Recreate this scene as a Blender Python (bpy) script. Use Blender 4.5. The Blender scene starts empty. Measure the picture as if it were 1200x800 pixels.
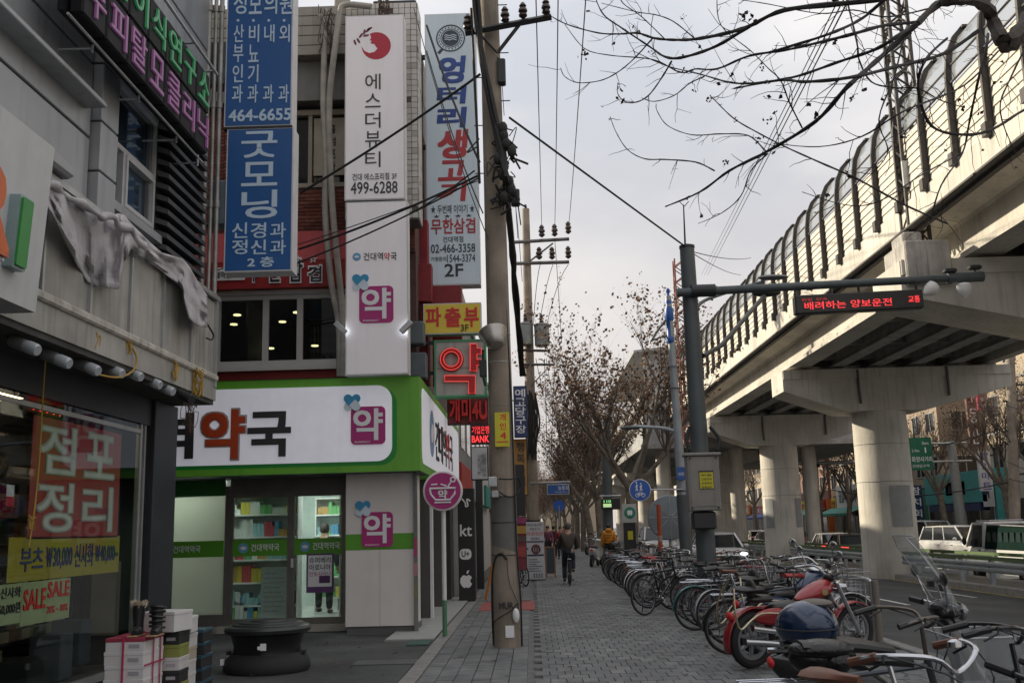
import bpy, math, random
from mathutils import Vector, Matrix, Euler, noise
R = math.radians
PI = math.pi
random.seed(7)
S = bpy.context.scene
COL = S.collection
# ---------------------------------------------------------------- camera
FP, H = 1200.0, 1.6
vY = Vector((24, -219, -1200)).normalized()
_u = Vector((-.028, 1, 0)); zc = (_u - _u.dot(vY) * vY).normalized(); xc = vY.cross(zc)
WM = Matrix((xc, vY, zc))                    # camera space -> world
cam = bpy.data.cameras.new('camera'); camo = bpy.data.objects.new('camera', cam); COL.objects.link(camo)
cam.sensor_fit = 'HORIZONTAL'; cam.sensor_width = 36; cam.lens = 36.0
cam.clip_start = .05; cam.clip_end = 3000
mw = WM.to_4x4(); mw.translation = Vector((0, 0, H)); camo.matrix_world = mw
S.camera = camo
def ray(px, py): return WM @ Vector((px - 600, 400 - py, -FP))
def at(px, py, Y):
    d = ray(px, py); return Vector((0, 0, H)) + d * (Y / d.y)
def atX(px, py, X):
    d = ray(px, py); return Vector((0, 0, H)) + d * (X / d.x)
def gp(px, py, z=0):
    d = ray(px, py); return Vector((0, 0, H)) + d * ((z - H) / d.z)
def rect(x0, y0, x1, y1, Y):                 # front facing rectangle at depth Y: X0, X1, Z0, Z1
    xm, ym = (x0 + x1) / 2, (y0 + y1) / 2
    return at(x0, ym, Y).x, at(x1, ym, Y).x, at(xm, y1, Y).z, at(xm, y0, Y).z
# ---------------------------------------------------------------- light
SUN_EL, SUN_AZ = R(23), R(-62)               # azimuth from +Y, negative = to the left
S.view_settings.view_transform = 'Standard'; S.view_settings.look = 'None'
S.view_settings.exposure = 0.36; S.view_settings.gamma = 1
W = bpy.data.worlds.new('World'); S.world = W; W.use_nodes = True
nt = W.node_tree; nt.nodes.clear()
N = lambda t: nt.nodes.new(t)
out = N('ShaderNodeOutputWorld')
sky = N('ShaderNodeTexSky'); sky.sky_type = 'NISHITA'; sky.sun_disc = False
sky.sun_elevation = SUN_EL; sky.sun_rotation = SUN_AZ; sky.air_density = 1.2; sky.dust_density = 3
b1 = N('ShaderNodeBackground'); b1.inputs[1].default_value = .10; nt.links.new(sky.outputs[0], b1.inputs[0])
tc = N('ShaderNodeTexCoord'); mp = N('ShaderNodeMapping'); mp.inputs['Scale'].default_value = (1, 1, 2.2)
nz = N('ShaderNodeTexNoise'); nz.inputs['Scale'].default_value = 3.0; nz.inputs['Detail'].default_value = 6; nz.inputs['Roughness'].default_value = .5
nt.links.new(tc.outputs['Generated'], mp.inputs[0]); nt.links.new(mp.outputs[0], nz.inputs[0])
cr = N('ShaderNodeValToRGB'); cr.color_ramp.elements[0].position = .36; cr.color_ramp.elements[0].color = (.43, .445, .482, 1)
cr.color_ramp.elements[1].position = .66; cr.color_ramp.elements[1].color = (.70, .67, .65, 1)
nt.links.new(nz.outputs[0], cr.inputs[0])
b2 = N('ShaderNodeBackground')
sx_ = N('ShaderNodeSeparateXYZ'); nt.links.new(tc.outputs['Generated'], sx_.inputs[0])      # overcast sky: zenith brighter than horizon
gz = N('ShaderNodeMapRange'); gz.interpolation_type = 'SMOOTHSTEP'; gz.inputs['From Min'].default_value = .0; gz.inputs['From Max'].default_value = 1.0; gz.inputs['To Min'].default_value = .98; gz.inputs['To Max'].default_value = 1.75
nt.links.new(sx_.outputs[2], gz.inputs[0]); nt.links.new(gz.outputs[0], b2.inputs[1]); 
hz_ = N('ShaderNodeMapRange'); hz_.inputs['From Min'].default_value = .0; hz_.inputs['From Max'].default_value = .42; hz_.inputs['To Min'].default_value = .62; hz_.inputs['To Max'].default_value = 0
nt.links.new(sx_.outputs[2], hz_.inputs[0])
hm = N('ShaderNodeMix'); hm.data_type = 'RGBA'; hm.inputs[7].default_value = (.73, .635, .585, 1)
nt.links.new(hz_.outputs[0], hm.inputs[0]); nt.links.new(cr.outputs[0], hm.inputs[6]); nt.links.new(hm.outputs[2], b2.inputs[0])
mr = N('ShaderNodeMapRange'); mr.inputs['From Min'].default_value = .25; mr.inputs['From Max'].default_value = .75
mr.inputs['To Min'].default_value = .92; mr.inputs['To Max'].default_value = .78; nt.links.new(nz.outputs[0], mr.inputs[0])
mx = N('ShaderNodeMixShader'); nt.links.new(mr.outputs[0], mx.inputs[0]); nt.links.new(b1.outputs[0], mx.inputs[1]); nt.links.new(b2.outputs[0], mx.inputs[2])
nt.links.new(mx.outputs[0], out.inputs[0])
sl = bpy.data.lights.new('sun', 'SUN'); sl.energy = 5.0; sl.angle = R(.8); sl.color = (1, .88, .68)
so = bpy.data.objects.new('sun', sl); COL.objects.link(so)
sd = Vector((math.sin(SUN_AZ) * math.cos(SUN_EL), math.cos(SUN_AZ) * math.cos(SUN_EL), math.sin(SUN_EL)))
so.rotation_euler = sd.to_track_quat('Z', 'Y').to_euler(); so.location = (-30, 20, 40)
# ---------------------------------------------------------------- materials
_m = {}
def mat(name, col, rough=.65, metal=0, var=.12, scale=4, bump=0, streak=0, emit=0, ecol=None, dirt=None, coat=0, world=False, stain=0, spec=.5):
    if name in _m: return _m[name]
    m = bpy.data.materials.new(name); m.use_nodes = True; t = m.node_tree; L = t.links.new
    b = t.nodes['Principled BSDF']
    b.inputs['Specular IOR Level'].default_value = spec; b.inputs['Roughness'].default_value = rough; b.inputs['Metallic'].default_value = metal
    if coat: b.inputs['Coat Weight'].default_value = coat; b.inputs['Coat Roughness'].default_value = .08
    c = tuple(col) + (1,)
    tcn = t.nodes.new('ShaderNodeTexCoord'); src = tcn.outputs['Object']
    if world: src = t.nodes.new('ShaderNodeNewGeometry').outputs['Position']
    if var or streak:
        n1 = t.nodes.new('ShaderNodeTexNoise'); n1.inputs['Scale'].default_value = scale; n1.inputs['Detail'].default_value = 5; L(src, n1.inputs[0])
        r1 = t.nodes.new('ShaderNodeMapRange'); r1.inputs['From Min'].default_value = .3; r1.inputs['From Max'].default_value = .7
        r1.inputs['To Min'].default_value = 1 - var; r1.inputs['To Max'].default_value = 1 + var * .6; L(n1.outputs[0], r1.inputs[0])
        h = t.nodes.new('ShaderNodeVectorMath'); h.operation = 'SCALE'; h.inputs[0].default_value = col; L(r1.outputs[0], h.inputs['Scale'])
        o_ = h.outputs[0]
        if stain:
            n4 = t.nodes.new('ShaderNodeTexNoise'); n4.inputs['Scale'].default_value = .55; n4.inputs['Detail'].default_value = 7; n4.inputs['Roughness'].default_value = .62; L(src, n4.inputs[0])
            r4 = t.nodes.new('ShaderNodeMapRange'); r4.inputs['From Min'].default_value = .36; r4.inputs['From Max'].default_value = .62; r4.inputs['To Min'].default_value = 1 - stain; r4.inputs['To Max'].default_value = 1.05; L(n4.outputs[0], r4.inputs[0])
            v5 = t.nodes.new('ShaderNodeTexVoronoi'); v5.inputs['Scale'].default_value = 2.3; L(src, v5.inputs[0])
            r5 = t.nodes.new('ShaderNodeMapRange'); r5.inputs['From Min'].default_value = .035; r5.inputs['From Max'].default_value = .06; r5.inputs['To Min'].default_value = 1 - stain * 1.6; r5.inputs['To Max'].default_value = 1; L(v5.outputs['Distance'], r5.inputs[0])
            m5 = t.nodes.new('ShaderNodeMath'); m5.operation = 'MULTIPLY'; L(r4.outputs[0], m5.inputs[0]); L(r5.outputs[0], m5.inputs[1])
            h5 = t.nodes.new('ShaderNodeVectorMath'); h5.operation = 'SCALE'; L(o_, h5.inputs[0]); L(m5.outputs[0], h5.inputs['Scale']); o_ = h5.outputs[0]
        if streak:
            mpn = t.nodes.new('ShaderNodeMapping'); mpn.inputs['Scale'].default_value = (9, 9, .7); L(src, mpn.inputs[0])
            n2 = t.nodes.new('ShaderNodeTexNoise'); n2.inputs['Scale'].default_value = 1; n2.inputs['Detail'].default_value = 4; L(mpn.outputs[0], n2.inputs[0])
            r2 = t.nodes.new('ShaderNodeMapRange'); r2.inputs['From Min'].default_value = .5; r2.inputs['From Max'].default_value = .78
            r2.inputs['To Max'].default_value = streak; L(n2.outputs[0], r2.inputs[0])
            mxn = t.nodes.new('ShaderNodeMix'); mxn.data_type = 'RGBA'; L(r2.outputs[0], mxn.inputs[0]); L(o_, mxn.inputs[6])
            mxn.inputs[7].default_value = tuple(dirt or (col[0] * .35, col[1] * .32, col[2] * .3)) + (1,)
            o_ = mxn.outputs[2]
        L(o_, b.inputs['Base Color'])
    else: b.inputs['Base Color'].default_value = c
    if bump:
        n3 = t.nodes.new('ShaderNodeTexNoise'); n3.inputs['Scale'].default_value = scale * 12; n3.inputs['Detail'].default_value = 3; L(src, n3.inputs[0])
        bp = t.nodes.new('ShaderNodeBump'); bp.inputs['Strength'].default_value = bump; bp.inputs['Distance'].default_value = .02
        L(n3.outputs[0], bp.inputs['Height']); L(bp.outputs[0], b.inputs['Normal'])
    if emit:
        b.inputs['Emission Color'].default_value = tuple(ecol or col) + (1,); b.inputs['Emission Strength'].default_value = emit
    _m[name] = m; return m
def glass(name, tint, refl, rough=.02, body=0.0, bcol=(.1, .1, .1), fr=.55):
    if name in _m: return _m[name]
    m = bpy.data.materials.new(name); m.use_nodes = True; t = m.node_tree; L = t.links.new; t.nodes.clear()
    o = t.nodes.new('ShaderNodeOutputMaterial'); tr = t.nodes.new('ShaderNodeBsdfTransparent'); tr.inputs[0].default_value = tuple(tint) + (1,)
    gl = t.nodes.new('ShaderNodeBsdfGlossy'); gl.inputs['Roughness'].default_value = rough; gl.inputs[0].default_value = (.9, .95, 1, 1)
    lw = t.nodes.new('ShaderNodeLayerWeight'); lw.inputs[0].default_value = .25
    mt = t.nodes.new('ShaderNodeMath'); mt.operation = 'MULTIPLY_ADD'; mt.inputs[1].default_value = fr; mt.inputs[2].default_value = refl; mt.use_clamp = True
    L(lw.outputs['Fresnel'], mt.inputs[0])
    m1 = t.nodes.new('ShaderNodeMixShader'); L(mt.outputs[0], m1.inputs[0]); L(tr.outputs[0], m1.inputs[1]); L(gl.outputs[0], m1.inputs[2]); last = m1
    if body:
        df = t.nodes.new('ShaderNodeBsdfDiffuse'); df.inputs[0].default_value = tuple(bcol) + (1,)
        if name == 'frosted_glass':                                   # lets the lit shop glow through
            tl_ = t.nodes.new('ShaderNodeBsdfTranslucent'); tl_.inputs[0].default_value = (.75, .78, .70, 1); mt_ = t.nodes.new('ShaderNodeMixShader'); mt_.inputs[0].default_value = .5; L(df.outputs[0], mt_.inputs[1]); L(tl_.outputs[0], mt_.inputs[2]); df = mt_
        m2 = t.nodes.new('ShaderNodeMixShader'); m2.inputs[0].default_value = body; L(m1.outputs[0], m2.inputs[1]); L(df.outputs[0], m2.inputs[2]); last = m2
    L(last.outputs[0], o.inputs[0]); _m[name] = m; return m
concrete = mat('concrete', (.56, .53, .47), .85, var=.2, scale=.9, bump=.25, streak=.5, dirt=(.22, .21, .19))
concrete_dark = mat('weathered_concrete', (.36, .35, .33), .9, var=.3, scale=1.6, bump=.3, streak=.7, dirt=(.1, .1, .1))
asphalt = mat('asphalt', (.074, .078, .080), .85, var=.25, scale=1.2, bump=.5, stain=.3)
alley_m = mat('alley_asphalt', (.074, .077, .077), .85, var=.4, scale=1.0, bump=.6, stain=.35)
paver_m = [mat('paver_' + k, c, .8, var=.28, scale=4, bump=.35, world=True, stain=.28) for k, c in (('grey', (.172, .178, .178)), ('dark', (.150, .156, .158)), ('pale', (.198, .202, .200)), ('mid', (.162, .168, .170)))]
white_paint = mat('white_paint', (.74, .73, .72), .6, var=.08, streak=.15)
pale_stone = mat('pale_panel_stone', (.72, .68, .65), .55, var=.05, scale=2, streak=.12, dirt=(.4, .37, .34))
steel = mat('galvanised_steel', (.42, .43, .44), .45, .6, var=.2)
chrome = mat('chrome', (.52, .53, .55), .2, 1, var=0)
alloy = mat('rim_alloy', (.22, .22, .23), .38, .8, var=.1)
black = mat('black_plastic', (.018, .018, .019), .42, var=.2)
rubber = mat('rubber', (.018, .018, .018), .8, var=.2)
dark = mat('dark_metal', (.035, .037, .04), .5, .3, var=.2)
pole_c = mat('pole_concrete', (.27, .225, .178), .9, var=.3, scale=2.2, bump=.3, streak=.6, dirt=(.11, .1, .09))
red_l = mat('red_letter', (.62, .03, .03), .5)
blk_l = mat('black_letter', (.02, .02, .025), .5, var=0)
white_l = mat('white_letter', (.8, .8, .82), .5, var=0)
magenta = mat('magenta', (.42, .025, .19), .45, var=.04)
green_p = mat('leaf_green', (.10, .33, .025), .45, var=.05)
white_lit = mat('backlit_white', (.80, .80, .84), .45, var=.05, streak=.10, dirt=(.45, .43, .40), emit=.16, ecol=(.8, .8, .9))
wire_m = mat('wire_black', (.015, .015, .016), .7, var=0)
glass_shop = glass('shop_glass', (.88, .93, .91), .05, fr=.35)
glass_dark = mat('window_glass_dark', (.012, .016, .02), .06, var=0)
skin = mat('skin', (.5, .3, .22), .6, var=.05)
# ---------------------------------------------------------------- mesh builder
class MB:
    def __init__(s): s.v = []; s.f = []; s.mi = []
    def add(s, vs, fs, mi=0):
        o = len(s.v); s.v += [tuple(v) for v in vs]; s.f += [tuple(i + o for i in f) for f in fs]; s.mi += [mi] * len(fs); return s
    def box(s, x0, x1, y0, y1, z0, z1, mi=0, M=None):
        vs = [Vector(p) for p in ((x0, y0, z0), (x1, y0, z0), (x1, y1, z0), (x0, y1, z0), (x0, y0, z1), (x1, y0, z1), (x1, y1, z1), (x0, y1, z1))]
        if M: vs = [M @ v for v in vs]
        return s.add(vs, [(0, 3, 2, 1), (4, 5, 6, 7), (0, 1, 5, 4), (1, 2, 6, 5), (2, 3, 7, 6), (3, 0, 4, 7)], mi)
    def cbox(s, x0, x1, y0, y1, z0, z1, c=.01, mi=0, M=None):   # box with chamfered vertical + top edges
        a = [(x0 + c, y0), (x1 - c, y0), (x1, y0 + c), (x1, y1 - c), (x1 - c, y1), (x0 + c, y1), (x0, y1 - c), (x0, y0 + c)]
        cx, cy = (x0 + x1) / 2, (y0 + y1) / 2
        def ring(z, k): return [Vector((p[0] + (c if p[0] < cx else -c) * k, p[1] + (c if p[1] < cy else -c) * k, z)) for p in a]
        vs = ring(z0, 1) + ring(z0 + c, 0) + ring(z1 - c, 0) + ring(z1, 1)
        if M: vs = [M @ v for v in vs]
        fs = [tuple(range(7, -1, -1)), tuple(range(24, 32))]
        for r in range(3):
            for i in range(8): j = (i + 1) % 8; fs.append((r * 8 + i, r * 8 + j, r * 8 + 8 + j, r * 8 + 8 + i))
        return s.add(vs, fs, mi)
    def tube(s, pts, r, n=8, cap=True, mi=0):
        pts = [Vector(p) for p in pts]; k = len(pts); rs = r if isinstance(r, (list, tuple)) else [r] * k
        up = None; vs = []
        for i, p in enumerate(pts):
            t = (pts[min(i + 1, k - 1)] - pts[max(i - 1, 0)])
            t = t.normalized() if t.length > 1e-9 else Vector((0, 0, 1))
            if up is None: up = (Vector((0, 0, 1)) if abs(t.z) < .9 else Vector((1, 0, 0)))
            a = (up - up.dot(t) * t)
            a = a.normalized() if a.length > 1e-6 else t.orthogonal().normalized()
            up = a; b = t.cross(a)
            for j in range(n):
                w = 2 * PI * j / n; vs.append(p + (a * math.cos(w) + b * math.sin(w)) * rs[i])
        fs = [(i * n + j, i * n + (j + 1) % n, (i + 1) * n + (j + 1) % n, (i + 1) * n + j) for i in range(k - 1) for j in range(n)]
        if cap and n > 2: fs += [tuple(range(n - 1, -1, -1)), tuple(range((k - 1) * n, k * n))]
        return s.add(vs, fs, mi)
    def lathe(s, prof, n=20, M=None, mi=0):                      # prof: (r, z) list about z
        vs = []
        for r, z in prof:
            for j in range(n):
                w = 2 * PI * j / n; vs.append(Vector((r * math.cos(w), r * math.sin(w), z)))
        if M: vs = [M @ v for v in vs]
        k = len(prof)
        fs = [(i * n + j, i * n + (j + 1) % n, (i + 1) * n + (j + 1) % n, (i + 1) * n + j) for i in range(k - 1) for j in range(n)]
        fs += [tuple(range(n - 1, -1, -1)), tuple(range((k - 1) * n, k * n))]
        return s.add(vs, fs, mi)
    def prism(s, poly, P, r, u, d, mi=0):                        # 2d polygon (a,b) -> P + a*r + b*u, extruded along -(r x u) by d
        P, r, u = Vector(P), Vector(r), Vector(u); nrm = r.cross(u).normalized(); k = len(poly)
        f = [P + a * r + b * u for a, b in poly]; vs = f + [p - nrm * d for p in f]
        fs = [tuple(range(k)), tuple(range(2 * k - 1, k - 1, -1))] + [(i, i + k, (i + 1) % k + k, (i + 1) % k) for i in range(k)]
        return s.add(vs, fs, mi)
    def torus(s, c, axis, Rr, r, n=28, m=8, mi=0, a0=0, a1=2 * PI):
        axis = Vector(axis).normalized(); a = axis.orthogonal().normalized()
        if abs(axis.z) < .9: a = Vector((0, 0, 1)) - axis.z * axis; a.normalize()
        b = axis.cross(a); full = abs(a1 - a0 - 2 * PI) < 1e-6; k = n if full else n + 1; vs = []
        for i in range(k):
            w = a0 + (a1 - a0) * i / n; d = a * math.cos(w) + b * math.sin(w); cc = Vector(c) + d * Rr
            for j in range(m):
                q = 2 * PI * j / m; vs.append(cc + (d * math.cos(q) + axis * math.sin(q)) * r)
        fs = [(i * m + j, i * m + (j + 1) % m, ((i + 1) % k) * m + (j + 1) % m, ((i + 1) % k) * m + j) for i in range(n if full else n) for j in range(m)]
        return s.add(vs, fs, mi)
    def ell(s, c, rx, ry, rz, n=16, m=10, M=None, mi=0, z0=-1, z1=1):
        vs = []
        for i in range(m + 1):
            zz = z0 + (z1 - z0) * i / m
            ph = math.asin(max(-1, min(1, zz))) if False else (math.asin(z0) + (math.asin(z1) - math.asin(z0)) * i / m)
            for j in range(n):
                w = 2 * PI * j / n; vs.append(Vector((rx * math.cos(ph) * math.cos(w), ry * math.cos(ph) * math.sin(w), rz * math.sin(ph))))
        if M: vs = [M @ v for v in vs]
        vs = [v + Vector(c) for v in vs]
        fs = [(i * n + j, i * n + (j + 1) % n, (i + 1) * n + (j + 1) % n, (i + 1) * n + j) for i in range(m) for j in range(n)]
        fs += [tuple(range(n - 1, -1, -1)), tuple(range(m * n, (m + 1) * n))]
        return s.add(vs, fs, mi)
    def build(s, name, mats, parent=None, smooth=False, label=None, kind=None):
        if not isinstance(mats, (list, tuple)): mats = [mats]
        off = Vector(parent.get('_o', (0, 0, 0))) if parent else Vector((0, 0, 0))
        me = bpy.data.meshes.new(name); me.from_pydata([tuple(Vector(v) - off) for v in s.v], [], s.f)
        for m in mats: me.materials.append(m)
        if any(s.mi): me.polygons.foreach_set('material_index', s.mi)
        if smooth: me.polygons.foreach_set('use_smooth', [True] * len(me.polygons)); me.set_sharp_from_angle(angle=R(38))
        me.update(); o = bpy.data.objects.new(name, me); COL.objects.link(o)
        if parent: o.parent = parent; o['_o'] = tuple(off)
        if label: o['label'] = label
        if kind: o['kind'] = kind
        return o
ALL = []
def thing(name, label, cat, loc=(0, 0, 0), group=None):
    o = bpy.data.objects.new(name, None); COL.objects.link(o); o.location = loc; o.empty_display_size = .1
    o['label'] = label; o['category'] = cat; o['_o'] = tuple(loc)
    if group: o['group'] = group
    return o
def tag(o, label, cat, group=None):
    o['label'] = label; o['category'] = cat
    if group: o['group'] = group
    return o
def struct(o): o['kind'] = 'structure'; return o
def stuff(o): o['kind'] = 'stuff'; return o
def B(name, parent, m, *a, **k):            # one box as one object
    return MB().box(*a).build(name, m, parent, **k)
def dup(o, parent=None):
    c = o.copy(); COL.objects.link(c); c.parent = parent
    for ch in list(o.children): dup(ch, c)
    return c
def place(o, loc, rz=0, label=None, group=None, lean=0, scale=1):
    o.location = loc; o.rotation_euler = (lean, 0, rz); o.scale = (scale,) * 3
    if label: o['label'] = label
    if group: o['group'] = group
    return o
# ---------------------------------------------------------------- lettering
_tc = {}
def _glyphs(txt, bold):
    k = (txt, bold)
    if k in _tc: return _tc[k]
    c = bpy.data.curves.new('t', 'FONT'); c.body = txt; c.size = 1; c.offset = bold; c.resolution_u = 3; c.align_x = 'LEFT'
    o = bpy.data.objects.new('t', c)
    me = bpy.data.meshes.new_from_object(o)
    vs = [tuple(v.co[:2]) for v in me.vertices]; fs = [tuple(p.vertices) for p in me.polygons]
    es = {}
    for f in fs:
        for i in range(len(f)):
            e = (f[i], f[(i + 1) % len(f)]); es[e] = es.get(e, 0) + 1
    be = [e for e in es if (e[1], e[0]) not in es]
    bpy.data.objects.remove(o); bpy.data.curves.remove(c); bpy.data.meshes.remove(me)
    _tc[k] = (vs, fs, be); return _tc[k]
def text(txt, m, P, r, u, w, h, ext=.01, bold=.0, parent=None, name='lettering', slant=0, mb=None, mi=0):
    """lettering in plane (r,u) with its lower left corner at P, fitted to w x h, standing ext proud of the plane"""
    vs, fs, be = _glyphs(txt, 0.0)
    if not vs: return None
    sh = [(0, 0)]
    if bold > .004: q_ = bold * .62; sh = [(0, 0), (q_, 0), (-q_, 0), (0, q_), (0, -q_)] + ([(q_, q_), (-q_, q_), (q_, -q_), (-q_, -q_)] if bold > .012 else [])
    b2_ = bold * .62 if bold > .004 else 0
    x0, x1 = min(v[0] for v in vs) - b2_, max(v[0] for v in vs) + b2_; y0, y1 = min(v[1] for v in vs) - b2_, max(v[1] for v in vs) + b2_
    sx = w / max(x1 - x0, 1e-6); sy = h / max(y1 - y0, 1e-6)
    P, r, u = Vector(P), Vector(r), Vector(u); n = r.cross(u).normalized(); k = len(vs)
    own = mb is None
    if own: mb = MB()
    for j, (ox, oy) in enumerate(sh):
        f = [P + r * ((x + ox - x0) * sx + slant * (y + oy - y0) * sy) + u * ((y + oy - y0) * sy) for x, y in vs]
        mb.add([p + n * (ext - j * .0003) for p in f] + [p - n * .004 for p in f], fs + [(a + k, b + k, b, a) for a, b in be], mi)
    return mb.build(name, m, parent) if own else None
XR, ZU = Vector((1, 0, 0)), Vector((0, 0, 1))
def tr(txt, box, Y, m, parent, bold=.0, ext=.01, **k):          # front facing text fitted in the photo rectangle at depth Y
    X0, X1, Z0, Z1 = rect(*box, Y)
    return text(txt, m, (X0, Y, Z0), XR, ZU, X1 - X0, Z1 - Z0, ext, bold, parent, **k)
def tcol(txt, box, Y, m, parent, bold=.0, ext=.01, gap=.12, **k):  # a column of single characters
    X0, X1, Z0, Z1 = rect(*box, Y); n = len(txt); h = (Z1 - Z0) / n
    mb = MB()
    for i, ch in enumerate(txt):
        if ch == ' ': continue
        text(ch, m, (X0, Y, Z1 - h * (i + 1) + h * gap / 2), XR, ZU, X1 - X0, h * (1 - gap), ext, bold, mb=mb, **k)
    return mb.build('lettering', m, parent)
def rr(w, h, c, n=5):                                            # rounded rectangle polygon
    p = []
    for cx, cy, a in ((w - c, c, -90), (w - c, h - c, 0), (c, h - c, 90), (c, c, 180)):
        for i in range(n + 1): t = R(a + 90 * i / n); p.append((cx + c * math.cos(t), cy + c * math.sin(t)))
    return p
def circ(cx, cy, r, n=28, ry=None, a=0):
    ry = ry or r; ca, sa = math.cos(a), math.sin(a); o = []
    for i in range(n):
        t = 2 * PI * i / n; x, y = r * math.cos(t), ry * math.sin(t); o.append((cx + x * ca - y * sa, cy + x * sa + y * ca))
    return o
def pharm_logo(P, r, u, s, parent, ext=.012):                    # magenta tile with the syllable, heart of capsules on its corner
    P, r, u = Vector(P), Vector(r), Vector(u); n = r.cross(u).normalized()
    g = MB().prism(rr(s, s * 1.1, s * .14), P + n * ext, r, u, ext * .9).build('logo_tile', magenta, parent)
    Pp = P + n * ext
    text('약', white_l, Pp + r * s * .07 + u * s * .12, r, u, s * .86, s * .92, ext * .5, .035, parent)
    text('PHARMACY', white_l, Pp + r * s * .12 + u * s * .045, r, u, s * .45, s * .055, ext * .4, 0, parent)
    hb, hw = MB(), MB(); c = P + r * s * .04 + u * s * 1.22
    for sg in (-1, 1):
        a = R(45) * sg; d = r * math.sin(a) * -1 + u * math.cos(a)
        e = r * math.cos(a) + u * math.sin(a)
        def half(mb, t0, t1, rnd, lift):
            w = s * .125; pl = []
            if rnd > 0: pl = [(-w, t0), (w, t0)] + [(w * math.cos(R(q)), t1 + w * math.sin(R(q))) for q in range(0, 181, 30)]
            else: pl = [(-w * math.cos(R(q)), t0 - w * math.sin(R(q))) for q in range(0, 181, 30)] + [(w, t1), (-w, t1)]
            mb.prism(pl, c + n * (ext * lift), e, d, ext * .5)
        half(hb, s * .0, s * .17, 1, 2.0 + .3 * sg); half(hw, -s * .17, s * .0, -1, 2.0 + .3 * sg)
    hb.build('logo_heart', mat('capsule_blue', (.04, .30, .52), .4), parent); hw.build('logo_heart', mat('capsule_pale', (.62, .72, .8), .4), parent)
# ================================================================ ground, road, pavements
ground = struct(MB().box(-900, 900, -60, 1500, -1.2, -.56).build('ground', mat('earth', (.09, .088, .085), .95, var=.3, scale=.2)))
RZ = -.25
def rz_(x): return -.14 - .26 * (x - 4.8) / 7.5 if x < 13 else -.5
road = struct(MB().add([(4.8, -30, rz_(4.8)), (12.3, -30, rz_(12.3)), (14.1, -30, -.5), (23, -30, -.5), (4.8, 420, rz_(4.8)), (12.3, 420, rz_(12.3)), (14.1, 420, -.5), (23, 420, -.5), (4.8, -30, -.9), (23, -30, -.9), (23, 420, -.9), (4.8, 420, -.9)],
    [(0, 1, 5, 4), (1, 2, 6, 5), (2, 3, 7, 6), (8, 9, 3, 2, 1, 0), (4, 5, 6, 7, 10, 11), (8, 11, 10, 9), (0, 4, 11, 8), (3, 9, 10, 7)]).build('road', asphalt))
alley = struct(MB().box(-60, -1.52, -6, 260, -.8, -.012).build('alley', alley_m))
median = struct(MB().box(12.35, 14.1, -10, 420, -.7, -.22).build('median_strip', mat('median_earth', (.16, .145, .125), .95, var=.3, scale=3, bump=.5)))
far_walk = struct(MB().box(23, 28.6, -10, 420, -.8, -.36).build('far_pavement', mat('far_paving', (.2, .19, .18), .9, var=.2, scale=3)))
walk = struct(MB().box(-1.52, 4.6, -6, 260, -.8, -.03).build('sidewalk', mat('sand_joint', (.145, .146, .143), .95, var=.2)))
# marking paint on the road
mk = mat('road_paint', (.66, .66, .64), .7, var=.3, scale=6)
yk = mat('yellow_road_paint', (.50, .36, .12), .7, var=.3, scale=6)
lane_x = gp(1010, 697, RZ).x
def flat(x0, x1, y0, y1, name, m): return struct(MB().add([(x0, y0, rz_(x0) + .005), (x1, y0, rz_(x1) + .005), (x1, y1, rz_(x1) + .005), (x0, y1, rz_(x0) + .005)], [(0, 1, 2, 3)]).build(name, m))
def dash(x, y0, y1, w=.13, m=mk): return flat(x - w / 2, x + w / 2, y0, y1, 'lane_marking', m)
a, b = gp(1010, 697, RZ).y, gp(1065, 708, RZ).y
for k in range(-2, 9): dash(lane_x, b + k * 8.2, b + k * 8.2 + (a - b))
a2 = gp(982, 684, RZ); lx2 = gp(1136, 694, RZ).x
for k in range(-2, 12): dash(lx2, gp(1143, 695, RZ).y + k * 8.2, gp(1143, 695, RZ).y + k * 8.2 + 3.2)
yx = gp(1200, 685, -.36).x; yx = min(yx, 12.1)
flat(yx - .07, yx + .07, -10, 400, 'median_line', yk)
flat(14.35, 14.5, -10, 400, 'median_line', yk)
for k in range(0, 12): dash(17.3, 20 + k * 8, 23 + k * 8)
q = gp(893, 656, RZ)
flat(q.x - .4, q.x + 1.3, q.y - 2.2, q.y + 1.2, 'road_arrow_marking', mk)
# pavers
random.seed(3)
pm = {}
def paver_mesh(w, l, i):
    k = (w, l, i)
    if k not in pm:
        mb = MB(); c = .004
        vs = [(-w/2, -l/2, -.03), (w/2, -l/2, -.03), (w/2, l/2, -.03), (-w/2, l/2, -.03), (-w/2 + c, -l/2 + c, 0), (w/2 - c, -l/2 + c, 0), (w/2 - c, l/2 - c, 0), (-w/2 + c, l/2 - c, 0)]
        mb.add(vs, [(4, 5, 6, 7), (0, 1, 5, 4), (1, 2, 6, 5), (2, 3, 7, 6), (3, 0, 4, 7)])
        o = mb.build('paver', paver_m[i]); pm[k] = o.data; bpy.data.objects.remove(o)
    return pm[k]
cells = []
w, l = .2, .4
y = 3.0; r_ = 0
while y < 60:
    x = -1.30 + w / 2
    while x + w / 2 <= .01 - .03:
        if not (-1.1 < x < .05 and 21.2 < y < 23.8): cells.append((x, y, w - .004, l - .004))
        x += w
    y += l
w, l = .17, .3
y = 3.0; r_ = 0
while y < 60:
    x = -.02 + w / 2 + (w / 2 if r_ % 2 else 0)
    while x + w / 2 < 4.6: cells.append((x, y, w - .004, l - .004)); x += w
    y += l; r_ += 1
def vis(c):
    return c[1] > 11.0 and c[0] < .95 + (c[1] - 11) * .32
near = sorted([c for c in cells if vis(c)], key=lambda c: c[1])[:296]
ns = set(near)
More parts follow.
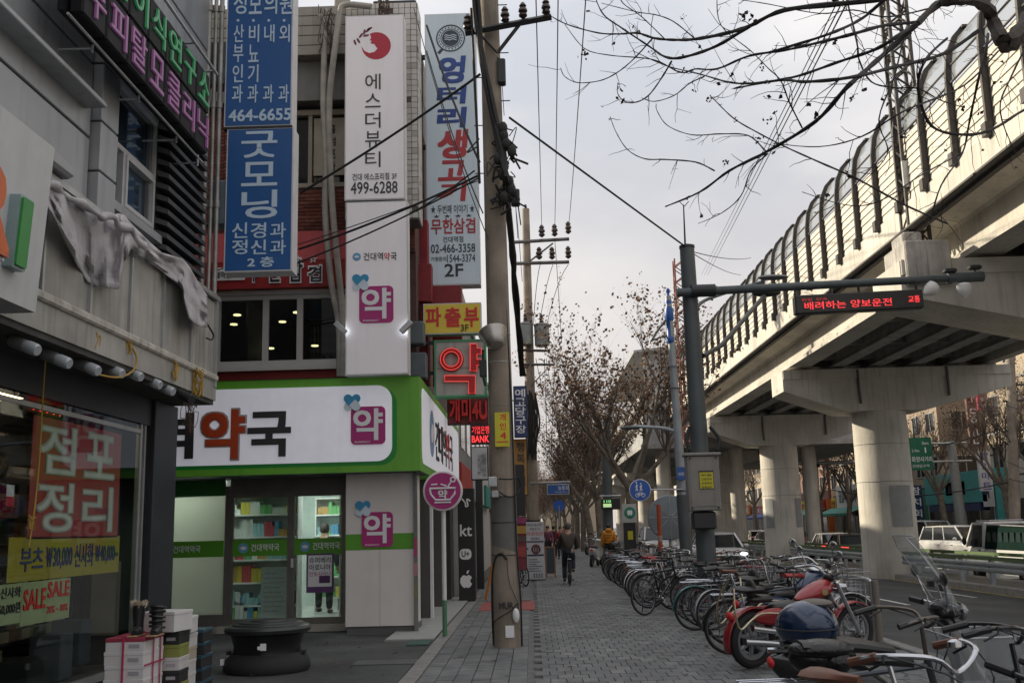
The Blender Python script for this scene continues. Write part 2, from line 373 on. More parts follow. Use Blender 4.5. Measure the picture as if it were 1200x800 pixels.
for c in near:
    i = random.choices((0, 1, 2, 3), (5, 2, 1.5, 3))[0]
    o = bpy.data.objects.new('paver', paver_mesh(round(c[2], 3), round(c[3], 3), i)); COL.objects.link(o); o.parent = walk
    o.location = (c[0], c[1], random.uniform(-.0025, .0025)); o.rotation_euler = (random.uniform(-.008, .008), random.uniform(-.008, .008), random.uniform(-.008, .008))
mb = MB()
for c in cells:
    if c in ns: continue
    x, y, w, l = c; z = random.uniform(-.003, .003); a, b_ = random.uniform(-.0012, .0012), random.uniform(-.0012, .0012)
    mb.add([(x-w/2, y-l/2, -.03), (x+w/2, y-l/2, -.03), (x+w/2, y+l/2, -.03), (x-w/2, y+l/2, -.03), (x-w/2+.003, y-l/2+.003, z+a), (x+w/2-.003, y-l/2+.003, z-a), (x+w/2-.003, y+l/2-.003, z+b_), (x-w/2+.003, y+l/2-.003, z-b_)],
           [(4, 5, 6, 7), (0, 1, 5, 4), (1, 2, 6, 5), (3, 0, 4, 7)], random.choices((0, 1, 2, 3), (5, 2, 1.5, 3))[0])
o = mb.build('paver_field', paver_m, walk); o['kind'] = 'stuff'
struct(MB().box(-1.3, 4.6, 60, 258, -.03, -.005).build('far_sidewalk_surface', paver_m[0], walk))
tr_m = mat('red_tactile', (.30, .075, .065), .8, var=.15)
for i in range(4):
    for j in range(8):
        x0, y0 = -1.15 + i * .29, 21.3 + j * .3
        m_ = MB().cbox(x0, x0 + .28, y0, y0 + .29, -.03, .004, .006).build('tactile_block', tr_m, walk)
ks = mat('granite_kerb', (.24, .235, .225), .85, var=.2, scale=6, bump=.3)
random.seed(5)
y = 8.0
while y < 25.2:
    L_ = random.choice((.95, 1.0, .5, .3)) if y < 13 else 1.0
    MB().cbox(-1.5, -1.315, y, y + L_ - .03, -.25, .005 + random.uniform(0, .006), .008).build('kerb_stone', ks, walk); y += L_
for k in range(60): MB().cbox(4.62, 4.8, 4 + k, 4.985 + k, -.8, .012, .015).build('kerb_stone', ks, walk)
struct(MB().box(4.62, 4.8, 64, 250, -.8, .01).build('far_kerb', ks, walk))
for k in range(50): MB().cbox(12.2, 12.35, 14 + k * 1.5, 15.48 + k * 1.5, -.7, -.21, .015).build('kerb_stone', ks, median)
# lower tiled step beside the pharmacy, with its green mat
step = struct(MB().box(-2.25, -1.52, 15.75, 25.3, -.2, .02).build('shop_step', mat('step_base', (.25, .25, .24), .7)))
tm = mat('pale_step_tile', (.36, .37, .355), .5, var=.1)
for j in range(16):
    for i in range(2): MB().cbox(-2.24 + i * .365, -2.24 + i * .365 + .36, 15.78 + j * .594, 15.78 + j * .594 + .588, .01, .034, .004).build('step_tile', tm, step)
tag(MB().cbox(-1.86, -1.54, 15.2, 15.72, -.01, .012, .004).build('door_mat', mat('green_mat', (.06, .12, .10), .95, var=.2, bump=.6)), 'worn green mat on the ground before the pale step tiles', 'mat')
g0 = gp(456, 776)
tag(MB().box(g0.x - .45, g0.x + .40, g0.y - .12, g0.y + .32, -.011, .0).build('metal_cover', mat('cover', (.11, .115, .11), .7, .3, var=.2)), 'flat grey metal cover plate set into the dark asphalt', 'cover plate')
# ================================================================ viaduct
via = thing('railway_viaduct', 'long concrete elevated railway with curved noise barrier over the road', 'viaduct', (12.9, 0, 0))
Y0, Y1, XB = 12.0, 150.0, 8.4
PY = [20.6 + 15.2 * k for k in range(-1, 9)]
# deck, parapet, ledge
def strip(name, poly, y0, y1, m, seg=15.2):
    y = y0; k = 0
    while y < y1 - .1:
        e = min(y + seg, y1); mb = MB(); n = len(poly)
        vs = [(p[0], y + .012, p[1]) for p in poly] + [(p[0], e - .012, p[1]) for p in poly]
        mb.add(vs, [tuple(range(n - 1, -1, -1)), tuple(range(n, 2 * n))] + [(i, (i + 1) % n, (i + 1) % n + n, i + n) for i in range(n)])
        mb.build(name, m, via); y = e
ys = [Y0] + [p + .6 for p in PY if p > Y0 + 1] + [Y1]
for s0, s1 in zip(ys[:-1], ys[1:]):
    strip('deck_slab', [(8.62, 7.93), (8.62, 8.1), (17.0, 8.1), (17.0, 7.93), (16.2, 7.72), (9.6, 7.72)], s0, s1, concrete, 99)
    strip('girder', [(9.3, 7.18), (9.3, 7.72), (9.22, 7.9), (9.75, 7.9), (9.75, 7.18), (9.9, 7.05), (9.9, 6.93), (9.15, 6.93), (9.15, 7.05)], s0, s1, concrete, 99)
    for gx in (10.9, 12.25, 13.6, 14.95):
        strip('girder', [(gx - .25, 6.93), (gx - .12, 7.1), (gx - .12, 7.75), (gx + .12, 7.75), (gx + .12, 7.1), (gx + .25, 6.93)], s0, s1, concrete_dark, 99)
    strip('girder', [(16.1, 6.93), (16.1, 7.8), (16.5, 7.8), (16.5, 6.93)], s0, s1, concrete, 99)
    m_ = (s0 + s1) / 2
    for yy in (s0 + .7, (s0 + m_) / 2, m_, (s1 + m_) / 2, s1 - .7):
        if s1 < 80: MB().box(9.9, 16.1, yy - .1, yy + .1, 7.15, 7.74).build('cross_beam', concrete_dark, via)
y = Y0
while y < 100:                                   # cast parapet panels of the ledge, one by one
    MB().add([(8.40, y + .008, 7.85), (8.40, y + 1.492, 7.85), (8.40, y + .008, 8.42), (8.40, y + 1.492, 8.42), (8.60, y + .008, 7.85), (8.60, y + 1.492, 7.85), (8.60, y + .008, 8.42), (8.60, y + 1.492, 8.42), ],
             [(0, 2, 3, 1), (4, 5, 7, 6), (2, 6, 7, 3), (0, 1, 5, 4), (0, 4, 6, 2), (1, 3, 7, 5)]).build('parapet_panel', concrete, via)
    y += 1.5
strip('parapet_panel', [(8.4, 7.85), (8.4, 8.42), (8.6, 8.42), (8.6, 7.85)], 100, Y1, concrete)
strip('cable_duct', [(8.30, 7.80), (8.30, 7.84), (8.62, 7.84), (8.62, 7.74), (8.5, 7.74), (8.5, 7.80)], Y0, Y1, mat('duct_dark', (.09, .085, .08), .8, var=.2))
# noise barrier: posts curving inward, slatted lower panels, tinted clear upper panels
post_m = mat('barrier_post_brown', (.050, .044, .040), .6, .2, var=.25)
slat_m = mat('barrier_slat_cream', (.56, .535, .47), .7, var=.12, scale=2, streak=.25)
slatlow = mat('barrier_slat_edge', (.10, .095, .085), .8)
tint = glass('barrier_tint', (.62, .66, .66), .06, .15, .35, (.30, .31, .31))
prof = [(8.44, 8.42), (8.44, 9.7), (8.46, 10.2), (8.52, 10.6), (8.66, 10.92), (8.86, 11.13)]
yb = 26.55 - 1.5 * 9; k = 0
while yb + 1.5 * k < Y1:
    y = yb + 1.5 * k; mb = MB()
    vs = []
    for i, (x, z) in enumerate(prof):
        t = Vector((prof[min(i + 1, 5)][0] - prof[max(i - 1, 0)][0], 0, prof[min(i + 1, 5)][1] - prof[max(i - 1, 0)][1])).normalized(); nx = Vector((-t.z, 0, t.x))
        for s_, yy in ((.10, -.038), (.10, .038), (-.03, .038), (-.03, -.038)): vs.append(Vector((x, y + yy, z)) + nx * s_)
    fs = [(0, 1, 2, 3), (20, 23, 22, 21)] + [(i * 4 + j, i * 4 + 4 + j, i * 4 + 4 + (j + 1) % 4, i * 4 + (j + 1) % 4) for i in range(5) for j in range(4)]
    mb.add(vs, fs); mb.box(8.76, 8.95, y - .1, y + .1, 11.13, 11.18); mb.box(8.28, 8.42, y - .09, y + .09, 8.30, 8.55)
    mb.build('barrier_post', post_m, via)
    ph = 9.95
    n = 8; dz = (ph - 8.44) / n
    if y < 62:
        for j in range(n):
            z0 = 8.44 + j * dz
            MB().add([(8.46, y + .07, z0 + .012), (8.46, y + 1.43, z0 + .012), (8.485, y + 1.43, z0 + dz), (8.485, y + .07, z0 + dz), (8.54, y + .07, z0), (8.54, y + 1.43, z0), (8.54, y + 1.43, z0 + dz), (8.54, y + .07, z0 + dz)],
                     [(0, 3, 2, 1), (0, 1, 5, 4), (3, 7, 6, 2), (4, 5, 6, 7)]).build('slat', slat_m, via) if k * 8 + j < 250 else None
        if k * 8 >= 250:
            q = MB()
            for j in range(n): z0 = 8.44 + j * dz; q.add([(8.46, y + .07, z0 + .012), (8.46, y + 1.43, z0 + .012), (8.485, y + 1.43, z0 + dz), (8.485, y + .07, z0 + dz), (8.54, y + .07, z0), (8.54, y + 1.43, z0)], [(0, 3, 2, 1), (0, 1, 5, 4)])
            q.build('barrier_slats', slat_m, via)
    else: B('barrier_panel', via, slat_m, 8.46, 8.54, y + .07, y + 1.43, 8.44, ph)
    B('barrier_backing', via, slatlow, 8.545, 8.56, y + .06, y + 1.44, 8.42, ph)
    vs = []; pp = [(8.45, ph + .02), (8.46, 10.2), (8.52, 10.6), (8.66, 10.92), (8.86, 11.13)]
    for x, z in pp: vs += [(x, y + .06, z), (x, y + 1.44, z)]
    MB().add(vs, [(2 * i, 2 * i + 1, 2 * i + 3, 2 * i + 2) for i in range(4)]).build('clear_panel', tint, via)
    if y < 70: [MB().tube([(x_, y + .06, z_), (x_, y + 1.44, z_)], .024, 6).build('barrier_rail', post_m, via) for x_, z_ in ((8.48, 10.35), (8.85, 11.12), (8.43, 9.97))]
    k += 1
# far side barrier, simple panels
k = 0
while Y0 + 3 * k < Y1: B('far_barrier_panel', via, slat_m, 16.7, 16.8, Y0 + 3 * k + .04, Y0 + 3 * k + 2.96, 8.1, 10.2); k += 1
# piers: tapered T caps on round columns
gp_m = mat('grey_paint_patch', (.26, .27, .27), .8, var=.1)
for i, py in enumerate(PY):
    xl, xr = (8.93, 16.9); c = 12.45
    if i == 1: xl = 7.7
    y0, y1 = py, py + 1.7
    poly = [(xl, 6.1), (xl, 6.82), (xr, 6.82), (xr, 6.1), (c + 1.4, 5.35), (c - 1.4, 5.35)]
    mb = MB(); n = 6
    mb.add([(p[0], y0, p[1]) for p in poly] + [(p[0], y1, p[1]) for p in poly], [tuple(range(n - 1, -1, -1)), tuple(range(n, 12))] + [(a, (a + 1) % n, (a + 1) % n + n, a + n) for a in range(n)])
    mb.box(xl + .02, xr - .02, y0 - .05, y0, 6.52, 6.84)
    mb.build('pier_cap', concrete if i != 1 else concrete, via)
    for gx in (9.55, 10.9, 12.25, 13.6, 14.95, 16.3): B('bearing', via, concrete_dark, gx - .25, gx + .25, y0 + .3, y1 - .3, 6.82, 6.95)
    MB().lathe([(.97, -.4), (.95, .5), (.92, 5.35)], 40, Matrix.Translation((c, y0 + .85, 0))).build('column', concrete, via, smooth=True)
    for a0 in ((-100,) if i == 2 else (-160, -62) if i == 3 else (-55,)):           # painted rectangles on the column
        vs = []
        for s in range(7):
            t = R(a0 + s * (8 if i == 2 else 5)); 
            for z in (1.35, 2.75): vs.append((c + .965 * math.cos(t), y0 + .85 + .965 * math.sin(t), z))
        MB().add(vs, [(2 * s, 2 * s + 2, 2 * s + 3, 2 * s + 1) for s in range(6)]).build('paint_patch', gp_m, via)
    MB().tube([(c - .9, y0 - .04, 6.8), (c - .9, y0 - .04, 6.1), (c - .87, y0 - .03, 5.6)], .05, 6).tube([(c + 2.2, y0 - .08, 6.82), (c + 2.2, y0 - .08, 5.8)], .05, 6).torus((c, y0 + .85, 4.2), (0, 0, 1), .935, .006, 40, 4).torus((c, y0 + .85, 2.9), (0, 0, 1), .945, .006, 40, 4).build('drain_pipe', mat('drain_dark', (.12, .12, .12), .7), via)
# concrete block on the near pier cap and lattice masts
MB().cbox(7.78, 8.72, 20.45, 21.7, 6.3, 7.22, .03).build('mast_block', mat('block_concrete', (.42, .40, .37), .9, var=.35, scale=2.2, bump=.6, streak=.85, dirt=(.13, .125, .12)), via)
MB().cbox(7.9, 8.3, 20.8, 21.5, 7.22, 7.5, .03).build('mast_block', _m['block_concrete'], via)
def lattice(x, y, z0, z1, w, m, label):
    t = thing('lattice_mast', label, 'mast', (x, y, z0)); d = .035
    for sx in (-1, 1):
        for sy in (-1, 1): B('mast_leg', t, m, x + sx * w / 2 - d, x + sx * w / 2 + d, y + sy * w / 2 - d, y + sy * w / 2 + d, z0, z1)
    n = int((z1 - z0) / (w * .75)); h = (z1 - z0) / n
    for f, (ax, s) in enumerate((('y', -1), ('y', 1), ('x', -1), ('x', 1))):
        mb = MB()
        for i in range(n):
            a, b = (-w / 2, w / 2) if i % 2 == 0 else (w / 2, -w / 2)
            if ax == 'y': p, q = (x + a, y + s * w / 2, z0 + i * h), (x + b, y + s * w / 2, z0 + (i + 1) * h)
            else: p, q = (x + s * w / 2, y + a, z0 + i * h), (x + s * w / 2, y + b, z0 + (i + 1) * h)
            mb.tube([p, q], .028, 4)
        mb.build('bracing', m, t)
    return t
lm = mat('mast_steel_dark', (.07, .063, .058), .6, .3, var=.2)
q = at(1072, 240, 21.8)
t = lattice(q.x, 21.9, 7.5, 16.5, .42, lm, 'tall dark lattice mast standing on the concrete block of the viaduct')
MB().box(q.x - .26, q.x + .26, 21.62, 21.68, 8.75, 9.35).build('plate', steel, t)
q = at(802, 420, 52)
lattice(q.x, 52, 5.5, 15.2, .55, mat('mast_rust_red', (.20, .07, .05), .7, var=.3), 'thin rust red lattice mast behind the grey pole')
# station hall across the line
stn = thing('station_hall', 'grey concrete station structure bridging the line behind the trees', 'station', (10, 66, 0))
sc_m = mat('station_grey', (.33, .335, .34), .8, var=.15, scale=.7, streak=.4)
X0, X1, z0, z1 = 6.8, 12.2, 6.2, 8.0
B('wall', stn, sc_m, X0, 22, 62, 90, 6.35, 7.0); B('wall', stn, sc_m, X0 + .25, 22, 62.3, 90, 7.0, 8.6)
B('ledge', stn, concrete_dark, X0 - .15, 22, 61.8, 90, 8.5, 8.75); B('ledge', stn, sc_m, X0 - .05, 22, 61.9, 90, 8.75, 9.4)
B('ledge', stn, concrete_dark, X0 - .15, 22, 61.85, 90, 6.15, 6.4)
for k in range(9): MB().box(X0 + .4 + k * .62, X0 + .5 + k * .62, 62.2, 62.3, 7.0, 8.5).build('wall_rib', steel, stn)
for k in range(3): MB().lathe([(.45, -.1), (.45, 6.2)], 20, Matrix.Translation((8.2 + k * 4.5, 64, 0))).build('column', concrete, stn, smooth=True)
pm_ = mat('platform_screen', (.40, .41, .42), .6, var=.1)
for k in range(10): MB().box(X0 + .5 + .5 * k, X0 + .94 + .5 * k, 64, 64.06, 9.4, 12.2).build('screen_panel', pm_, stn)
MB().add([(X0 - .2, 63, 12.2), (14, 63, 12.9), (14, 90, 12.9), (X0 - .2, 90, 12.2), (X0 - .2, 63, 12.35), (14, 63, 13.05), (14, 90, 13.05), (X0 - .2, 90, 12.35)], [(0, 3, 2, 1), (4, 5, 6, 7), (0, 1, 5, 4), (3, 7, 6, 2), (0, 4, 7, 3), (1, 2, 6, 5)]).build('roof', sc_m, stn)
# guard rails of the median
gr_g = mat('rail_green', (.085, .135, .05), .5, var=.15); gr_s = mat('rail_grey', (.34, .37, .38), .45, .4, var=.2)
def guard(x, y0, y1, label):
    t = thing('guard_rail', label, 'guard rail', (x, y0, 0))
    y = y0
    while y <= y1 + .01:
        MB().cbox(x - .06, x + .06, y - .06, y + .06, -.3, .45, .01).build('post', gr_s, t); y += 2.0
    B('top_rail', t, gr_g, x - .09, x + .03, y0, y1, .445, .54)
    w = [(a, z - .24) for a, z in [(-.07, .36), (-.10, .40), (-.10, .45), (-.05, .49), (-.05, .51), (-.10, .55), (-.10, .60), (-.07, .64), (-.06, .64), (-.06, .36)]]
    n = len(w); MB().add([(x + a, y0, z) for a, z in w] + [(x + a, y1, z) for a, z in w], [tuple(range(n)), tuple(range(2 * n - 1, n - 1, -1))] + [(i, i + n, (i + 1) % n + n, (i + 1) % n) for i in range(n)]).build('beam', gr_s, t)
    return t
e = [p + .85 for p in PY]
gl = ['before the nearest round column', 'between the first and second visible columns', 'between the second and third visible columns', 'far along beyond the third column']
for i in range(1, 5):
    guard(12.45, e[i] + (1.3 if i > 0 else 0), e[i + 1] - 1.3, 'green topped guard rail on the near median side, ' + gl[i - 1])
guard(14.0, 14, 100, 'long guard rail on the far edge of the median behind the columns')
# ================================================================ near left building with the shoe shop
panel_g = mat('grey_metal_panel', (.36, .37, .38), .42, .3, var=.15, scale=.8, streak=.3)
panel_l = mat('pale_metal_panel', (.34, .35, .36), .4, .25, var=.15, scale=.8, streak=.35)
ledge_m = mat('stained_ledge_panel', (.38, .37, .34), .6, .15, var=.3, scale=1.5, streak=.6, dirt=(.09, .075, .06))
alu = mat('aluminium_frame', (.42, .43, .43), .4, .6, var=.15)
A = thing('corner_building', 'grey metal clad building with louvres and stained ledge over a shoe shop', 'building', (-6, 10, 0))
DX = dict()
def bx(n, m, *a, **k): return B(n, A, m, *a, **k)
bx('wall', mat('core_wall', (.16, .16, .165), .8), -12, -4.62, 4, 10.1, 3.6, 12.6)
bx('wall', _m['core_wall'], -12, -4.62, 12.0, 13.8, 3.6, 12.6)
bx('wall', _m['core_wall'], -12, -4.9, 10.1, 12.0, 6.75, 12.6)
bx('wall', _m['core_wall'], -12, -4.7, 10.1, 12.0, 4.8, 5.3)
bx('roof', _m['core_wall'], -12.1, -4.3, 3.9, 13.9, 12.6, 12.8)
# big cladding panels, with recessed joints
for (y0, y1, z0, z1) in ((4.6, 7.4, 4.9, 5.72), (7.42, 10.08, 4.9, 5.72), (4.6, 7.4, 5.75, 6.9), (7.42, 10.08, 5.75, 6.55), (7.42, 10.08, 6.58, 8.2), (4.6, 7.4, 6.93, 8.2),
                         (7.42, 10.08, 8.23, 10.2), (10.1, 12.0, 7.4, 8.5), (12.02, 13.78, 7.6, 8.5), (10.1, 12.0, 8.53, 10.3), (12.02, 13.78, 8.53, 10.3), (10.1, 13.78, 10.33, 12.5), (4.6, 10.08, 10.23, 12.5)):
    MB().cbox(-4.62, -4.52, y0, y1, z0, z1, .008).build('cladding_panel', panel_l, A)
for z0, z1 in ((4.85, 5.38), (5.4, 5.93), (5.95, 6.58), (6.6, 7.35)):
    MB().cbox(-4.8, -4.42, 10.12, 10.56, z0, z1, .008).build('column_panel', panel_l, A)
MB().cbox(-4.6, -4.30, 5, 9.95, 6.0, 6.06, .01).build('canopy_edge', panel_l, A)
MB().cbox(-4.55, -4.15, 5, 9.0, 4.88, 5.02, .03).build('canopy_edge', panel_g, A)
# window
wn = B('window', A, mat('window_blueish', (.03, .05, .075), .05, var=0), -4.68, -4.66, 10.58, 12.15, 5.28, 6.75)
fm = MB()
for y0, y1, z0, z1 in ((10.58, 10.64, 5.28, 6.75), (12.09, 12.15, 5.28, 6.75), (10.64, 12.09, 5.28, 5.35), (10.64, 12.09, 6.68, 6.75), (10.64, 12.09, 5.98, 6.04), (11.14, 11.2, 5.35, 5.98)): fm.box(-4.66, -4.59, y0, y1, z0, z1)
fm.build('frame', mat('sash_pale', (.52, .52, .52), .4, .2, var=.1), wn)
MB().box(-4.66, -4.57, 11.2, 12.09, 5.35, 5.40).box(-4.66, -4.57, 11.2, 12.09, 5.93, 5.98).box(-4.66, -4.57, 11.2, 11.25, 5.4, 5.93).box(-4.66, -4.57, 12.04, 12.09, 5.4, 5.93).build('sliding_sash', _m['sash_pale'], wn)
bx('sill', panel_l, -4.7, -4.5, 10.56, 12.2, 5.18, 5.28)
bx('lintel', panel_g, -4.9, -4.6, 10.1, 12.2, 6.76, 7.4)
# louvres
lv = mat('louvre_grey', (.085, .088, .088), .55, .3, var=.2)
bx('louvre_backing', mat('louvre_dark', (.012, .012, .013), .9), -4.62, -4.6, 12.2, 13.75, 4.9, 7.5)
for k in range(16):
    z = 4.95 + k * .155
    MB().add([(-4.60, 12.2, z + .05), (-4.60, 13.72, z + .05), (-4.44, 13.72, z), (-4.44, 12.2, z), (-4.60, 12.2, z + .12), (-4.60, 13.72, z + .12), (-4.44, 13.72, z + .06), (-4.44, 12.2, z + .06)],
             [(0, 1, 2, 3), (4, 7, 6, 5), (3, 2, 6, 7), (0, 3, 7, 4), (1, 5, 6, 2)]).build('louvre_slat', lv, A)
# pipes on the corner
for x, y, r in ((-4.55, 13.88, .05), (-4.45, 13.9, .03), (-4.37, 13.92, .035)):
    mb = MB().tube([(x, y, 3.7), (x, y, 12.6)], r, 10)
    for z in (4.6, 6.2, 7.7, 9.2, 10.8): mb.tube([(x, y, z), (x, y, z + .1)], r * 1.35, 10)
    mb.build('drainpipe', mat('worn_pipe', (.30, .29, .27), .45, .5, var=.3, scale=5, streak=.5), A, smooth=True)
# ledge
for k, y in enumerate((6.5, 7.7, 8.75, 9.75, 10.75, 11.75, 12.75)):
    MB().cbox(-4.34, -4.30, y + .01, y + (1.0 if k else 1.2) - .01, 3.78, 4.78, .006).build('ledge_panel', ledge_m, A)
    MB().box(-4.31, -4.27, y - .02, y + .02, 3.74, 4.82).build('ledge_rib', alu, A)
bx('ledge_rib', alu, -4.31, -4.26, 13.72, 13.8, 3.6, 4.86)
bx('ledge_top', alu, -4.62, -4.24, 6, 13.82, 4.8, 4.86)
MB().cbox(-4.36, -4.24, 6, 13.82, 3.68, 3.77, .02).build('ledge_trim', mat('worn_pale_trim', (.5, .48, .42), .6, var=.35, scale=6, streak=.5), A)
bx('ledge_face', ledge_m, -4.9, -4.28, 6, 13.8, 3.42, 3.68)
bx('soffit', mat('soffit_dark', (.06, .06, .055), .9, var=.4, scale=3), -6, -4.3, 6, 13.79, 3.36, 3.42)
bx('ledge_end', ledge_m, -4.62, -4.28, 13.8, 13.83, 3.42, 4.8)
# shop front
slate = mat('slate_cladding', (.030, .034, .042), .5, .2, var=.15, scale=1)
bx('fascia', slate, -5.1, -4.88, 6, 13.1, 3.02, 3.36)
MB().cbox(-5.3, -4.83, 13.12, 13.95, 0, 3.36, .01).build('corner_post', slate, A)
bx('wall', slate, -12, -5.3, 13.3, 13.5, 0, 3.4)
sw = B('shop_window', A, glass('shoe_shop_glass', (.82, .85, .83), .03, fr=.09), -4.918, -4.912, 6, 12.82, .12, 3.02)
mb = MB()
for y0, y1 in ((12.82, 12.87), (12.95, 13.0), (9.05, 9.1)): mb.box(-4.96, -4.90, y0, y1, .1, 3.02)
mb.box(-4.96, -4.90, 6, 13.0, .04, .12); mb.box(-4.955, -4.905, 6, 12.82, 2.9, 2.95); mb.build('frame', alu, sw)
B('pane', sw, glass_shop, -4.94, -4.935, 12.88, 12.94, .12, 3.0)
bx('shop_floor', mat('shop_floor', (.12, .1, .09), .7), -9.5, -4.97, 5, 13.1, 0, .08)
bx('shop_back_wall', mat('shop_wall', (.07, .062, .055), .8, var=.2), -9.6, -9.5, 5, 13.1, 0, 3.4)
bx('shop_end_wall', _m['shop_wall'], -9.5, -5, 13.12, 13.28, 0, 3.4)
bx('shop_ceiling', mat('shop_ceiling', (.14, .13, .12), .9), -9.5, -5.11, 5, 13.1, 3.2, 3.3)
# things inside the shoe shop
q = atX(6, 466, -5.7); 
t = MB().lathe([(.02, .06), (.16, .04), (.18, .0), (.15, -.02)], 20, Matrix.Translation((q.x, q.y, q.z))).build('ceiling_lamp', mat('lamp_warm', (1, .8, .5), .4, var=0, emit=7, ecol=(1, .72, .4)))
tag(t, 'round warm lamp glowing on the shoe shop ceiling', 'ceiling lamp')
rk = thing('shoe_rack', 'dark rack of shoe boxes behind the shoe shop window', 'rack', (-6, 11, .08))
for z in (.5, .95, 1.4, 1.85, 2.3): B('shelf', rk, dark, -6.3, -5.7, 10.9, 12.9, z, z + .03)
for y in (10.9, 12.88): B('upright', rk, dark, -6.3, -5.7, y, y + .03, .08, 2.6)
random.seed(11)
shoe_cols = [mat('carton_' + n, c, .7, var=.1) for n, c in (('beige', (.33, .28, .2)), ('white', (.45, .44, .4)), ('brown', (.2, .13, .08)), ('black', (.02, .02, .02)), ('olive', (.22, .22, .12)))]
proto = None; cnt = 0
for z in (.08, .53, .98, 1.43, 1.88):
    y = 10.95
    while y < 12.7:
        for l in range(3 if random.random() < .6 else 2):
            h = .12; zz = z + l * (h + .005); xo = random.uniform(-.05, .03)
            o = MB().cbox(-6.05 + xo, -5.72 + xo, y, y + .19, zz, zz + h, .004).build('shoe_box', random.choice(shoe_cols)); cnt += 1
            tag(o, 'shoe box on the dark rack inside the shoe shop', 'box', 'shoe boxes on the rack inside the shop')
        y += .23
for i, (px, py, c, w, h) in enumerate(((62, 770, 1, .32, .5), (85, 752, 3, .3, .5), (30, 790, 3, .5, .3), (130, 700, 0, .3, .9))):
    q = atX(px, py, -5.35)
    o = MB().cbox(q.x - .2, q.x + .15, q.y - w / 2, q.y + w / 2, max(.09, q.z - h / 2), q.z + h / 2, .01).build('carton', mat('display_' + str(i), ((.10, .11, .14), (.05, .06, .08), (.03, .03, .035), (.28, .25, .2))[i], .7, var=.2))
    tag(o, ('blue grey carton low in the middle of the shoe shop window', 'dark carton behind the pale sale notices in the window', 'long black carton in the lower left of the window', 'tall beige pile of cartons beside the window frame')[i], 'carton')
# posters on the glass
def poster(name, label, y0, y1, z0, z1, m, X=-4.925):
    return thing(name, label, 'poster' if 'poster' in name else 'banner', (X, y0, z0)), B
def ty(s, y0, y1, z0, z1, m, p, bold=0, X=-4.922, ext=.004, slant=0): return text(s, m, (X, y0, z0), (0, 1, 0), ZU, y1 - y0, z1 - z0, ext, bold, p, slant=slant)
pr = thing('poster', 'red poster with big pale Korean letters in the shoe shop window', 'poster', (-4.93, 10, 1.6))
B('sheet', pr, mat('poster_red', (.48, .06, .045), .5, var=.1), -4.932, -4.926, 10.06, 12.27, 1.62, 2.84)
pl = mat('poster_pale', (.50, .54, .48), .5, var=.15)
for s, y0, z0 in (('점', 10.2, 2.27), ('포', 11.25, 2.27), ('정', 10.2, 1.68), ('리', 11.25, 1.68)): ty(s, y0, y0 + .85, z0, z0 + .52, pl, pr, .045)
p2 = thing('banner', 'yellow price banner under the red poster in the shop window', 'banner', (-4.92, 10, 1.2))
B('sheet', p2, mat('banner_yellow', (.50, .42, .045), .5, var=.1), -4.930, -4.926, 9.72, 12.35, 1.22, 1.64)
nb = mat('ink_navy', (.03, .05, .16), .5)
ty('부츠', 9.95, 10.42, 1.31, 1.54, nb, p2, .02); ty('￦30,000', 10.48, 11.08, 1.31, 1.54, nb, p2, .02); ty('신사화', 11.14, 11.62, 1.31, 1.56, nb, p2, .02); ty('￦40,000~', 11.66, 12.3, 1.33, 1.54, nb, p2, .02)
p3 = thing('banner', 'pale green price sheet with black lettering in the shop window', 'banner', (-4.92, 9.6, .8))
B('sheet', p3, mat('sheet_pale_green', (.50, .58, .32), .5, var=.08), -4.931, -4.926, 9.55, 10.02, .84, 1.21)
ty('신사화', 9.62, 10.0, 1.08, 1.18, blk_l, p3, .01); ty('50,000원', 9.6, 10.0, .93, 1.04, blk_l, p3, .01)
p4 = thing('banner', 'pale green sale sheet with red SALE twice in the shop window', 'banner', (-4.92, 10.1, .8))
B('sheet', p4, _m['sheet_pale_green'], -4.930, -4.926, 10.03, 11.08, .80, 1.21)
ty('SALE', 10.06, 10.52, .94, 1.14, red_l, p4, .03, slant=0); ty('SALE', 10.56, 11.05, 1.03, 1.19, red_l, p4, .03); ty('20% ~ 80%', 10.56, 11.03, .88, .95, red_l, p4, .0)
p5 = thing('sticker', 'small white and red notice on the glass left of the red poster', 'sticker', (-4.92, 9.6, 1.9))
B('sheet', p5, white_l, -4.930, -4.926, 9.62, 9.76, 2.02, 2.13); B('sheet', p5, red_l, -4.930, -4.926, 9.62, 9.76, 1.93, 2.02)
p6 = thing('banner', 'yellow sign with red lettering at the left edge inside the shop', 'banner', (-5.6, 9.5, 2))
q = atX(0, 588, -5.5)
B('sheet', p6, _m['banner_yellow'], -5.52, -5.51, q.y - .9, q.y + .42, 1.85, 2.1); ty('SALES', q.y - .6, q.y + .36, 1.9, 2.04, red_l, p6, .03, X=-5.508)
# red neon line inside and green reflection strip
t = thing('neon_script', 'small red neon script hanging above the poster in the shop', 'neon sign', (-5.1, 10.6, 2.95))
MB().tube([(-5.1, 10.3 + .05 * i, 2.96 + .03 * math.sin(i * 2.1)) for i in range(16)], .008, 6).build('tube', mat('neon_red', (.8, .05, .04), .4, var=0, emit=1.2, ecol=(1, .08, .05)), t)
MB().box(-5.14, -5.12, 10.2, 11.2, 2.9, 3.02).build('backing', dark, t)
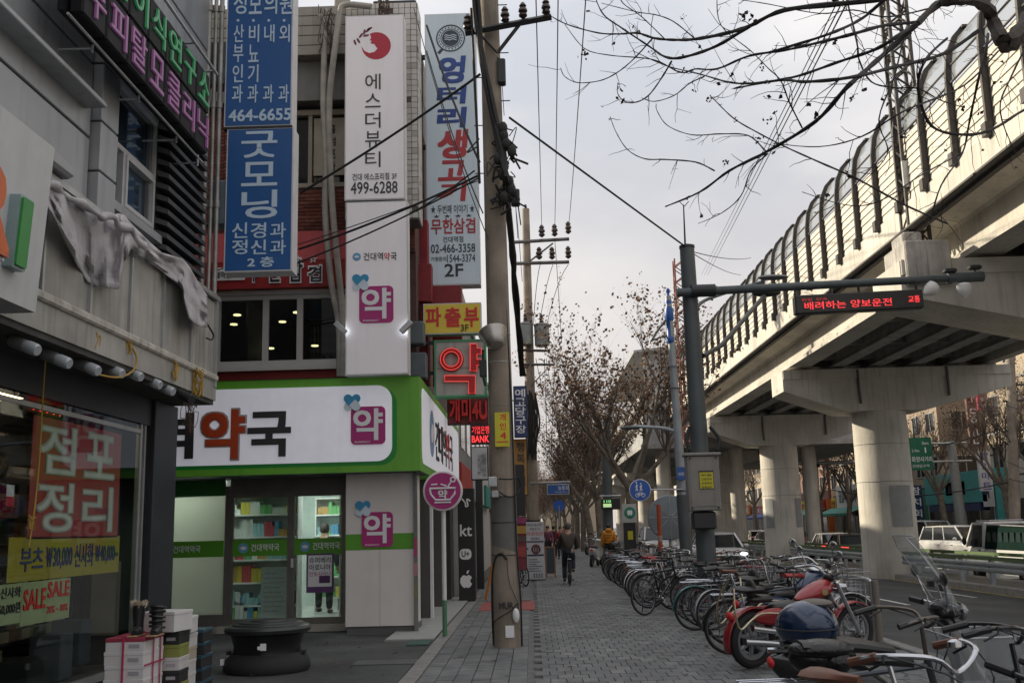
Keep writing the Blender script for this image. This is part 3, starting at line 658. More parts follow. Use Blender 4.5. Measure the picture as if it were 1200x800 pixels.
# flood lamps under the ledge
fl = thing('flood_lamp', 'tubular clear flood lamp under the ledge', 'flood lamp', (0, 0, 0), 'tubular flood lamps under the stained ledge')
Mx = Matrix.Rotation(R(112), 4, 'Y')
MB().lathe([(.03, 0), (.055, .02), (.055, .16), (.05, .17)], 14, Mx).build('lamp_body', mat('lamp_grey', (.20, .2, .2), .4, .4), fl, smooth=True)
MB().lathe([(.05, .17), (.058, .2), (.056, .29), (.045, .31)], 14, Mx).build('lens', mat('lens_clear', (.42, .45, .47), .15, .1, var=.1), fl, smooth=True)
MB().tube([(.0, 0, .0), (-.1, 0, .10), (-.1, 0, .22)], .012, 6).build('bracket', dark, fl)
pos = [(12, 398), (50, 414), (88, 424), (118, 428), (140, 432), (164, 442), (180, 450)]
nm = ['leftmost flood lamp under the ledge at the photo edge', 'second flood lamp from the left under the ledge', 'third flood lamp from the left under the ledge', 'fourth flood lamp from the left under the ledge', 'fifth flood lamp under the ledge near the yellow wires', 'sixth flood lamp under the ledge, one before the last', 'last flood lamp under the ledge, nearest the corner post']
for i, (px, py) in enumerate(pos):
    o = fl if i == 0 else dup(fl); q = atX(px, py, -4.5); place(o, (q.x, q.y, q.z), R(-20 + 10 * random.random()), nm[i])
t = thing('camera', 'dark security camera hanging at the corner of the ledge', 'camera', (0, 0, 0)); q = atX(212, 462, -4.25)
MB().lathe([(.04, 0), (.06, .02), (.06, .24), (.05, .26)], 14, Matrix.Rotation(R(110), 4, 'Y')).build('housing', dark, t, smooth=True); MB().tube([(0, 0, 0), (-.1, 0, .1), (-.1, 0, .3)], .02, 6).build('bracket', dark, t); place(t, q, R(-40))
# yellow wires
yw = mat('wire_yellow', (.42, .26, .04), .6, var=.2); bw = mat('wire_brown', (.07, .04, .03), .7)
def tangle(c, rad, n, m, name, label, seed, r=.006):
    random.seed(seed); mb = MB()
    for i in range(n):
        a = random.uniform(0, 6.28); pts = []
        w1, w2 = random.uniform(.5, 1), random.uniform(.4, 1); p0 = random.uniform(0, 6)
        for k in range(13): t = k / 12 * 2 * PI; pts.append(Vector(c) + Vector((.25 * rad * math.sin(t + a), rad * w1 * math.cos(t + p0) * .6, rad * w2 * math.sin(t) + rad * .2 * math.sin(3 * t + a))))
        mb.tube(pts, r, 5)
    return tag(mb.build(name, m), label, 'wires')
tangle(atX(112, 398, -4.3), .10, 5, yw, 'wire_tangle', 'small knot of yellow wires above the third flood lamp', 1)
tangle(atX(150, 402, -4.28), .12, 6, yw, 'wire_tangle', 'knot of yellow wires in the middle of the ledge trim', 2)
tangle(atX(205, 432, -4.26), .14, 6, yw, 'wire_tangle', 'loops of yellow wires near the last flood lamp', 3)
tangle(atX(232, 448, -4.22), .2, 9, yw, 'wire_tangle', 'large tangle of yellow wires at the ledge corner', 4)
tangle(atX(222, 486, -4.2), .26, 6, bw, 'wire_tangle', 'loose brown wires hanging below the ledge corner', 5, .005)
def wire3(pts, r, name, label, m=wire_m, n=6, group=None):
    mb = MB().tube(pts, r, n); return tag(mb.build(name, m, smooth=True), label, 'cable', group)
def smooth_pts(P, k=6):
    P = [Vector(p) for p in P]; o = []
    for i in range(len(P) - 1):
        a, b, c, d = P[max(i - 1, 0)], P[i], P[i + 1], P[min(i + 2, len(P) - 1)]
        for j in range(k):
            t = j / k; o.append(.5 * ((2 * b) + (-a + c) * t + (2 * a - 5 * b + 4 * c - d) * t * t + (-a + 3 * b - 3 * c + d) * t ** 3))
    return o + [P[-1]]
wire3(smooth_pts([atX(150, 400, -4.28), atX(160, 418, -4.24), atX(156, 434, -4.24), atX(138, 442, -4.24), atX(112, 438, -4.26)]), .011, 'wire', 'thick yellow wire curving under the ledge centre', yw)
wire3(smooth_pts([atX(54, 410, -4.6), atX(50, 470, -4.8), atX(46, 540, -4.86), atX(40, 600, -4.86), atX(34, 640, -4.88)]), .008, 'wire', 'long yellow wire hanging down the shoe shop glass', yw)
tangle(atX(37, 612, -4.86), .09, 3, yw, 'wire_tangle', 'yellow wire loop tied on the shoe shop glass', 6)
# cloth draped on the ledge
cl = [(55, 213, 240), (66, 220, 262), (78, 225, 288), (92, 236, 312), (104, 243, 330), (116, 248, 336), (128, 252, 338), (140, 250, 338), (146, 252, 306), (154, 262, 292), (164, 272, 300), (176, 284, 308), (190, 296, 318), (204, 300, 328), (214, 303, 340), (222, 312, 372), (232, 330, 382), (243, 346, 384)]
mb = MB(); NT = 12; pts = []
for i in range(len(cl) * 4 - 3):
    f_ = i / 4; a = int(min(f_, len(cl) - 2)); t = f_ - a; px, y0, y1 = [cl[a][j] * (1 - t) + cl[a + 1][j] * t for j in range(3)]
    for j in range(NT + 1):
        s = j / NT; fold = .05 * math.sin(i * .19 + s * 2.2) + .022 * math.sin(i * .5 - s * 4) + .09 * noise.noise(Vector((i * .07, s * 1.6, 0))) + .045 * noise.noise(Vector((i * .3, s * 5, 3))) + .02 * math.sin(i * 1.1 + 2 * s)
        q = atX(px, y0 + (y1 - y0) * s, -4.17 + fold * (.4 + s)); pts.append(q)
k = NT + 1; fs = [(i * k + j, i * k + j + 1, (i + 1) * k + j + 1, (i + 1) * k + j) for i in range(len(cl) * 4 - 4) for j in range(NT)]
o = mb.add(pts, fs).build('draped_cloth', mat('cloth_greyish', (.48, .455, .47), .9, var=.35, scale=2.5, bump=.5), smooth=True)
md = o.modifiers.new('s', 'SOLIDIFY'); md.thickness = .012
tag(o, 'crumpled pale grey cloth draped over the stained ledge', 'cloth')
mb = MB(); rq = random.Random(4)
cr_ = smooth_pts([atX(56, 216, -4.13), atX(85, 232, -4.10), atX(112, 250, -4.10), atX(130, 256, -4.1), atX(150, 268, -4.10), atX(167, 286, -4.10)], 6)
mb.tube([q + Vector((.02 * math.sin(i * 1.1), 0, .02 * math.sin(i * .8))) for i, q in enumerate(cr_)], [.03 + .010 * math.sin(i * .9) + .008 * rq.random() for i in range(len(cr_))], 12)
o = mb.build('cloth_roll', _m['cloth_greyish'], smooth=True); tag(o, 'rolled fold of grey cloth lying along the ledge top', 'cloth')
wire3(smooth_pts([atX(243, 380, -4.2), atX(250, 392, -4.18), atX(248, 398, -4.18), atX(242, 396, -4.18)]), .012, 'strap', 'short black strap at the end of the draped cloth')
# neon two row sign
ns_ = thing('neon_sign', 'projecting black sign with green and pink Korean neon letters', 'sign', (-4, 9, 6.4))
gn = mat('neon_green', (.05, .24, .10), .4, var=0, emit=.05, ecol=(.1, .75, .3)); pk = mat('neon_pink', (.25, .10, .23), .4, var=0, emit=.04, ecol=(.8, .3, .75))
neon_red_l = _m['neon_red']
for row, (s, m, z) in enumerate((('모발이식연구소', gn, 7.0), ('두피탈모클리닉', pk, 6.46))):
    for i, ch in enumerate(s):
        y = 8.72 + i * .53
        MB().cbox(-4.16, -4.02, y - .03, y + .47, z - .07, z + .46, .02).build('letter_box', mat('sign_black', (.008, .008, .010), .6, spec=.2), ns_)
        ty(ch, y + .02, y + .42, z, z + .40, m, ns_, .006, X=-4.015, ext=.02)
B('backing', ns_, _m['sign_black'], -4.22, -4.17, 8.6, 12.45, 6.38, 7.5)
mb = MB().tube([(-4.0, 9.0, 7.6), (-4.0, 12.6, 7.6)], .02, 6).tube([(-4.12, 8.6, 6.34), (-4.12, 12.5, 6.34)], .014, 6)
for y in (9.3, 10.5, 11.7, 12.5): mb.tube([(-4.0, y, 7.6), (-4.6, y, 7.6)], .02, 6).tube([(-4.2, y, 6.34), (-4.6, y, 6.34)], .012, 6).tube([(-4.19, y, 6.3), (-4.19, y, 7.6)], .015, 6)
mb.build('frame', steel, ns_)
# white shop sign box
sb = thing('shop_sign', 'big white sign box with orange and green letters at the photo edge', 'sign', (-4, 7, 3.4))
Pt, Pb = atX(67, 178, -3.9), atX(43, 361, -3.98); y1 = 8.05
mb = MB(); mb.add([(-3.98, 4, 3.42), (-3.98, y1, 3.42), (-3.9, y1, 4.82), (-3.9, 4, 4.82), (-4.5, 4, 3.42), (-4.5, y1, 3.42), (-4.5, y1, 4.82), (-4.5, 4, 4.82)], [(0, 1, 2, 3), (4, 7, 6, 5), (1, 5, 6, 2), (0, 4, 5, 1), (3, 2, 6, 7), (0, 3, 7, 4)])
mb.build('sign_box', mat('sign_panel_grey', (.50, .51, .51), .5, var=.06, streak=.15), sb)
up = Vector((.08, 0, 1.4)).normalized()
def sx(z): return -3.98 + .08 * (z - 3.42) / 1.4 + .01
z0, z1 = atX(22, 312, -3.95).z, atX(22, 232, -3.95).z
text('R', mat('letter_orange', (.62, .13, .03), .4), (sx(z0) + .06, 6.68, z0 - .03), (0, 1, 0), up, .64, z1 - z0 + .1, .05, .05, sb); text('R', white_l, (sx(z0) + .03, 6.66, z0 - .05), (0, 1, 0), up, .68, z1 - z0 + .14, .04, .07, sb)
MB().prism(rr(.16, z1 - z0, .01), (sx(z0) + .09, 7.47, z0 - .04), (0, 1, 0), up, .09).build('letter', mat('letter_green', (.03, .26, .05), .4), sb)
MB().prism(rr(.20, z1 - z0 + .04, .01), (sx(z0) + .07, 7.45, z0 - .06), (0, 1, 0), up, .09).build('letter_rim', mat('letter_rim', (.3, .4, .4), .4, .4), sb)
# ---------------------------------------------------------------- shoe boxes on the pavement
wb = mat('shoebox_white', (.62, .60, .60), .6, var=.06); rib = mat('ribbon_red', (.42, .03, .10), .5)
def sbox(x0, x1, y0, y1, z0, h, m, label, lid=None, rz=0, prt=False):
    t = thing('shoe_box', label, 'box', ((x0 + x1) / 2, (y0 + y1) / 2, z0), 'shoe boxes stacked outside the shop')
    t['_o'] = (0, 0, 0); X, Y = (x1 - x0) / 2, (y1 - y0) / 2
    MB().cbox(-X + .004, X - .004, -Y + .004, Y - .004, 0, h - .03, .003).build('carton', m, t); MB().cbox(-X, X, -Y, Y, h - .035, h, .004).build('lid', lid or m, t)
    if prt: MB().box(X * .2, X * .75, -Y - .003, -Y, h * .3, h * .55).build('print', mat('print_pale_grey', (.35, .33, .36), .6), t)
    t.rotation_euler.z = rz; return t
ordn = ['lowest', 'second from the ground', 'third from the ground', 'fourth from the ground', 'fifth from the ground', 'topmost']
for i in range(6): sbox(-3.93 + .006 * (i % 2), -3.56, 9.6, 10.1, .12 * i - .01, .12, wb, 'white shoe box, %s in the stack tied with red ribbon' % ordn[i], rz=random.uniform(-.02, .02), prt=True, lid=(mat('lid_red', (.3, .03, .06), .6) if i == 5 else None))
MB_ = MB().box(-3.76, -3.745, 9.585, 10.115, -.01, .73).box(-3.94, -3.55, 9.583, 9.587, .22, .235).box(-3.553, -3.548, 9.59, 10.11, .22, .235).box(-3.553, -3.548, 9.8, 9.82, -.01, .72).box(-3.553, -3.548, 9.98, 10.0, -.01, .72).box(-3.553, -3.548, 9.59, 10.11, .46, .475)
tag(MB_.build('ribbon', rib), 'red ribbon tied round the tall white stack of shoe boxes', 'ribbon')
cc = [mat('sb_' + n, c, .65, var=.1) for n, c in (('white2', (.55, .53, .52)), ('black2', (.02, .02, .022)), ('olive2', (.23, .25, .06)), ('cream2', (.42, .36, .27)))]
st2 = ((0, 'white box with printed side'), (2, 'olive green box'), (1, 'black box'), (0, 'white box'), (2, 'olive box'), (1, 'black box with pale tag'))
for i, (c, s) in enumerate(st2): sbox(-3.74, -3.42, 10.14, 10.44, .12 * i - .01, .12, cc[c], '%s, %s in the second stack from the left' % (s, ordn[i]), rz=random.uniform(-.05, .05), prt=c != 2)
st3 = ((0, 'white box'), (0, 'white box with grey print'), (0, 'pale box'), (3, 'cream box'), (0, 'white box with red band'))
for i, (c, s) in enumerate(st3): sbox(-3.82, -3.50, 10.6, 10.92, .13 * i - .01, .13, cc[c], '%s, %s in the third stack from the left' % (s, ordn[i]), rz=random.uniform(-.05, .05))
q = at(196, 716, 10.2)
o = sbox(q.x - .17, q.x + .17, 10.06, 10.4, .715, .19, wb, 'large white box lying on top beside the black sandals', rz=-.2)
o = sbox(-3.80, -3.48, 10.62, 10.9, .65, .16, wb, 'white box with red strap on top of the third stack', rz=.1); B('strap', o, rib, -.155, .155, -.145, -.148, .05, .065)
q = at(234, 770, 10.6)
for i in range(5):
    o = sbox(-3.84, -3.50, 11.1, 11.45, .13 * i - .01, .13, cc[1], 'black box, %s in the rightmost low stack' % ordn[i], lid=mat('lid_teal', (.03, .08, .11), .4), rz=random.uniform(-.1, .1))
# boots
def boot(px, py, label, fur):
    q = at(px, py, 9.8); t = thing('boot', label, 'boot', (q.x, q.y, .71)); t['_o'] = (0, 0, 0)
    mb = MB().tube([(0, 0, .02), (0, 0, .12), (.0, 0, .28)], [.05, .048, .062], 12).tube([(0, 0, .04), (.02, -.08, .05), (.03, -.17, .035)], [.05, .048, .03], 10)
    mb.build('shaft', black, t, smooth=True); MB().cbox(-.04, .06, -.2, .05, 0, .02, .01).build('sole', mat('sole_tan', (.3, .2, .1), .7), t)
    if fur:
        random.seed(2); mb = MB()
        for i in range(160): a = random.uniform(0, 6.28); r = random.uniform(.03, .065); z = random.uniform(.25, .30); mb.tube([(r * math.cos(a), r * math.sin(a), z), (r * 1.35 * math.cos(a + .2), r * 1.35 * math.sin(a + .2), z + .03)], [.006, .001], 3, cap=False)
        mb.build('fur_cuff', mat('fur_cream', (.5, .42, .32), .95), t)
    else:
        mb = MB()
        for k in range(5): mb.torus((0, 0, .08 + k * .045), (.1 * (-1) ** k, .1, 1), .064, .014, 16, 6)
        mb.build('strap', black, t, smooth=True)
    return t
boot(162, 735, 'black ankle boot with cream fur cuff on the white boxes', True); boot(184, 735, 'black strappy sandal boot on the white shoe boxes', False)
# black round tub
q = gp(313, 784)
t = thing('round_tub', 'black round tub with ridged lid and wider rubber base', 'tub', (q.x, q.y, -.01)); t['_o'] = (0, 0, 0)
MB().lathe([(.50, 0), (.52, .03), (.52, .09), (.49, .16), (.44, .20), (.42, .22)], 40).build('base_ring', rubber, t, smooth=True)
MB().lathe([(.41, .2), (.40, .3), (.44, .42), (.46, .46)], 40).build('barrel', mat('tub_black', (.012, .012, .013), .28, var=.2), t, smooth=True)
MB().lathe([(.47, .44), (.51, .46), (.52, .50), (.50, .53), (.44, .545), (.43, .56), (.36, .565), (.35, .58), (.22, .585), (.21, .60), (.02, .605)], 40).build('lid', mat('lid_black', (.022, .024, .024), .38, var=.2), t, smooth=True)
MB().box(.03, .10, -.463, -.455, .28, .36).box(.0, .06, -.466, -.458, .29, .33).build('sticker', white_l, t); MB().box(-.50, -.46, -.25, -.2, .1, .17).build('sticker', white_l, t)
MB().box(-.48, -.44, -.08, .0, .2, .24).box(.44, .48, -.08, 0, .2, .24).build('clip', dark, t)
# ================================================================ pharmacy and the brick building above
ph = thing('pharmacy', 'corner pharmacy with glass doors, white pillar and green fascia', 'shop', (-4, 17, 0))
def pb(n, m, *a, **k): return B(n, ph, m, *a, **k)
GZ = .1
pb('floor', mat('pharm_floor', (.42, .42, .40), .35), -8, -2.3, 17.75, 24, -.1, GZ)
pb('threshold', mat('threshold', (.40, .37, .32), .6), -5.35, -3.15, 17.62, 17.8, 0, GZ + .01)
X0, X1 = at(405, 650, 16.95).x, at(485, 650, 16.95).x
zt = 2.62
MB().cbox(X0, X1, 16.95, 17.9, .12, zt, .004).build('pillar', pale_stone, ph)
pb('panel_seam', _m.get('seam_dark') or mat('seam_dark', (.12, .11, .10), .8), (X0 + X1) / 2 + .0, (X0 + X1) / 2 + .004, 16.9485, 16.95, .12, q0_ if False else 1.55)
pb('plinth', mat('plinth_grey', (.13, .13, .13), .8), X0 + .02, X1 + .02, 16.98, 17.9, -.05, .12)
pb('trim', mat('pillar_trim', (.16, .17, .165), .5), X1 + .005, X1 + .06, 16.9, 17.0, 0, zt)
for i, (z0, z1, c) in enumerate(((.55, .75, (.2, .22, .08)), (.9, 1.1, (.45, .2, .25)), (1.2, 1.5, (.42, .05, .16)))): pb('sticker', mat('strip_%d' % i, c, .6), X1 + .008, X1 + .058, 16.893, 16.9, z0, z1)
# side wall with recessed shopfront
pb('wall', mat('side_wall', (.17, .165, .155), .8), -2.3, -2.2, 17.9, 25.5, 0, 2.6)
for k, (y, w) in enumerate(((19.4, .5), (22.2, .5), (24.4, .4))): MB().cbox(-2.25, -1.93, y, y + w, .0, 2.62, .01).build('side_column', mat('side_column', (.085, .08, .075), .6, var=.1), ph)
for k, y in enumerate((18.2, 20.6, 23.0)): MB().box(-2.2, -2.17, y, y + 1.1, .05, 2.5).build('side_door', mat('side_door', (.30, .30, .29), .4, .2), ph)
MB().cbox(-1.92, -1.86, 19.4, 19.5, .02, 2.62, .005).build('white_strip', white_paint, ph)
# glazing
fmat = mat('door_frame_brown', (.17, .155, .14), .45, .3, var=.15)
YG = 17.8
xa, xb, xc_, xd = at(196, 650, YG).x, at(269, 650, YG).x, at(341, 650, YG).x, at(405, 650, YG).x
ztop = at(300, 577, YG).z
gl_ = B('window', ph, glass('frosted_glass', (.6, .62, .55), .05, .3, .8, (.60, .61, .55)), xa - .8, xb - .08, YG, YG + .01, .3, 2.28)
B('frame', gl_, fmat, xa - .8, xb - .06, YG - .03, YG + .03, GZ, .3)
for s, (p0, p1) in enumerate(((xb, xc_), (xc_, xd))):
    d = B('door', ph, glass_shop, p0 + .05, p1 - .05, YG, YG + .01, GZ + .1, ztop - .06)
    MB().box(p0, p0 + .06, YG - .03, YG + .04, GZ, ztop).box(p1 - .06, p1 - .003, YG - .03, YG + .04, GZ, ztop).box(p0 + .06, p1 - .06, YG - .03, YG + .04, GZ, GZ + .12).box(p0 + .06, p1 - .06, YG - .03, YG + .04, ztop - .08, ztop).build('frame', fmat, d)
B('handle', d, white_paint, xc_ + .01, xc_ + .05, YG - .05, YG - .03, 1.05, 1.2)
pb('frame', fmat, xb - .08, xb - .003, YG - .05, YG + .05, GZ, 2.45); pb('header', fmat, xb, X0 + .05, YG - .04, YG + .06, ztop + .003, 2.62)
pb('green_valance', mat('valance_green', (.03, .18, .035), .5), xa - .8, xb - .085, YG - .02, YG + .04, 2.29, 2.62)
# green stripe with name
za, zb_ = at(300, 651, YG).z, at(300, 632, YG).z
stp = green_p
for p0, p1, nm_ in ((xa - .8, xb - .09, (204, 236)), (xb + .06, xc_ - .06, (295, 328)), (xc_ + .06, xd - .06, (367, 399))):
    o = pb('name_stripe', stp, p0, p1, YG - .045, YG - .042, za, zb_)
    u0, u1 = at(nm_[0], 641, YG).x, at(nm_[1], 641, YG).x
    text('건대역약국', white_l, (u0, YG - .045, za + .08), XR, ZU, u1 - u0, zb_ - za - .15, .003, .02, o)
    MB().prism(circ(u0 - .13, za + (zb_ - za) / 2, .085), (0, YG - .046, 0), XR, ZU, .002).build('emblem', mat('emblem_blue', (.15, .38, .6), .5), o)
    MB().prism(circ(u0 - .13, za + (zb_ - za) / 2, .05, ry=.03), (0, YG - .05, 0), XR, ZU, .002).build('emblem_bird', white_l, o)
q0, q1 = at(440, 643, 16.95).z, at(440, 625, 16.95).z
pb('name_stripe', stp, X0, X1, 16.945, 16.95, q0 - .01, q1)
c0 = at(424, 641, 16.94); pharm_logo((c0.x, 16.94, c0.z), XR, ZU, .51, ph)
# poster on the door
t = thing('door_poster', 'white and purple notice poster on the right pharmacy door', 'poster', (-4, YG, 1))
a, b_, c, d = rect(359, 648, 391, 694, YG - .05); B('sheet', t, mat('poster_purple', (.12, .05, .16), .5), a, b_, YG - .052, YG - .049, c, d); B('sheet', t, white_l, a + .03, b_ - .03, YG - .056, YG - .053, c + .1, d - .03)
text('슈퍼베리', blk_l, (a + .05, YG - .057, d - .16), XR, ZU, b_ - a - .1, .1, .002, .02, t); text('아로니아', blk_l, (a + .05, YG - .057, d - .28), XR, ZU, b_ - a - .1, .1, .002, .02, t); text('안토시아닌', magenta, (a + .05, YG - .057, d - .38), XR, ZU, b_ - a - .1, .075, .002, .01, t)
B('picture', t, mat('pic_purple', (.10, .03, .12), .5), a + .22, b_ - .06, YG - .06, YG - .057, c + .16, c + .28)
# interior
pb('back_wall', mat('pharm_wall', (.45, .50, .47), .8), -8, -2.3, 22.5, 22.6, 0, 2.9)
pb('left_wall', _m['pharm_wall'], -8.1, -8, 17.9, 22.5, 0, 2.9); pb('ceiling', mat('pharm_ceil', (.55, .55, .52), .8), -8, -2.3, 17.95, 22.5, 2.65, 2.7)
lampw = mat('ceiling_tube', (1, 1, .95), .4, var=0, emit=26, ecol=(.9, 1, .93))
for i, (x, y) in enumerate(((-7.0, 18.5), (-6.0, 18.5), (-5.0, 19.6), (-3.8, 19.6), (-5.0, 21.2), (-3.8, 21.2))):
    tag(MB().box(x - .3, x + .3, y - .12, y + .12, 2.6, 2.64).build('ceiling_light', lampw), 'flat white ceiling light inside the pharmacy', 'ceiling light', 'flat ceiling lights inside the pharmacy')
random.seed(21)
pk_ = [mat('pack_%d' % i, c, .5, var=0) for i, c in enumerate(((.6, .6, .6), (.1, .3, .5), (.5, .08, .1), (.6, .5, .08), (.15, .4, .15), (.5, .3, .1), (.3, .5, .55), (.7, .7, .72)))]
def shelf_unit(x0, x1, y, label, zs=(.35, .75, 1.15, 1.55, 1.95)):
    t = thing('shelf_unit', label, 'shelf', ((x0 + x1) / 2, y, GZ))
    B('back', t, mat('shelf_back', (.6, .64, .63), .7), x0, x1, y + .35, y + .37, GZ, 2.3)
    for z in (GZ,) + zs + (2.28,): B('shelf', t, white_paint, x0, x1, y, y + .349, z, z + .03)
    for x in (x0 - .02, x1): B('side', t, white_paint, x, x + .02, y - .01, y + .37, GZ, 2.31)
    mb = MB()
    for z in (GZ,) + zs:
        x = x0 + .02
        while x < x1 - .1:
            w = random.uniform(.035, .09); h = random.uniform(.10, .31); c = random.randrange(8)
            for k in range(random.randint(1, 4)):
                if x + w > x1: break
                mb.box(x, x + w - .006, y + .03, y + .3, z + .03, z + .03 + h, c); x += w
    o = mb.build('packs', pk_, t); o['kind'] = 'stuff'
shelf_unit(xb - .35, xb + .95, 18.7, 'white shelf of medicines behind the left pharmacy door'); shelf_unit(xb + .9, xc_ + .35, 20.6, 'second white medicine shelf deeper in the pharmacy'); shelf_unit(xc_ + .2, xd + .9, 21.6, 'long medicine shelf on the pharmacy back wall'); shelf_unit(xd - .35, xd + .1, 19.2, 'narrow medicine shelf at the right inside the pharmacy')
t = thing('notice_stand', 'pale notice boards standing behind the left pharmacy door', 'notice', (-4.7, 18, GZ))
B('board', t, mat('notice_pale', (.5, .52, .5), .7, var=.15, scale=20), xb + .45, xb + .95, 18.2, 18.24, .2, 1.05)
for k in range(9): B('text_line', t, _m['print_pale_grey'], xb + .5, xb + .5 + random.uniform(.2, .4), 18.19, 18.2, .3 + k * .08, .315 + k * .08)
B('leg', t, dark, xb + .5, xb + .53, 18.24, 18.27, GZ, .4)
for i, (x, w, c) in enumerate(((xb + .15, .5, 4), (xb + .75, .3, 1), (xc_ + .1, .5, 5), (xc_ + .65, .5, 5))):
    tag(MB().cbox(x, x + w, 18.6, 18.95, 2.315, 2.315 + .16, .005).build('product_box', pk_[c]), ('green carton on top of the left medicine shelf', 'blue carton on top of the left medicine shelf', 'brown carton hung above the right door, left one', 'brown carton above the right door, right one')[i], 'carton')
# green fascia sign, front and side
sg = thing('pharmacy_sign', 'green framed backlit white pharmacy sign wrapping the corner', 'sign', (-4, 16.5, 3.3))
xL, xR, zB, zT = -8.0, -1.78, 2.56, 4.10
gsh = mat('sign_green', (.115, .32, .03), .4, var=.10, scale=1.5, streak=.22, emit=.05, ecol=(.1, .35, .03)); gdk = mat('sign_green_deep', (.01, .20, .03), .4, var=0, emit=.04)
B('casing', sg, gsh, xL, xR, 16.55, 17.9, zB, zT); B('casing', sg, gsh, xR - .5, xR, 17.903, 25.5, zB, zT)
for z in (zB - .006, zT): B('trim', sg, dark, xL, xR + .005, 16.52, 17.9, z, z + .006)
a, b_, c, d = rect(190, 459, 459, 551, 16.5); a = xL + .3
pw, phh = b_ - a, 1.23; c = zB + .17
MB().prism(rr(pw + .08, phh + .02, .26, 8), (a, 16.545, c - .06), XR, ZU, .01).build('shadow_panel', gdk, sg)
MB().prism(rr(pw, phh, .24, 8), (a, 16.525, c), XR, ZU, .02).build('panel', white_lit, sg)
charc = mat('letter_charcoal', (.035, .035, .035), .5)
for s, bx_, m_ in (('건', (28, 486, 85, 541), charc), ('대', (88, 486, 146, 541), charc), ('역', (172, 484, 227, 538), charc), ('약', (236, 480, 287, 538), mat('letter_vermilion', (.52, .07, .02), .4)), ('국', (290, 482, 341, 535), charc)):
    tr(s, bx_, 16.515, m_, sg, .05, ext=.02)
    if s == '약': tr(s, (234, 478, 289, 540), 16.515, mat('letter_halo', (.45, .42, .42), .5), sg, .08, ext=.01)
q = at(411, 521, 16.5); pharm_logo((q.x, 16.52, q.z), XR, ZU, .56, sg, .02)
# side face
def tS(s, y0, y1, z0, z1, m, p, bold=0, X=-1.75, ext=.01): return text(s, m, (X, y0, z0), (0, 1, 0), ZU, y1 - y0, z1 - z0, ext, bold, p)
MB().prism(rr(8.5, 1.26, .2, 6), (-1.77, 16.85, zB + .14), (0, 1, 0), ZU, .012).build('panel', white_lit, sg)
MB().prism(circ(18.45, zB + .77, .42, ry=.42), (-1.76, 0, 0), (0, 1, 0), ZU, .006).build('emblem', mat('emblem_blue2', (.22, .36, .52), .5), sg)
MB().prism(circ(18.45, zB + .77, .26, ry=.15, a=.5), (-1.752, 0, 0), (0, 1, 0), ZU, .006).build('emblem_bird', white_l, sg)
for i, ch in enumerate('건대역약국'): tS(ch, 19.1 + i * .85, 19.1 + i * .85 + .72, zB + .35, zB + 1.1, red_l if i in (3,) else charc, sg, .02, X=-1.765)
# ---------------------------------------------------------------- brick building
bb = thing('brick_building', 'red brick building with concrete beams over the pharmacy', 'building', (-4, 18, 4))
YF = 17.6
mortar = mat('mortar', (.10, .06, .05), .95, var=.2)
BW = -1.95
B('wall', bb, mortar, -12, BW, YF, 25.5, 6.5, 7.75); B('wall', bb, mortar, -12, -4.35, YF, 25.5, 7.75, 9.3)
B('wall', bb, mortar, -3.05, BW, YF, 25.5, 7.75, 9.3); B('wall', bb, dark, -4.35, -3.05, YF + .4, 25.5, 7.75, 9.3)
B('wall', bb, mat('red_panel', (.24, .025, .02), .6), -12, BW, YF, YF + .1, 4.05, 4.45); B('wall', bb, dark, -12, -11.9, YF, 25.5, 4, 6.5)
B('wall', bb, mortar, -12, BW, 22.2, 25.5, 4.1, 6.5); B('wall', bb, mortar, BW - .1, BW, YF + .1, 22.2, 4.1, 6.5)
cbeam = mat('stained_beam', (.33, .31, .27), .85, var=.25, scale=1.4, bump=.2, streak=.6, dirt=(.12, .11, .09))
B('beam', bb, mat('beam_grey', (.22, .215, .205), .85, var=.15, streak=.4), -12, -1.96, YF - .25, YF + 8, 9.3, 10.05)
for i in range(5): MB().cbox(-12, BW, YF - .5, YF + 7.9, 10.06 + i * .19, 10.06 + i * .19 + .18, .008).build('parapet_course', cbeam, bb)
# bricks of the two strips that show between the signs
bm_ = [mat('brick_' + n, c, .9, var=.2, scale=8, bump=.3, world=True) for n, c in (('red', (.19, .058, .040)), ('dark', (.13, .042, .032)), ('pale', (.23, .085, .06)))]
bkm = {}
def bricks_zone(x0, x1, z0, z1, single):
    z = z0; r_ = 0; mb = MB()
    while z + .058 <= z1:
        x = x0 - (.1 if r_ % 2 else 0)
        while x < x1:
            a, b_ = max(x, x0), min(x + .19, x1)
            if b_ - a > .04:
                i = random.choices((0, 1, 2), (5, 2, 2))[0]; dd = random.uniform(-.003, .003)
                if single:
                    k = (i, round(b_ - a, 2))
                    if k not in bkm: o = MB().box(0, b_ - a, 0, .028, 0, .056).build('brick', bm_[i]); bkm[k] = o.data
                    else: o = bpy.data.objects.new('brick', bkm[k]); COL.objects.link(o)
                    o.parent = bb; o.location = (a - bb['_o'][0], YF - .028 + dd - bb['_o'][1], z - bb['_o'][2])
                    o.matrix_parent_inverse = Matrix.Identity(4)
                else: mb.box(a, b_, YF - .028 + dd, YF, z, z + .056, i)
            x += .2
        z += .067; r_ += 1
    if not single and mb.v: o = mb.build('brick_facing', bm_, bb); o['kind'] = 'stuff'
random.seed(8)
bricks_zone(-4.12, -3.02, 6.55, 7.74, True); bricks_zone(-5.4, -5.0, 6.9, 9.28, True)
bricks_zone(-12, -5.41, 6.55, 9.28, False); bricks_zone(-4.99, -4.36, 7.75, 9.28, False); bricks_zone(-4.99, -4.13, 6.55, 7.74, False); bricks_zone(-3.01, -1.96, 6.55, 9.28, False)
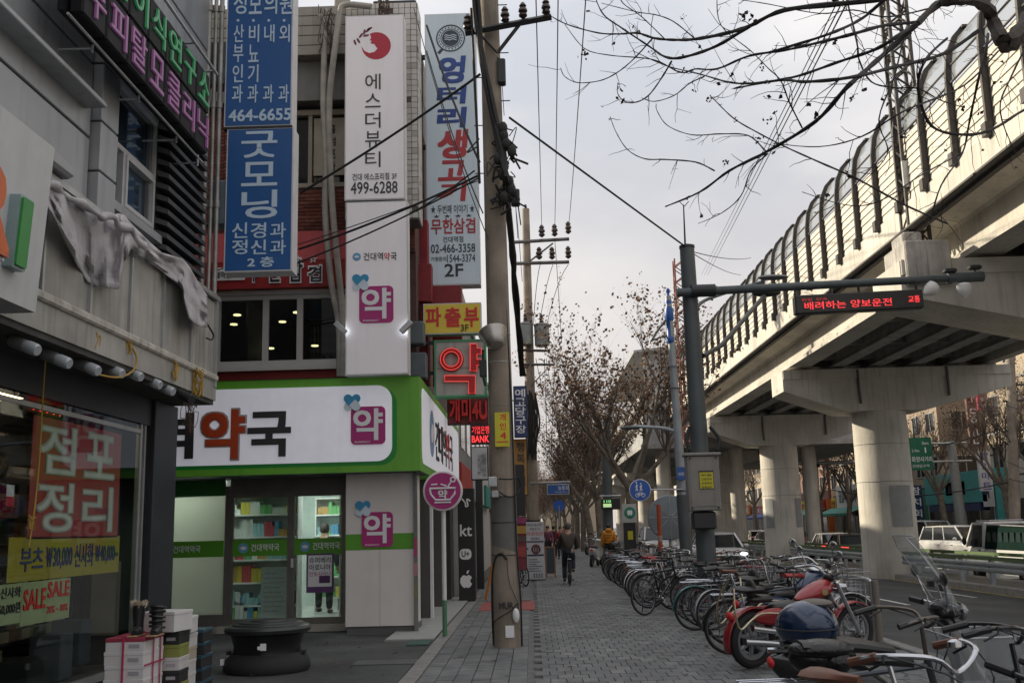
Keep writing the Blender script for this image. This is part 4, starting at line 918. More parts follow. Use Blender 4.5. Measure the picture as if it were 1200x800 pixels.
# third floor window
a, b_ = at(350, 150, YF).x, at(405, 150, YF).x
cream = mat('window_cream', (.36, .32, .25), .6, var=.1)
wn = B('window', bb, glass_dark, -4.35, -3.05, YF + .1, YF + .12, 7.78, 9.15)
MB().box(-4.35, -3.05, YF - .02, YF + .1, 9.12, 9.22).box(-4.35, -3.05, YF - .02, YF + .1, 7.74, 7.82).box(-3.88, -3.81, YF, YF + .1, 7.82, 9.12).box(-4.35, -4.27, YF, YF + .1, 7.82, 9.12).build('frame', cream, wn)
B('paper_blind', wn, mat('blind_cream', (.52, .47, .38), .8), -3.79, -3.2, YF + .05, YF + .07, 7.98, 9.08)
mb = MB()
for i, ch in enumerate('홀덤포카'): text(ch, blk_l, (-3.50, YF + .045, 8.78 - i * .24), XR, ZU, .11, .17, .002, .03, mb=mb)
mb.build('lettering', blk_l, wn)
# second floor windows and red restaurant sign
wx0, wx1, wz0, wz1 = *rect(257, 344, 405, 430, YF)[:2], 4.47, 5.78
wx0 -= 1.4
fr = mat('window_frame_pale', (.50, .49, .47), .5, var=.06)
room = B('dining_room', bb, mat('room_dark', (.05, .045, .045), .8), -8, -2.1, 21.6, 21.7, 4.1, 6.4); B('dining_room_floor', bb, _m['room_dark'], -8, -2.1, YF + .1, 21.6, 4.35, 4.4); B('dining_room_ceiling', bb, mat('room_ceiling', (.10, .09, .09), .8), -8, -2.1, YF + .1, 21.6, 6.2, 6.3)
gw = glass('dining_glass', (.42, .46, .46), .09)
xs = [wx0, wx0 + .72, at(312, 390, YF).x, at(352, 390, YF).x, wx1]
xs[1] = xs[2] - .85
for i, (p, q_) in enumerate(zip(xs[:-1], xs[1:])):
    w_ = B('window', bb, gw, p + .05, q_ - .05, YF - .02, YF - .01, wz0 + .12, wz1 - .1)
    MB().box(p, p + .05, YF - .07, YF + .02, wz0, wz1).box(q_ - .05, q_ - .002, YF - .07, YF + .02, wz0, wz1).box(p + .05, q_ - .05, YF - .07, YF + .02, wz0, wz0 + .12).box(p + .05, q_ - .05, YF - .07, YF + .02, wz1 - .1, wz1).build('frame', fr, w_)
MB().box(wx0 - .05, wx1 + .02, YF - .12, YF - .07, wz1 - .02, wz1 + .05).box(wx0 - .05, wx1 + .02, YF - .12, YF - .07, wz0 - .06, wz0 + .02).build('window_trim', fr, bb)
lw_ = mat('downlight_warm', (1, .85, .5), .4, var=0, emit=6, ecol=(1, .8, .4))
for i, (px, py) in enumerate(((278, 369), (274, 380), (348, 366), (331, 377), (317, 408), (369, 405))):
    q = at(px, py, 19.4 if i not in (0, 2) else 18.4)
    tag(MB().lathe([(.07, -.01), (.07, .01)], 16, Matrix.Translation((q.x, q.y, min(6.19, q.z)))).build('downlight', lw_), 'small warm downlight glowing behind the second floor windows', 'downlight', 'warm downlights behind the second floor windows')
for k in range(7): B('blind_slat', bb, mat('blind_slat', (.13, .12, .12), .6), -4.4, -3.3, 20.2, 20.22, 4.6 + k * .2, 4.68 + k * .2)
B('table_divider', bb, _m['blind_slat'], -5.2, -5.15, 18.5, 20, 4.4, 5.9)
rs = thing('restaurant_sign', 'red awning sign with outlined Korean letters above the windows', 'sign', (-4, 17.4, 6))
rd = mat('awning_red', (.33, .02, .022), .5, var=.12, streak=.2)
B('panel', rs, rd, -8, -3.02, YF - .28, YF - .06, wz1 + .06, 6.32)
MB().add([(-8, YF - .28, 6.325), (-3.02, YF - .28, 6.325), (-3.02, YF - .03, 6.92), (-8, YF - .03, 6.92), (-8, YF - .03, 6.325), (-3.02, YF - .03, 6.325)], [(0, 1, 2, 3), (0, 3, 4), (1, 5, 2), (0, 4, 5, 1), (2, 5, 4, 3)]).build('awning', mat('awning_bright', (.42, .025, .03), .55, var=.12, streak=.3), rs)
B('panel', rs, white_paint, -5.45, -4.9, YF - .3, YF - .285, 5.99, 6.22)
yy = YF - .285
for s, b4 in (('무', (290, 303, 305, 332)), ('한', (313, 303, 331, 332)), ('삼', (337, 302, 356, 332)), ('겹', (360, 310, 378, 332))):
    tr(s, b4, yy, white_l, rs, .10, ext=.02); tr(s, (b4[0] + 1.5, b4[1] + 2, b4[2] - 1.5, b4[3] - 2), yy - .022, blk_l, rs, .02, ext=.01)
tr('☆', (362, 299, 372, 308), yy, white_l, rs, .01); tr('☆', (345, 299, 354, 308), yy, white_l, rs, .01); tr('건대역점', (246, 318, 270, 326), yy - .02, blk_l, rs, .01, ext=.004)
# roof things
tag(MB().cbox(-3.0, -2.1, 19.5, 20.4, 10.95, 12.4, .02).build('roof_box', dark), 'dark equipment box on the brick building roof', 'box')
tag(MB().cbox(-3.6, -3.35, 18.5, 18.9, 10.95, 12.6, .02).build('chimney', cbeam), 'pale square chimney behind the bent pipes', 'chimney')
# tiled corner
tc_ = thing('tiled_column', 'white tiled corner column behind the tall white signs', 'column', (-2.4, 17, 7))
B('core', tc_, mat('tile_grout', (.13, .12, .11), .9), -3.1, -1.82, 17.0, 17.56, 6.9, 10.95)
mb = MB(); random.seed(4)
tlm = [mat('tile_white', (.60, .57, .53), .35, var=.1), mat('tile_grey', (.46, .43, .39), .4, var=.15)]
for i in range(12):
    for j in range(38):
        if random.random() < .97: mb.box(-3.09 + i * .106, -3.09 + i * .106 + .096, 16.985, 17.0, 6.93 + j * .106, 6.93 + j * .106 + .096, 0 if random.random() < .8 else 1)
for i in range(5):
    for j in range(38):
        if random.random() < .95: mb.box(-1.82, -1.805, 17.01 + i * .11, 17.01 + i * .11 + .1, 6.93 + j * .106, 6.93 + j * .106 + .096, 0 if random.random() < .7 else 1)
o = mb.build('tile_facing', tlm, tc_); o['kind'] = 'stuff'
tangle(at(450, 12, 16.8), .35, 10, bw, 'dry_vine', 'dry creeper twigs on top of the tiled column', 9, .008)
tangle(at(383, 40, 17.0), .5, 12, bw, 'dry_vine', 'dry creeper twigs between the bent white pipes', 10, .006)
# bent pipes
pp = mat('duct_pale', (.36, .34, .30), .6, var=.25, scale=5, streak=.4)
P1 = [at(x, y, 16.9) for x, y in ((375, 18), (380, 40), (379, 120), (382, 190), (381, 250), (388, 330), (397, 380), (398, 441))]
P2 = [at(x, y, 16.85) for x, y in ((435, 8), (405, 6), (398, 18), (392, 60), (386, 120), (387, 190), (391, 260), (398, 330), (402, 380), (401, 441))]
tag(MB().tube(smooth_pts(P1), .055, 10).build('vent_pipe', pp, smooth=True), 'left one of two pale bent pipes on the brick wall', 'pipe'); tag(MB().tube(smooth_pts(P2), .055, 10).build('vent_pipe', pp, smooth=True), 'right pale bent pipe hooking over beside the white sign', 'pipe')
# ---------------------------------------------------------------- hanging signs
def signbox(name, label, x0, y0, x1, y1, Y, depth, face, side, rim=.02):
    t = thing(name, label, 'sign'); X0, X1, Z0, Z1 = rect(x0, y0, x1, y1, Y)
    t.location = (X0, Y, Z0); t['_o'] = (X0, Y, Z0)
    B('casing', t, side, X0, X1, Y + .006, Y + depth, Z0, Z1); MB().box(X0 + rim, X1 - rim, Y, Y + .0055, Z0 + rim, Z1 - rim).build('face', face, t); t['z'] = (X0, X1, Z0, Z1)
    return t
nvy = mat('sign_blue', (.012, .065, .20), .4, var=.05, emit=.05, ecol=(.02, .13, .42)); bl = mat('sign_letter_bluewhite', (.42, .52, .62), .5, var=0, emit=.05)
pale_side = mat('sign_side_pale', (.62, .62, .62), .5, var=.1, streak=.2)
YB = 14.0
b1_ = signbox('clinic_sign', 'upper blue clinic sign with four columns of letters and phone number', 265, -60, 343, 148, YB, .33, nvy, pale_side)
for s, x in (('성', 274), ('모', 292), ('의', 310), ('원', 328)): tr(s, (x, -8, x + 15, 17), YB - .002, bl, b1_, .015)
for x in (279, 297, 315, 333): tr('·', (x - 1.5, 23, x + 1.5, 26), YB - .002, bl, b1_, .03)
for col, x in (('산부인과', 273), ('비뇨기과', 291), ('내  과', 309), ('외  과', 327)): tcol(col, (x, 28, x + 12, 122), YB - .002, bl, b1_, .012)
tr('464-6655', (268, 128, 341, 142), YB - .002, bl, b1_, .03)
b2_ = signbox('clinic_sign', 'lower blue clinic sign with very large letters above small ones', 264, 150, 343, 318, YB, .33, nvy, pale_side)
for s, y0, y1 in (('굿', 154, 185), ('모', 190, 218), ('닝', 223, 256)): tr(s, (283, y0, 325, y1), YB - .002, bl, b2_, .02)
for s, x0, x1 in (('신', 272, 290), ('경', 294, 312), ('과', 317, 335)): tr(s, (x0, 261, x1, 279), YB - .002, bl, b2_, .015)
for s, x0, x1 in (('정', 272, 290), ('신', 294, 312), ('과', 317, 335)): tr(s, (x0, 281, x1, 298), YB - .002, bl, b2_, .015)
tr('2 층', (290, 301, 321, 313), YB - .002, bl, b2_, .03)
z = b1_['z']; B('bracket', b2_, dark, z[0] - .01, z[1] + .01, YB - .01, YB + .34, b2_['z'][3] - .005, z[2] + .0)
bxm = mat('bracket_blue_grey', (.13, .17, .20), .5, .3, var=.15)
for i, (y0, y1) in enumerate(((48, 98), (211, 262))):
    a, b_, c, d = rect(244, y0, 264, y1, YB); MB().cbox(a, b_ - .005, YB + .02, YB + .3, c, d, .01).build('bracket', bxm, b1_ if i == 0 else b2_)
    MB().tube([(a, YB + .15, c), (a - .15, YB + .1, c + .05)], .03, 6).build('bracket_arm', dark, b1_ if i == 0 else b2_)
wht = mat('sign_face_lilac', (.66, .63, .64), .5, var=.04, scale=1.5, streak=.10, emit=.10, ecol=(.85, .8, .85))
YW = 16.3
w1 = signbox('beauty_sign', 'tall white sign with red round emblem above vertical dark letters', 404, 18, 474, 234, YW, .3, wht, pale_side)
for ch, y0, y1 in (('에', 87, 105), ('스', 110, 126), ('더', 132, 150), ('뷰', 154, 173), ('티', 178, 196)): tr(ch, (428, y0, 446, y1), YW - .002, charc, w1, .004)
tr('건대 에스프리점 3F', (413, 203, 465, 211), YW - .002, charc, w1, 0); tr('499-6288', (411, 213, 466, 227), YW - .002, charc, w1, .012)
rg = mat('emblem_red', (.45, .02, .045), .45)
cx_, cz_ = at(441, 54, YW).x, at(441, 54, YW).z; s_ = .25
pl = []
for i in range(25): a = R(118 - i * 13.2); pl.append((s_ * math.cos(a), s_ * math.sin(a)))       # outer arc, clockwise round the right side to the left
pl += [(-.255, .0), (-.20, -.09), (-.12, -.13), (-.03, -.11), (.02, -.05), (-.01, -.01), (-.03, .03), (-.10, .05), (-.08, .09), (-.115, .11), (-.09, .14), (-.10, .20)]
MB().prism([(p[0], p[1]) for p in pl if not (p[0] < -.2 and p[1] > .02)], (cx_, YW - .004, cz_), XR, ZU, .006).build('emblem', rg, w1)
mb = MB()
for x, y, a in ((420, 48, -60), (423, 42, 55), (427, 38, 80), (431, 36, 40), (416, 50, -70), (429, 42, 10), (433, 34, 30)):
    q = at(x, y, YW); mb.prism(circ(0, 0, .055, 12, .02, R(a)), (q.x, YW - .004, q.z), XR, ZU, .005)
mb.build('emblem_leaf', mat('emblem_maroon', (.16, .03, .05), .5), w1)
w2 = signbox('pharmacy_tall_sign', 'tall white hanging pharmacy sign with magenta tile logo', 405, 236, 478, 439, YW, .3, wht, pale_side)
tr('건대역', (426, 296, 449, 305), YW - .002, charc, w2, .01); tr('약', (450, 296, 457, 305), YW - .002, red_l, w2, .01); tr('국', (458, 296, 465, 305), YW - .002, charc, w2, .01)
q = at(418, 301, YW); MB().prism(circ(q.x, q.z, .07), (0, YW - .002, 0), XR, ZU, .004).build('emblem', _m['emblem_blue'], w2); MB().prism(circ(q.x, q.z, .04, ry=.02), (0, YW - .007, 0), XR, ZU, .004).build('emblem_bird', white_l, w2)
q = at(421, 379, YW); pharm_logo((q.x, YW, q.z), XR, ZU, .56, w2, .015)
for i, (px, py, ra_) in enumerate(((399, 384, 30), (476, 383, -30))):                         # spot lamps washing the sign
    q = at(px, py, YW - .12); t = thing('spot_lamp', ('small spot lamp on the left edge of the pharmacy hanging sign', 'small spot lamp on the right edge of the pharmacy hanging sign')[i], 'spot lamp', q)
    Mx = Matrix.Translation(q) @ Euler((0, R(ra_ + 15 if i == 0 else ra_ - 15), 0)).to_matrix().to_4x4()
    MB().cbox(-.12, .12, -.05, .05, -.045, .045, .01, M=Mx).build('housing', steel, t); MB().tube([q, q + Vector((0, .14, 0))], .02, 6).build('bracket', dark, t)
    MB().box(-.10, .10, .051, .055, -.035, .035, M=Mx).build('lens', mat('spot_lens', (1, 1, 1), .3, var=0, emit=5, ecol=(.85, .92, 1)), t)
    ld = bpy.data.lights.new('spot_lamp_light', 'SPOT'); ld.energy = 2.2; ld.color = (.85, .93, 1); ld.spot_size = R(130); ld.spot_blend = .8; ld.shadow_soft_size = .04
    lo = bpy.data.objects.new('spot_lamp_light', ld); COL.objects.link(lo); lo.parent = t; lo.location = (.05 * (1 if i == 0 else -1), -.02, -.0)
    lo.rotation_euler = (Vector((-.75, -.7, .3)) if i == 0 else Vector((.75, -.7, .3))).to_track_quat('Z', 'Y').to_euler()
    lo.location = (.02, .0, 0)
# barbecue restaurant sign
YE = 19.0
pbl = mat('sign_pale_blue', (.42, .485, .53), .5, var=.06, scale=1, streak=.15, emit=.09, ecol=(.6, .72, .8))
e_ = signbox('barbecue_sign', 'tall pale blue restaurant sign with brushed blue and red letters', 499, 16, 560, 334, YE, .35, pbl, pale_side)
nb2 = mat('brush_blue', (.02, .06, .26), .5); rb2 = mat('brush_red', (.45, .04, .05), .5)
for s, b4, m_ in (('엉', (512, 66, 543, 98), nb2), ('터', (511, 101, 545, 122), nb2), ('리', (511, 126, 545, 150), nb2), ('생', (511, 152, 546, 186), rb2), ('고', (513, 188, 545, 212), rb2), ('기', (514, 214, 545, 236), rb2)):
    tr(s, b4, YE - .002, m_, e_, .055, slant=.10)
dg = mat('sign_dark_grey_blue', (.03, .04, .06), .5)
tr('★ 두번째 이야기 ★', (505, 240, 556, 250), YE - .002, dg, e_, .01); tr('무한삼겹', (505, 256, 557, 274), YE - .002, rb2, e_, .03)
tr('★  ★  ★  ★', (508, 251, 553, 255), YE - .002, dg, e_, 0); tr('건대역점', (519, 277, 543, 284), YE - .002, dg, e_, .01)
tr('02-466-3358', (505, 286, 557, 296), YE - .002, dg, e_, .015); tr('가맹문의', (505, 301, 523, 306), YE - .002, dg, e_, 0); tr('1544-3374', (524, 298, 557, 307), YE - .002, dg, e_, .012); tr('2F', (521, 309, 543, 324), YE - .002, dg, e_, .02)
q = at(528, 45, YE)
for r0, r1 in ((.29, .265), (.2, .185)):
    mb = MB().torus((q.x, YE - .006, q.z), (0, 1, 0), (r0 + r1) / 2, (r0 - r1) / 2, 32, 6); mb.build('badge_ring', dg, e_)
MB().prism(circ(q.x, q.z, .17), (0, YE - .004, 0), XR, ZU, .004).build('badge', dg, e_)
for k in range(3): MB().prism([(-.12 + i * .03, -.05 + k * .045 + .012 * math.sin(i * 1.4) + dz) for dz, rng in ((0, range(9)), (.018, range(8, -1, -1))) for i in rng], (q.x, YE - .01, q.z + .01), XR, ZU, .004).build('badge_wave', pbl, e_)
for k in range(22):
    a = 2 * PI * k / 22; text('■' if False else 'I', dg, (q.x + .23 * math.cos(a) - .012, YE - .002, q.z + .23 * math.sin(a) - .015), XR, ZU, .02, .03, .004, 0, e_) if k % 1 == 0 and k < 22 else None
MB().prism([(-.27, -.30), (-.22, -.34), (-.15, -.25), (-.2, -.22)], (q.x, YE - .004, q.z), XR, ZU, .004).build('badge_handle', dg, e_)
for z_ in (6.9, 9.0, 10.9): MB().box(-2.3, e_['z'][0], YE + .12, YE + .2, z_, z_ + .08).build('bracket', dark, e_)
# yellow sign and neon pharmacy sign
YY = 18.0
ys_ = signbox('job_agency_sign', 'small yellow sign with thick red Korean letters marked 3F', 496, 355, 564, 391, YY, .25, mat('sign_yellow', (.56, .42, .05), .5, var=.08, emit=.08), pale_side)
for s, x0, x1 in (('파', 499, 517), ('출', 521, 540), ('부', 544, 561)): tr(s, (x0, 360, x1, 383), YY - .002, red_l, ys_, .05)
tr('3F', (540, 380, 549, 388), YY - .008, blk_l, ys_, .01, ext=.012)
yn = signbox('neon_pharmacy_sign', 'weathered square box with red neon Korean syllable and green edge', 509, 398, 570, 465, YY, .28, mat('sign_dirty_pale', (.40, .40, .37), .6, var=.2, scale=2, streak=.5), mat('green_edge', (.05, .28, .12), .5, var=.1))
z = yn['z']
for a_, b__, c_, d_ in ((z[0], z[1], z[2], z[2] + .03), (z[0], z[1], z[3] - .03, z[3]), (z[0], z[0] + .03, z[2] + .03, z[3] - .03), (z[1] - .03, z[1], z[2] + .03, z[3] - .03)): MB().box(a_, b__, YY - .02, YY - .003, c_, d_).build('edge', _m['green_edge'], yn)
B('seam', yn, dark, z[0] + .04, z[1] - .04, YY - .003, YY - .0005, (z[2] + z[3]) / 2 - .004, (z[2] + z[3]) / 2 + .004)
ntube = mat('neon_tube_red', (.9, .1, .08), .4, var=0, emit=.35, ecol=(1, .12, .1)); rtr = mat('neon_tray_red', (.46, .015, .02), .5)
def pt(px, py): q = at(px, py, YY - .05); return (q.x, q.z)
c = pt(529, 421); rO = .21
mb = MB().torus((c[0], YY - .03, c[1]), (0, 1, 0), .165, .052, 32, 8); mb.build('letter_tray', rtr, yn, smooth=True)
MB().torus((c[0], YY - .085, c[1]), (0, 1, 0), .195, .008, 32, 6).torus((c[0], YY - .085, c[1]), (0, 1, 0), .135, .008, 32, 6).build('neon_tube', ntube, yn)
for poly in ([(551, 403), (559, 403), (559, 408), (564, 408), (564, 415), (559, 415), (559, 421), (564, 421), (564, 428), (559, 428), (559, 435), (551, 435)], [(521, 440), (557, 440), (557, 461), (549, 461), (549, 447), (521, 447)]):
    P_ = [pt(*p) for p in poly]; cxx = sum(p[0] for p in P_) / len(P_); 
    MB().prism(P_[::-1], (0, YY - .06, 0), XR, ZU, .055).build('letter_tray', rtr, yn)
    MB().tube([(p[0], YY - .07, p[1]) for p in P_ + P_[:1]], .009, 6).build('neon_tube', ntube, yn)
for z_ in (4.35, 4.9, 5.3): MB().box(-2.0, z[0], YY + .1, YY + .16, z_, z_ + .06).build('bracket', dark, yn)
for (px, py, w, h) in ((489, 430, .35, .45), (488, 392, .3, .4), (486, 455, .25, .3)):
    q = at(px, py, 17.5)
    o = MB().cbox(q.x - w / 2, q.x + w / 2, 17.3, 17.6, q.z - h / 2, q.z + h / 2, .02).build('junction_box', mat('unit_grey_blue', (.10, .12, .13), .6, var=.2)); tag(o, ('blue grey junction box left of the neon pharmacy sign', 'dark junction box left of the yellow sign', 'small junction box above the green fascia corner')[(430, 392, 455).index(py)], 'junction box')
# red steel frame of the barbecue house
rf = thing('steel_portal', 'red steel frame standing behind the tall restaurant signs', 'frame', (-1.9, 18, 4))
rfm = mat('frame_red', (.22, .015, .02), .5, .1, var=.2)
for px, w in ((482, .07), (493, .26)):
    q = at(px, 300, 18.3); MB().cbox(q.x - w / 2, q.x + w / 2, 18.3, 18.6, 4.2, 7.3, .01).build('post', rfm, rf)
q = at(496, 260, 18.2); MB().cbox(q.x - .25, q.x + .15, 18.1, 18.4, 5.7, 6.4, .01).build('beam', rfm, rf); MB().cbox(-1.75, -1.2, 18.6, 18.9, 4.2, 6.1, .01).build('post', rfm, rf)
# round magenta sign on a white post
q = at(519, 575, 16.2)
t = thing('round_sign', 'round magenta pharmacy sign with mortar picture on a white post', 'sign', (q.x, 16.2, 0))
MB().tube([(q.x, 16.25, .02), (q.x, 16.25, q.z)], .035, 10).build('post', white_paint, t, smooth=True); MB().tube([(q.x, 16.25, 0), (q.x, 16.25, .55)], .037, 10).build('post_sleeve', mat('sleeve_green', (.08, .22, .12), .5), t, smooth=True)
MB().lathe([(.30, -.035), (.312, -.02), (.312, .02), (.30, .035)], 36, Matrix.Translation((q.x, 16.2, q.z)) @ Matrix.Rotation(R(90), 4, 'X')).build('disc_rim', white_paint, t, smooth=True)
MB().prism(circ(q.x, q.z, .28, 36), (0, 16.155, 0), XR, ZU, .01).build('disc', magenta, t)
yv = 16.15
def ln(pts, r=.016): return MB().tube([(q.x + a * .81, yv, q.z + b * .81) for a, b in pts], r, 6)
mb = ln([(-.25, .05), (.25, .05), (.23, -.06), (.14, -.17), (-.14, -.17), (-.23, -.06), (-.25, .05)]); pass
def tb(*pp, r=.012): return mb.tube([(q.x + a * .81, yv, q.z + b * .81) for a, b in pp], r, 6)
tb((-.16, -.22), (.16, -.22)); tb((-.22, .12), (-.1, .13)); tb((-.04, .13), (.08, .09)); tb((.1, .07), (.18, .2)); mb.torus((q.x + .162, yv, q.z + .17), (0, 1, 0), .036, .011, 16, 6).build('mortar_picture', white_l, t)
text('약', white_l, (q.x - .073, yv, q.z - .13), XR, ZU, .146, .146, .01, .04, t)
# ================================================================ poles, wires, street signs
def pole(name, label, P0, P1, r0, r1, m, n=20):
    t = thing(name, label, 'pole', P0); P0, P1 = Vector(P0), Vector(P1)
    return t, MB().tube([P0.lerp(P1, i / 8) for i in range(9)], [r0 + (r1 - r0) * i / 8 for i in range(9)], n).build('pole_shaft', m, t, smooth=True)
def insul(mb, p, s=1.0):
    M_ = Matrix.Translation(p); mb.lathe([(.015 * s, 0), (.05 * s, .03 * s), (.05 * s, .05 * s), (.03 * s, .07 * s), (.055 * s, .09 * s), (.05 * s, .12 * s), (.03 * s, .14 * s), (.045 * s, .16 * s), (.02 * s, .2 * s)], 10, M_)
b0 = gp(595, 757); Yp = b0.y; tpz = at(573, 0, Yp)
d_ = (tpz - b0); top = b0 + d_ * 1.35
up_, sh = pole('utility_pole', 'big leaning concrete utility pole in the pavement with cable loops', b0 - Vector((0, 0, .05)), top, .19, .128, pole_c, 28)
def onp(py, dx=0, dy=-.0):                 # point on the pole axis at photo height py
    z = at(585, py, Yp).z; k = (z - b0.z) / d_.z; return b0 + d_ * k + Vector((dx, dy, 0))
for py, m_ in ((392, steel), (425, steel), (477, dark), (582, dark), (612, dark), (650, dark)):
    p = onp(py); MB().torus(p, (0, 0, 1), .184 if py > 500 else .168, .007, 28, 6).build('band', m_, up_)
# paint wrap low on the pole
k0, k1 = onp(650), onp(582); MB().tube([k0, k0.lerp(k1, .5), k1], .1835, 28, cap=False).build('grey_wrap', mat('wrap_grey', (.13, .13, .12), .85, var=.15, streak=.3), up_, smooth=True)
p = onp(740); MB().box(p.x - .02, p.x + .1, p.y - .199, p.y - .193, p.z - .06, p.z + .1).build('sticker', white_l, up_)
text('MUR', blk_l, (p.x - .1, p.y - .194, onp(712).z), XR, ZU, .2, .09, .004, .02, up_)
p = onp(720); MB().ell((p.x + .13, p.y - .19, p.z), .05, .04, .1).build('plastic_wad', white_paint, up_, smooth=True)
a = [onp(755, -.195, -.02), onp(720, -.2, -.03), onp(680, -.192, -.04), onp(655, -.14, -.13), onp(648, -.05, -.19), onp(655, .03, -.195)]
MB().tube(smooth_pts(a), .014, 8).build('cable_guard', rubber, up_, smooth=True)
MB().tube(smooth_pts([onp(757, .2, -.02), onp(700, .2, -.06), onp(640, .17, -.12), onp(500, .16, -.12), onp(420, .14, -.1), onp(300, .1, -.1)]), .012, 6).tube(smooth_pts([onp(730, -.21, -.05), onp(722, -.1, -.2), onp(713, .08, -.2), onp(706, .16, -.14), onp(716, .15, -.16)]), .008, 6).tube(smooth_pts([onp(655, .03, -.21), onp(680, .05, -.212), onp(705, .16, -.15)]), .005, 5).build('cable', rubber, up_, smooth=True)
# placard, meter, floodlight, transformer cap
a_, b_, c_, d2 = rect(580, 483, 597, 523, Yp - .24)
pc = B('placard', up_, mat('placard_yellow', (.62, .55, .03), .5), a_, b_, Yp - .25, Yp - .235, c_, d2)
mb = MB()
for i, ch in enumerate('개인4U'[:3]): text(ch, red_l, (a_ + .07, Yp - .25, d2 - .13 * (i + 1) + .01), XR, ZU, .09, .1, .003, .03, mb=mb)
mb.box(a_ + .02, b_ - .02, Yp - .254, Yp - .25, c_ + .06, c_ + .075); mb.build('lettering', red_l, pc)
p = onp(565); MB().cbox(p.x - .2, p.x - .08, Yp - .30, Yp - .2, p.z - .07, p.z + .07, .01).cbox(p.x - .16, p.x - .06, Yp - .28, Yp - .2, p.z - .22, p.z - .12, .01).build('meter_box', steel, up_)
MB().tube(smooth_pts([p + Vector((-.05, -.24, .04)), p + Vector((.1, -.24, .03)), p + Vector((.22, -.1, .05)), p + Vector((.24, 0, -.1)), p + Vector((.1, -.24, -.22)), p + Vector((-.08, -.25, -.12))]), .01, 6).build('cable', rubber, up_, smooth=True)
q = at(578, 392, Yp - .2); Mx = Matrix.Translation(q) @ Euler((R(155), R(-14), 0)).to_matrix().to_4x4()
MB().lathe([(.20, -.06), (.215, -.04), (.2, .0), (.16, .1), (.14, .16), (.10, .2)], 24, Mx).build('lamp_reflector', mat('lamp_alu', (.42, .40, .37), .35, .8, var=.1), up_, smooth=True)
q = at(598, 392, Yp + .1)
MB().tube([at(566, 410, Yp - .15), at(566, 440, Yp - .18), at(569, 452, Yp - .15)], .02, 8).build('lamp_bracket', dark, up_)
for px, py, w, h in ((567, 432, .1, .3),): q = at(px, py, Yp - .1); MB().cbox(q.x - .06, q.x + .04, Yp - .2, Yp - .05, q.z - .12, q.z + .12, .01).build('small_box', dark, up_)
# crossarm
c0, c1 = at(545, 39, Yp - .25), at(646, 20, Yp - .25); MB().tube([c0, c1], .055, 4).build('crossarm', dark, up_)
MB().tube([at(583, 62, Yp - .22), at(608, 30, Yp - .22)], .03, 4).tube([at(583, 62, Yp - .2), at(560, 38, Yp - .2)], .02, 4).build('arm_brace', dark, up_)
for px, py in ((548, 36), (592, 27), (613, 22), (640, 18)):
    mb = MB(); insul(mb, at(px, py, Yp - .25), 1.3); mb.build('insulator', mat('insulator_brown', (.04, .025, .02), .3), up_, smooth=True)
mb = MB()
for i in range(9): p = onp(-20 + i * 28 + 0); s = 1 if i % 2 else -1; mb.tube([p + Vector((s * .1, -.05, 0)), p + Vector((s * .28, -.05, 0))], .009, 5)
mb.build('climbing_pegs', dark, up_)
# dark cable bundle and boxes on the pole
bun = mat('bundle_black', (.022, .021, .02), .75, var=.3, scale=12)
mb = MB()
random.seed(31)
path = [(552, -60), (558, 10), (566, 70), (577, 130), (588, 180), (594, 215), (597, 250), (601, 300), (605, 350), (609, 400), (613, 440)]
for k in range(9):
    pts = [at(x + random.uniform(-3.5, 3.5), y, Yp + (-.35 if y < 220 else -.35 + (y - 220) / 220 * 14 * .9) + random.uniform(-.05, .05)) for x, y in path]
    mb.tube(smooth_pts(pts, 4), .03 if k < 4 else .018, 6)
tag(mb.build('cable_bundle', bun, smooth=True), 'thick black bundle of cables running down past the utility pole', 'cables')
mb = MB()
for k in range(26):
    x, y = random.gauss(590, 8), random.uniform(150, 240); a = at(x, y, Yp - .3)
    mb.tube(smooth_pts([a, a + Vector((random.uniform(-.2, .2), random.uniform(-.1, .05), random.uniform(-.25, .2))), a + Vector((random.uniform(-.25, .25), 0, random.uniform(-.4, .1)))]), random.uniform(.006, .02), 5)
for k in range(10):
    q = at(random.uniform(583, 600), 150 + k * 9, Yp - .35); mb.ell(q, .07, .06, .10, 8, 6)
tag(mb.build('cable_cluster', bun, smooth=True), 'tangled cluster of black splices on the utility pole', 'cables')
for i, (px, py, w, h, l) in enumerate(((604, 232, .13, .24, 'black splice box hanging right of the utility pole below the cable cluster'), (591, 165, .1, .3, 'grey box on the right side of the utility pole near the top'), (588, 85, .12, .4, 'dark long switch box on the utility pole under the crossarm'))):
    q = at(px, py, Yp - .2 if i < 2 else Yp - .1); t = thing('splice_box', l, 'box', q); MB().cbox(q.x - w / 2, q.x + w / 2, q.y - .08, q.y + .08, q.z - h / 2, q.z + h / 2, .015).build('casing', black if i != 1 else steel, t)
    MB().tube([(q.x, q.y, q.z + h / 2), (q.x - .12, q.y, q.z + h / 2 + .08)], .012, 6).tube([(q.x, q.y, q.z - h / 2), (q.x + .02, q.y, q.z - h / 2 - .5)], .006, 5).build('lead', wire_m, t)
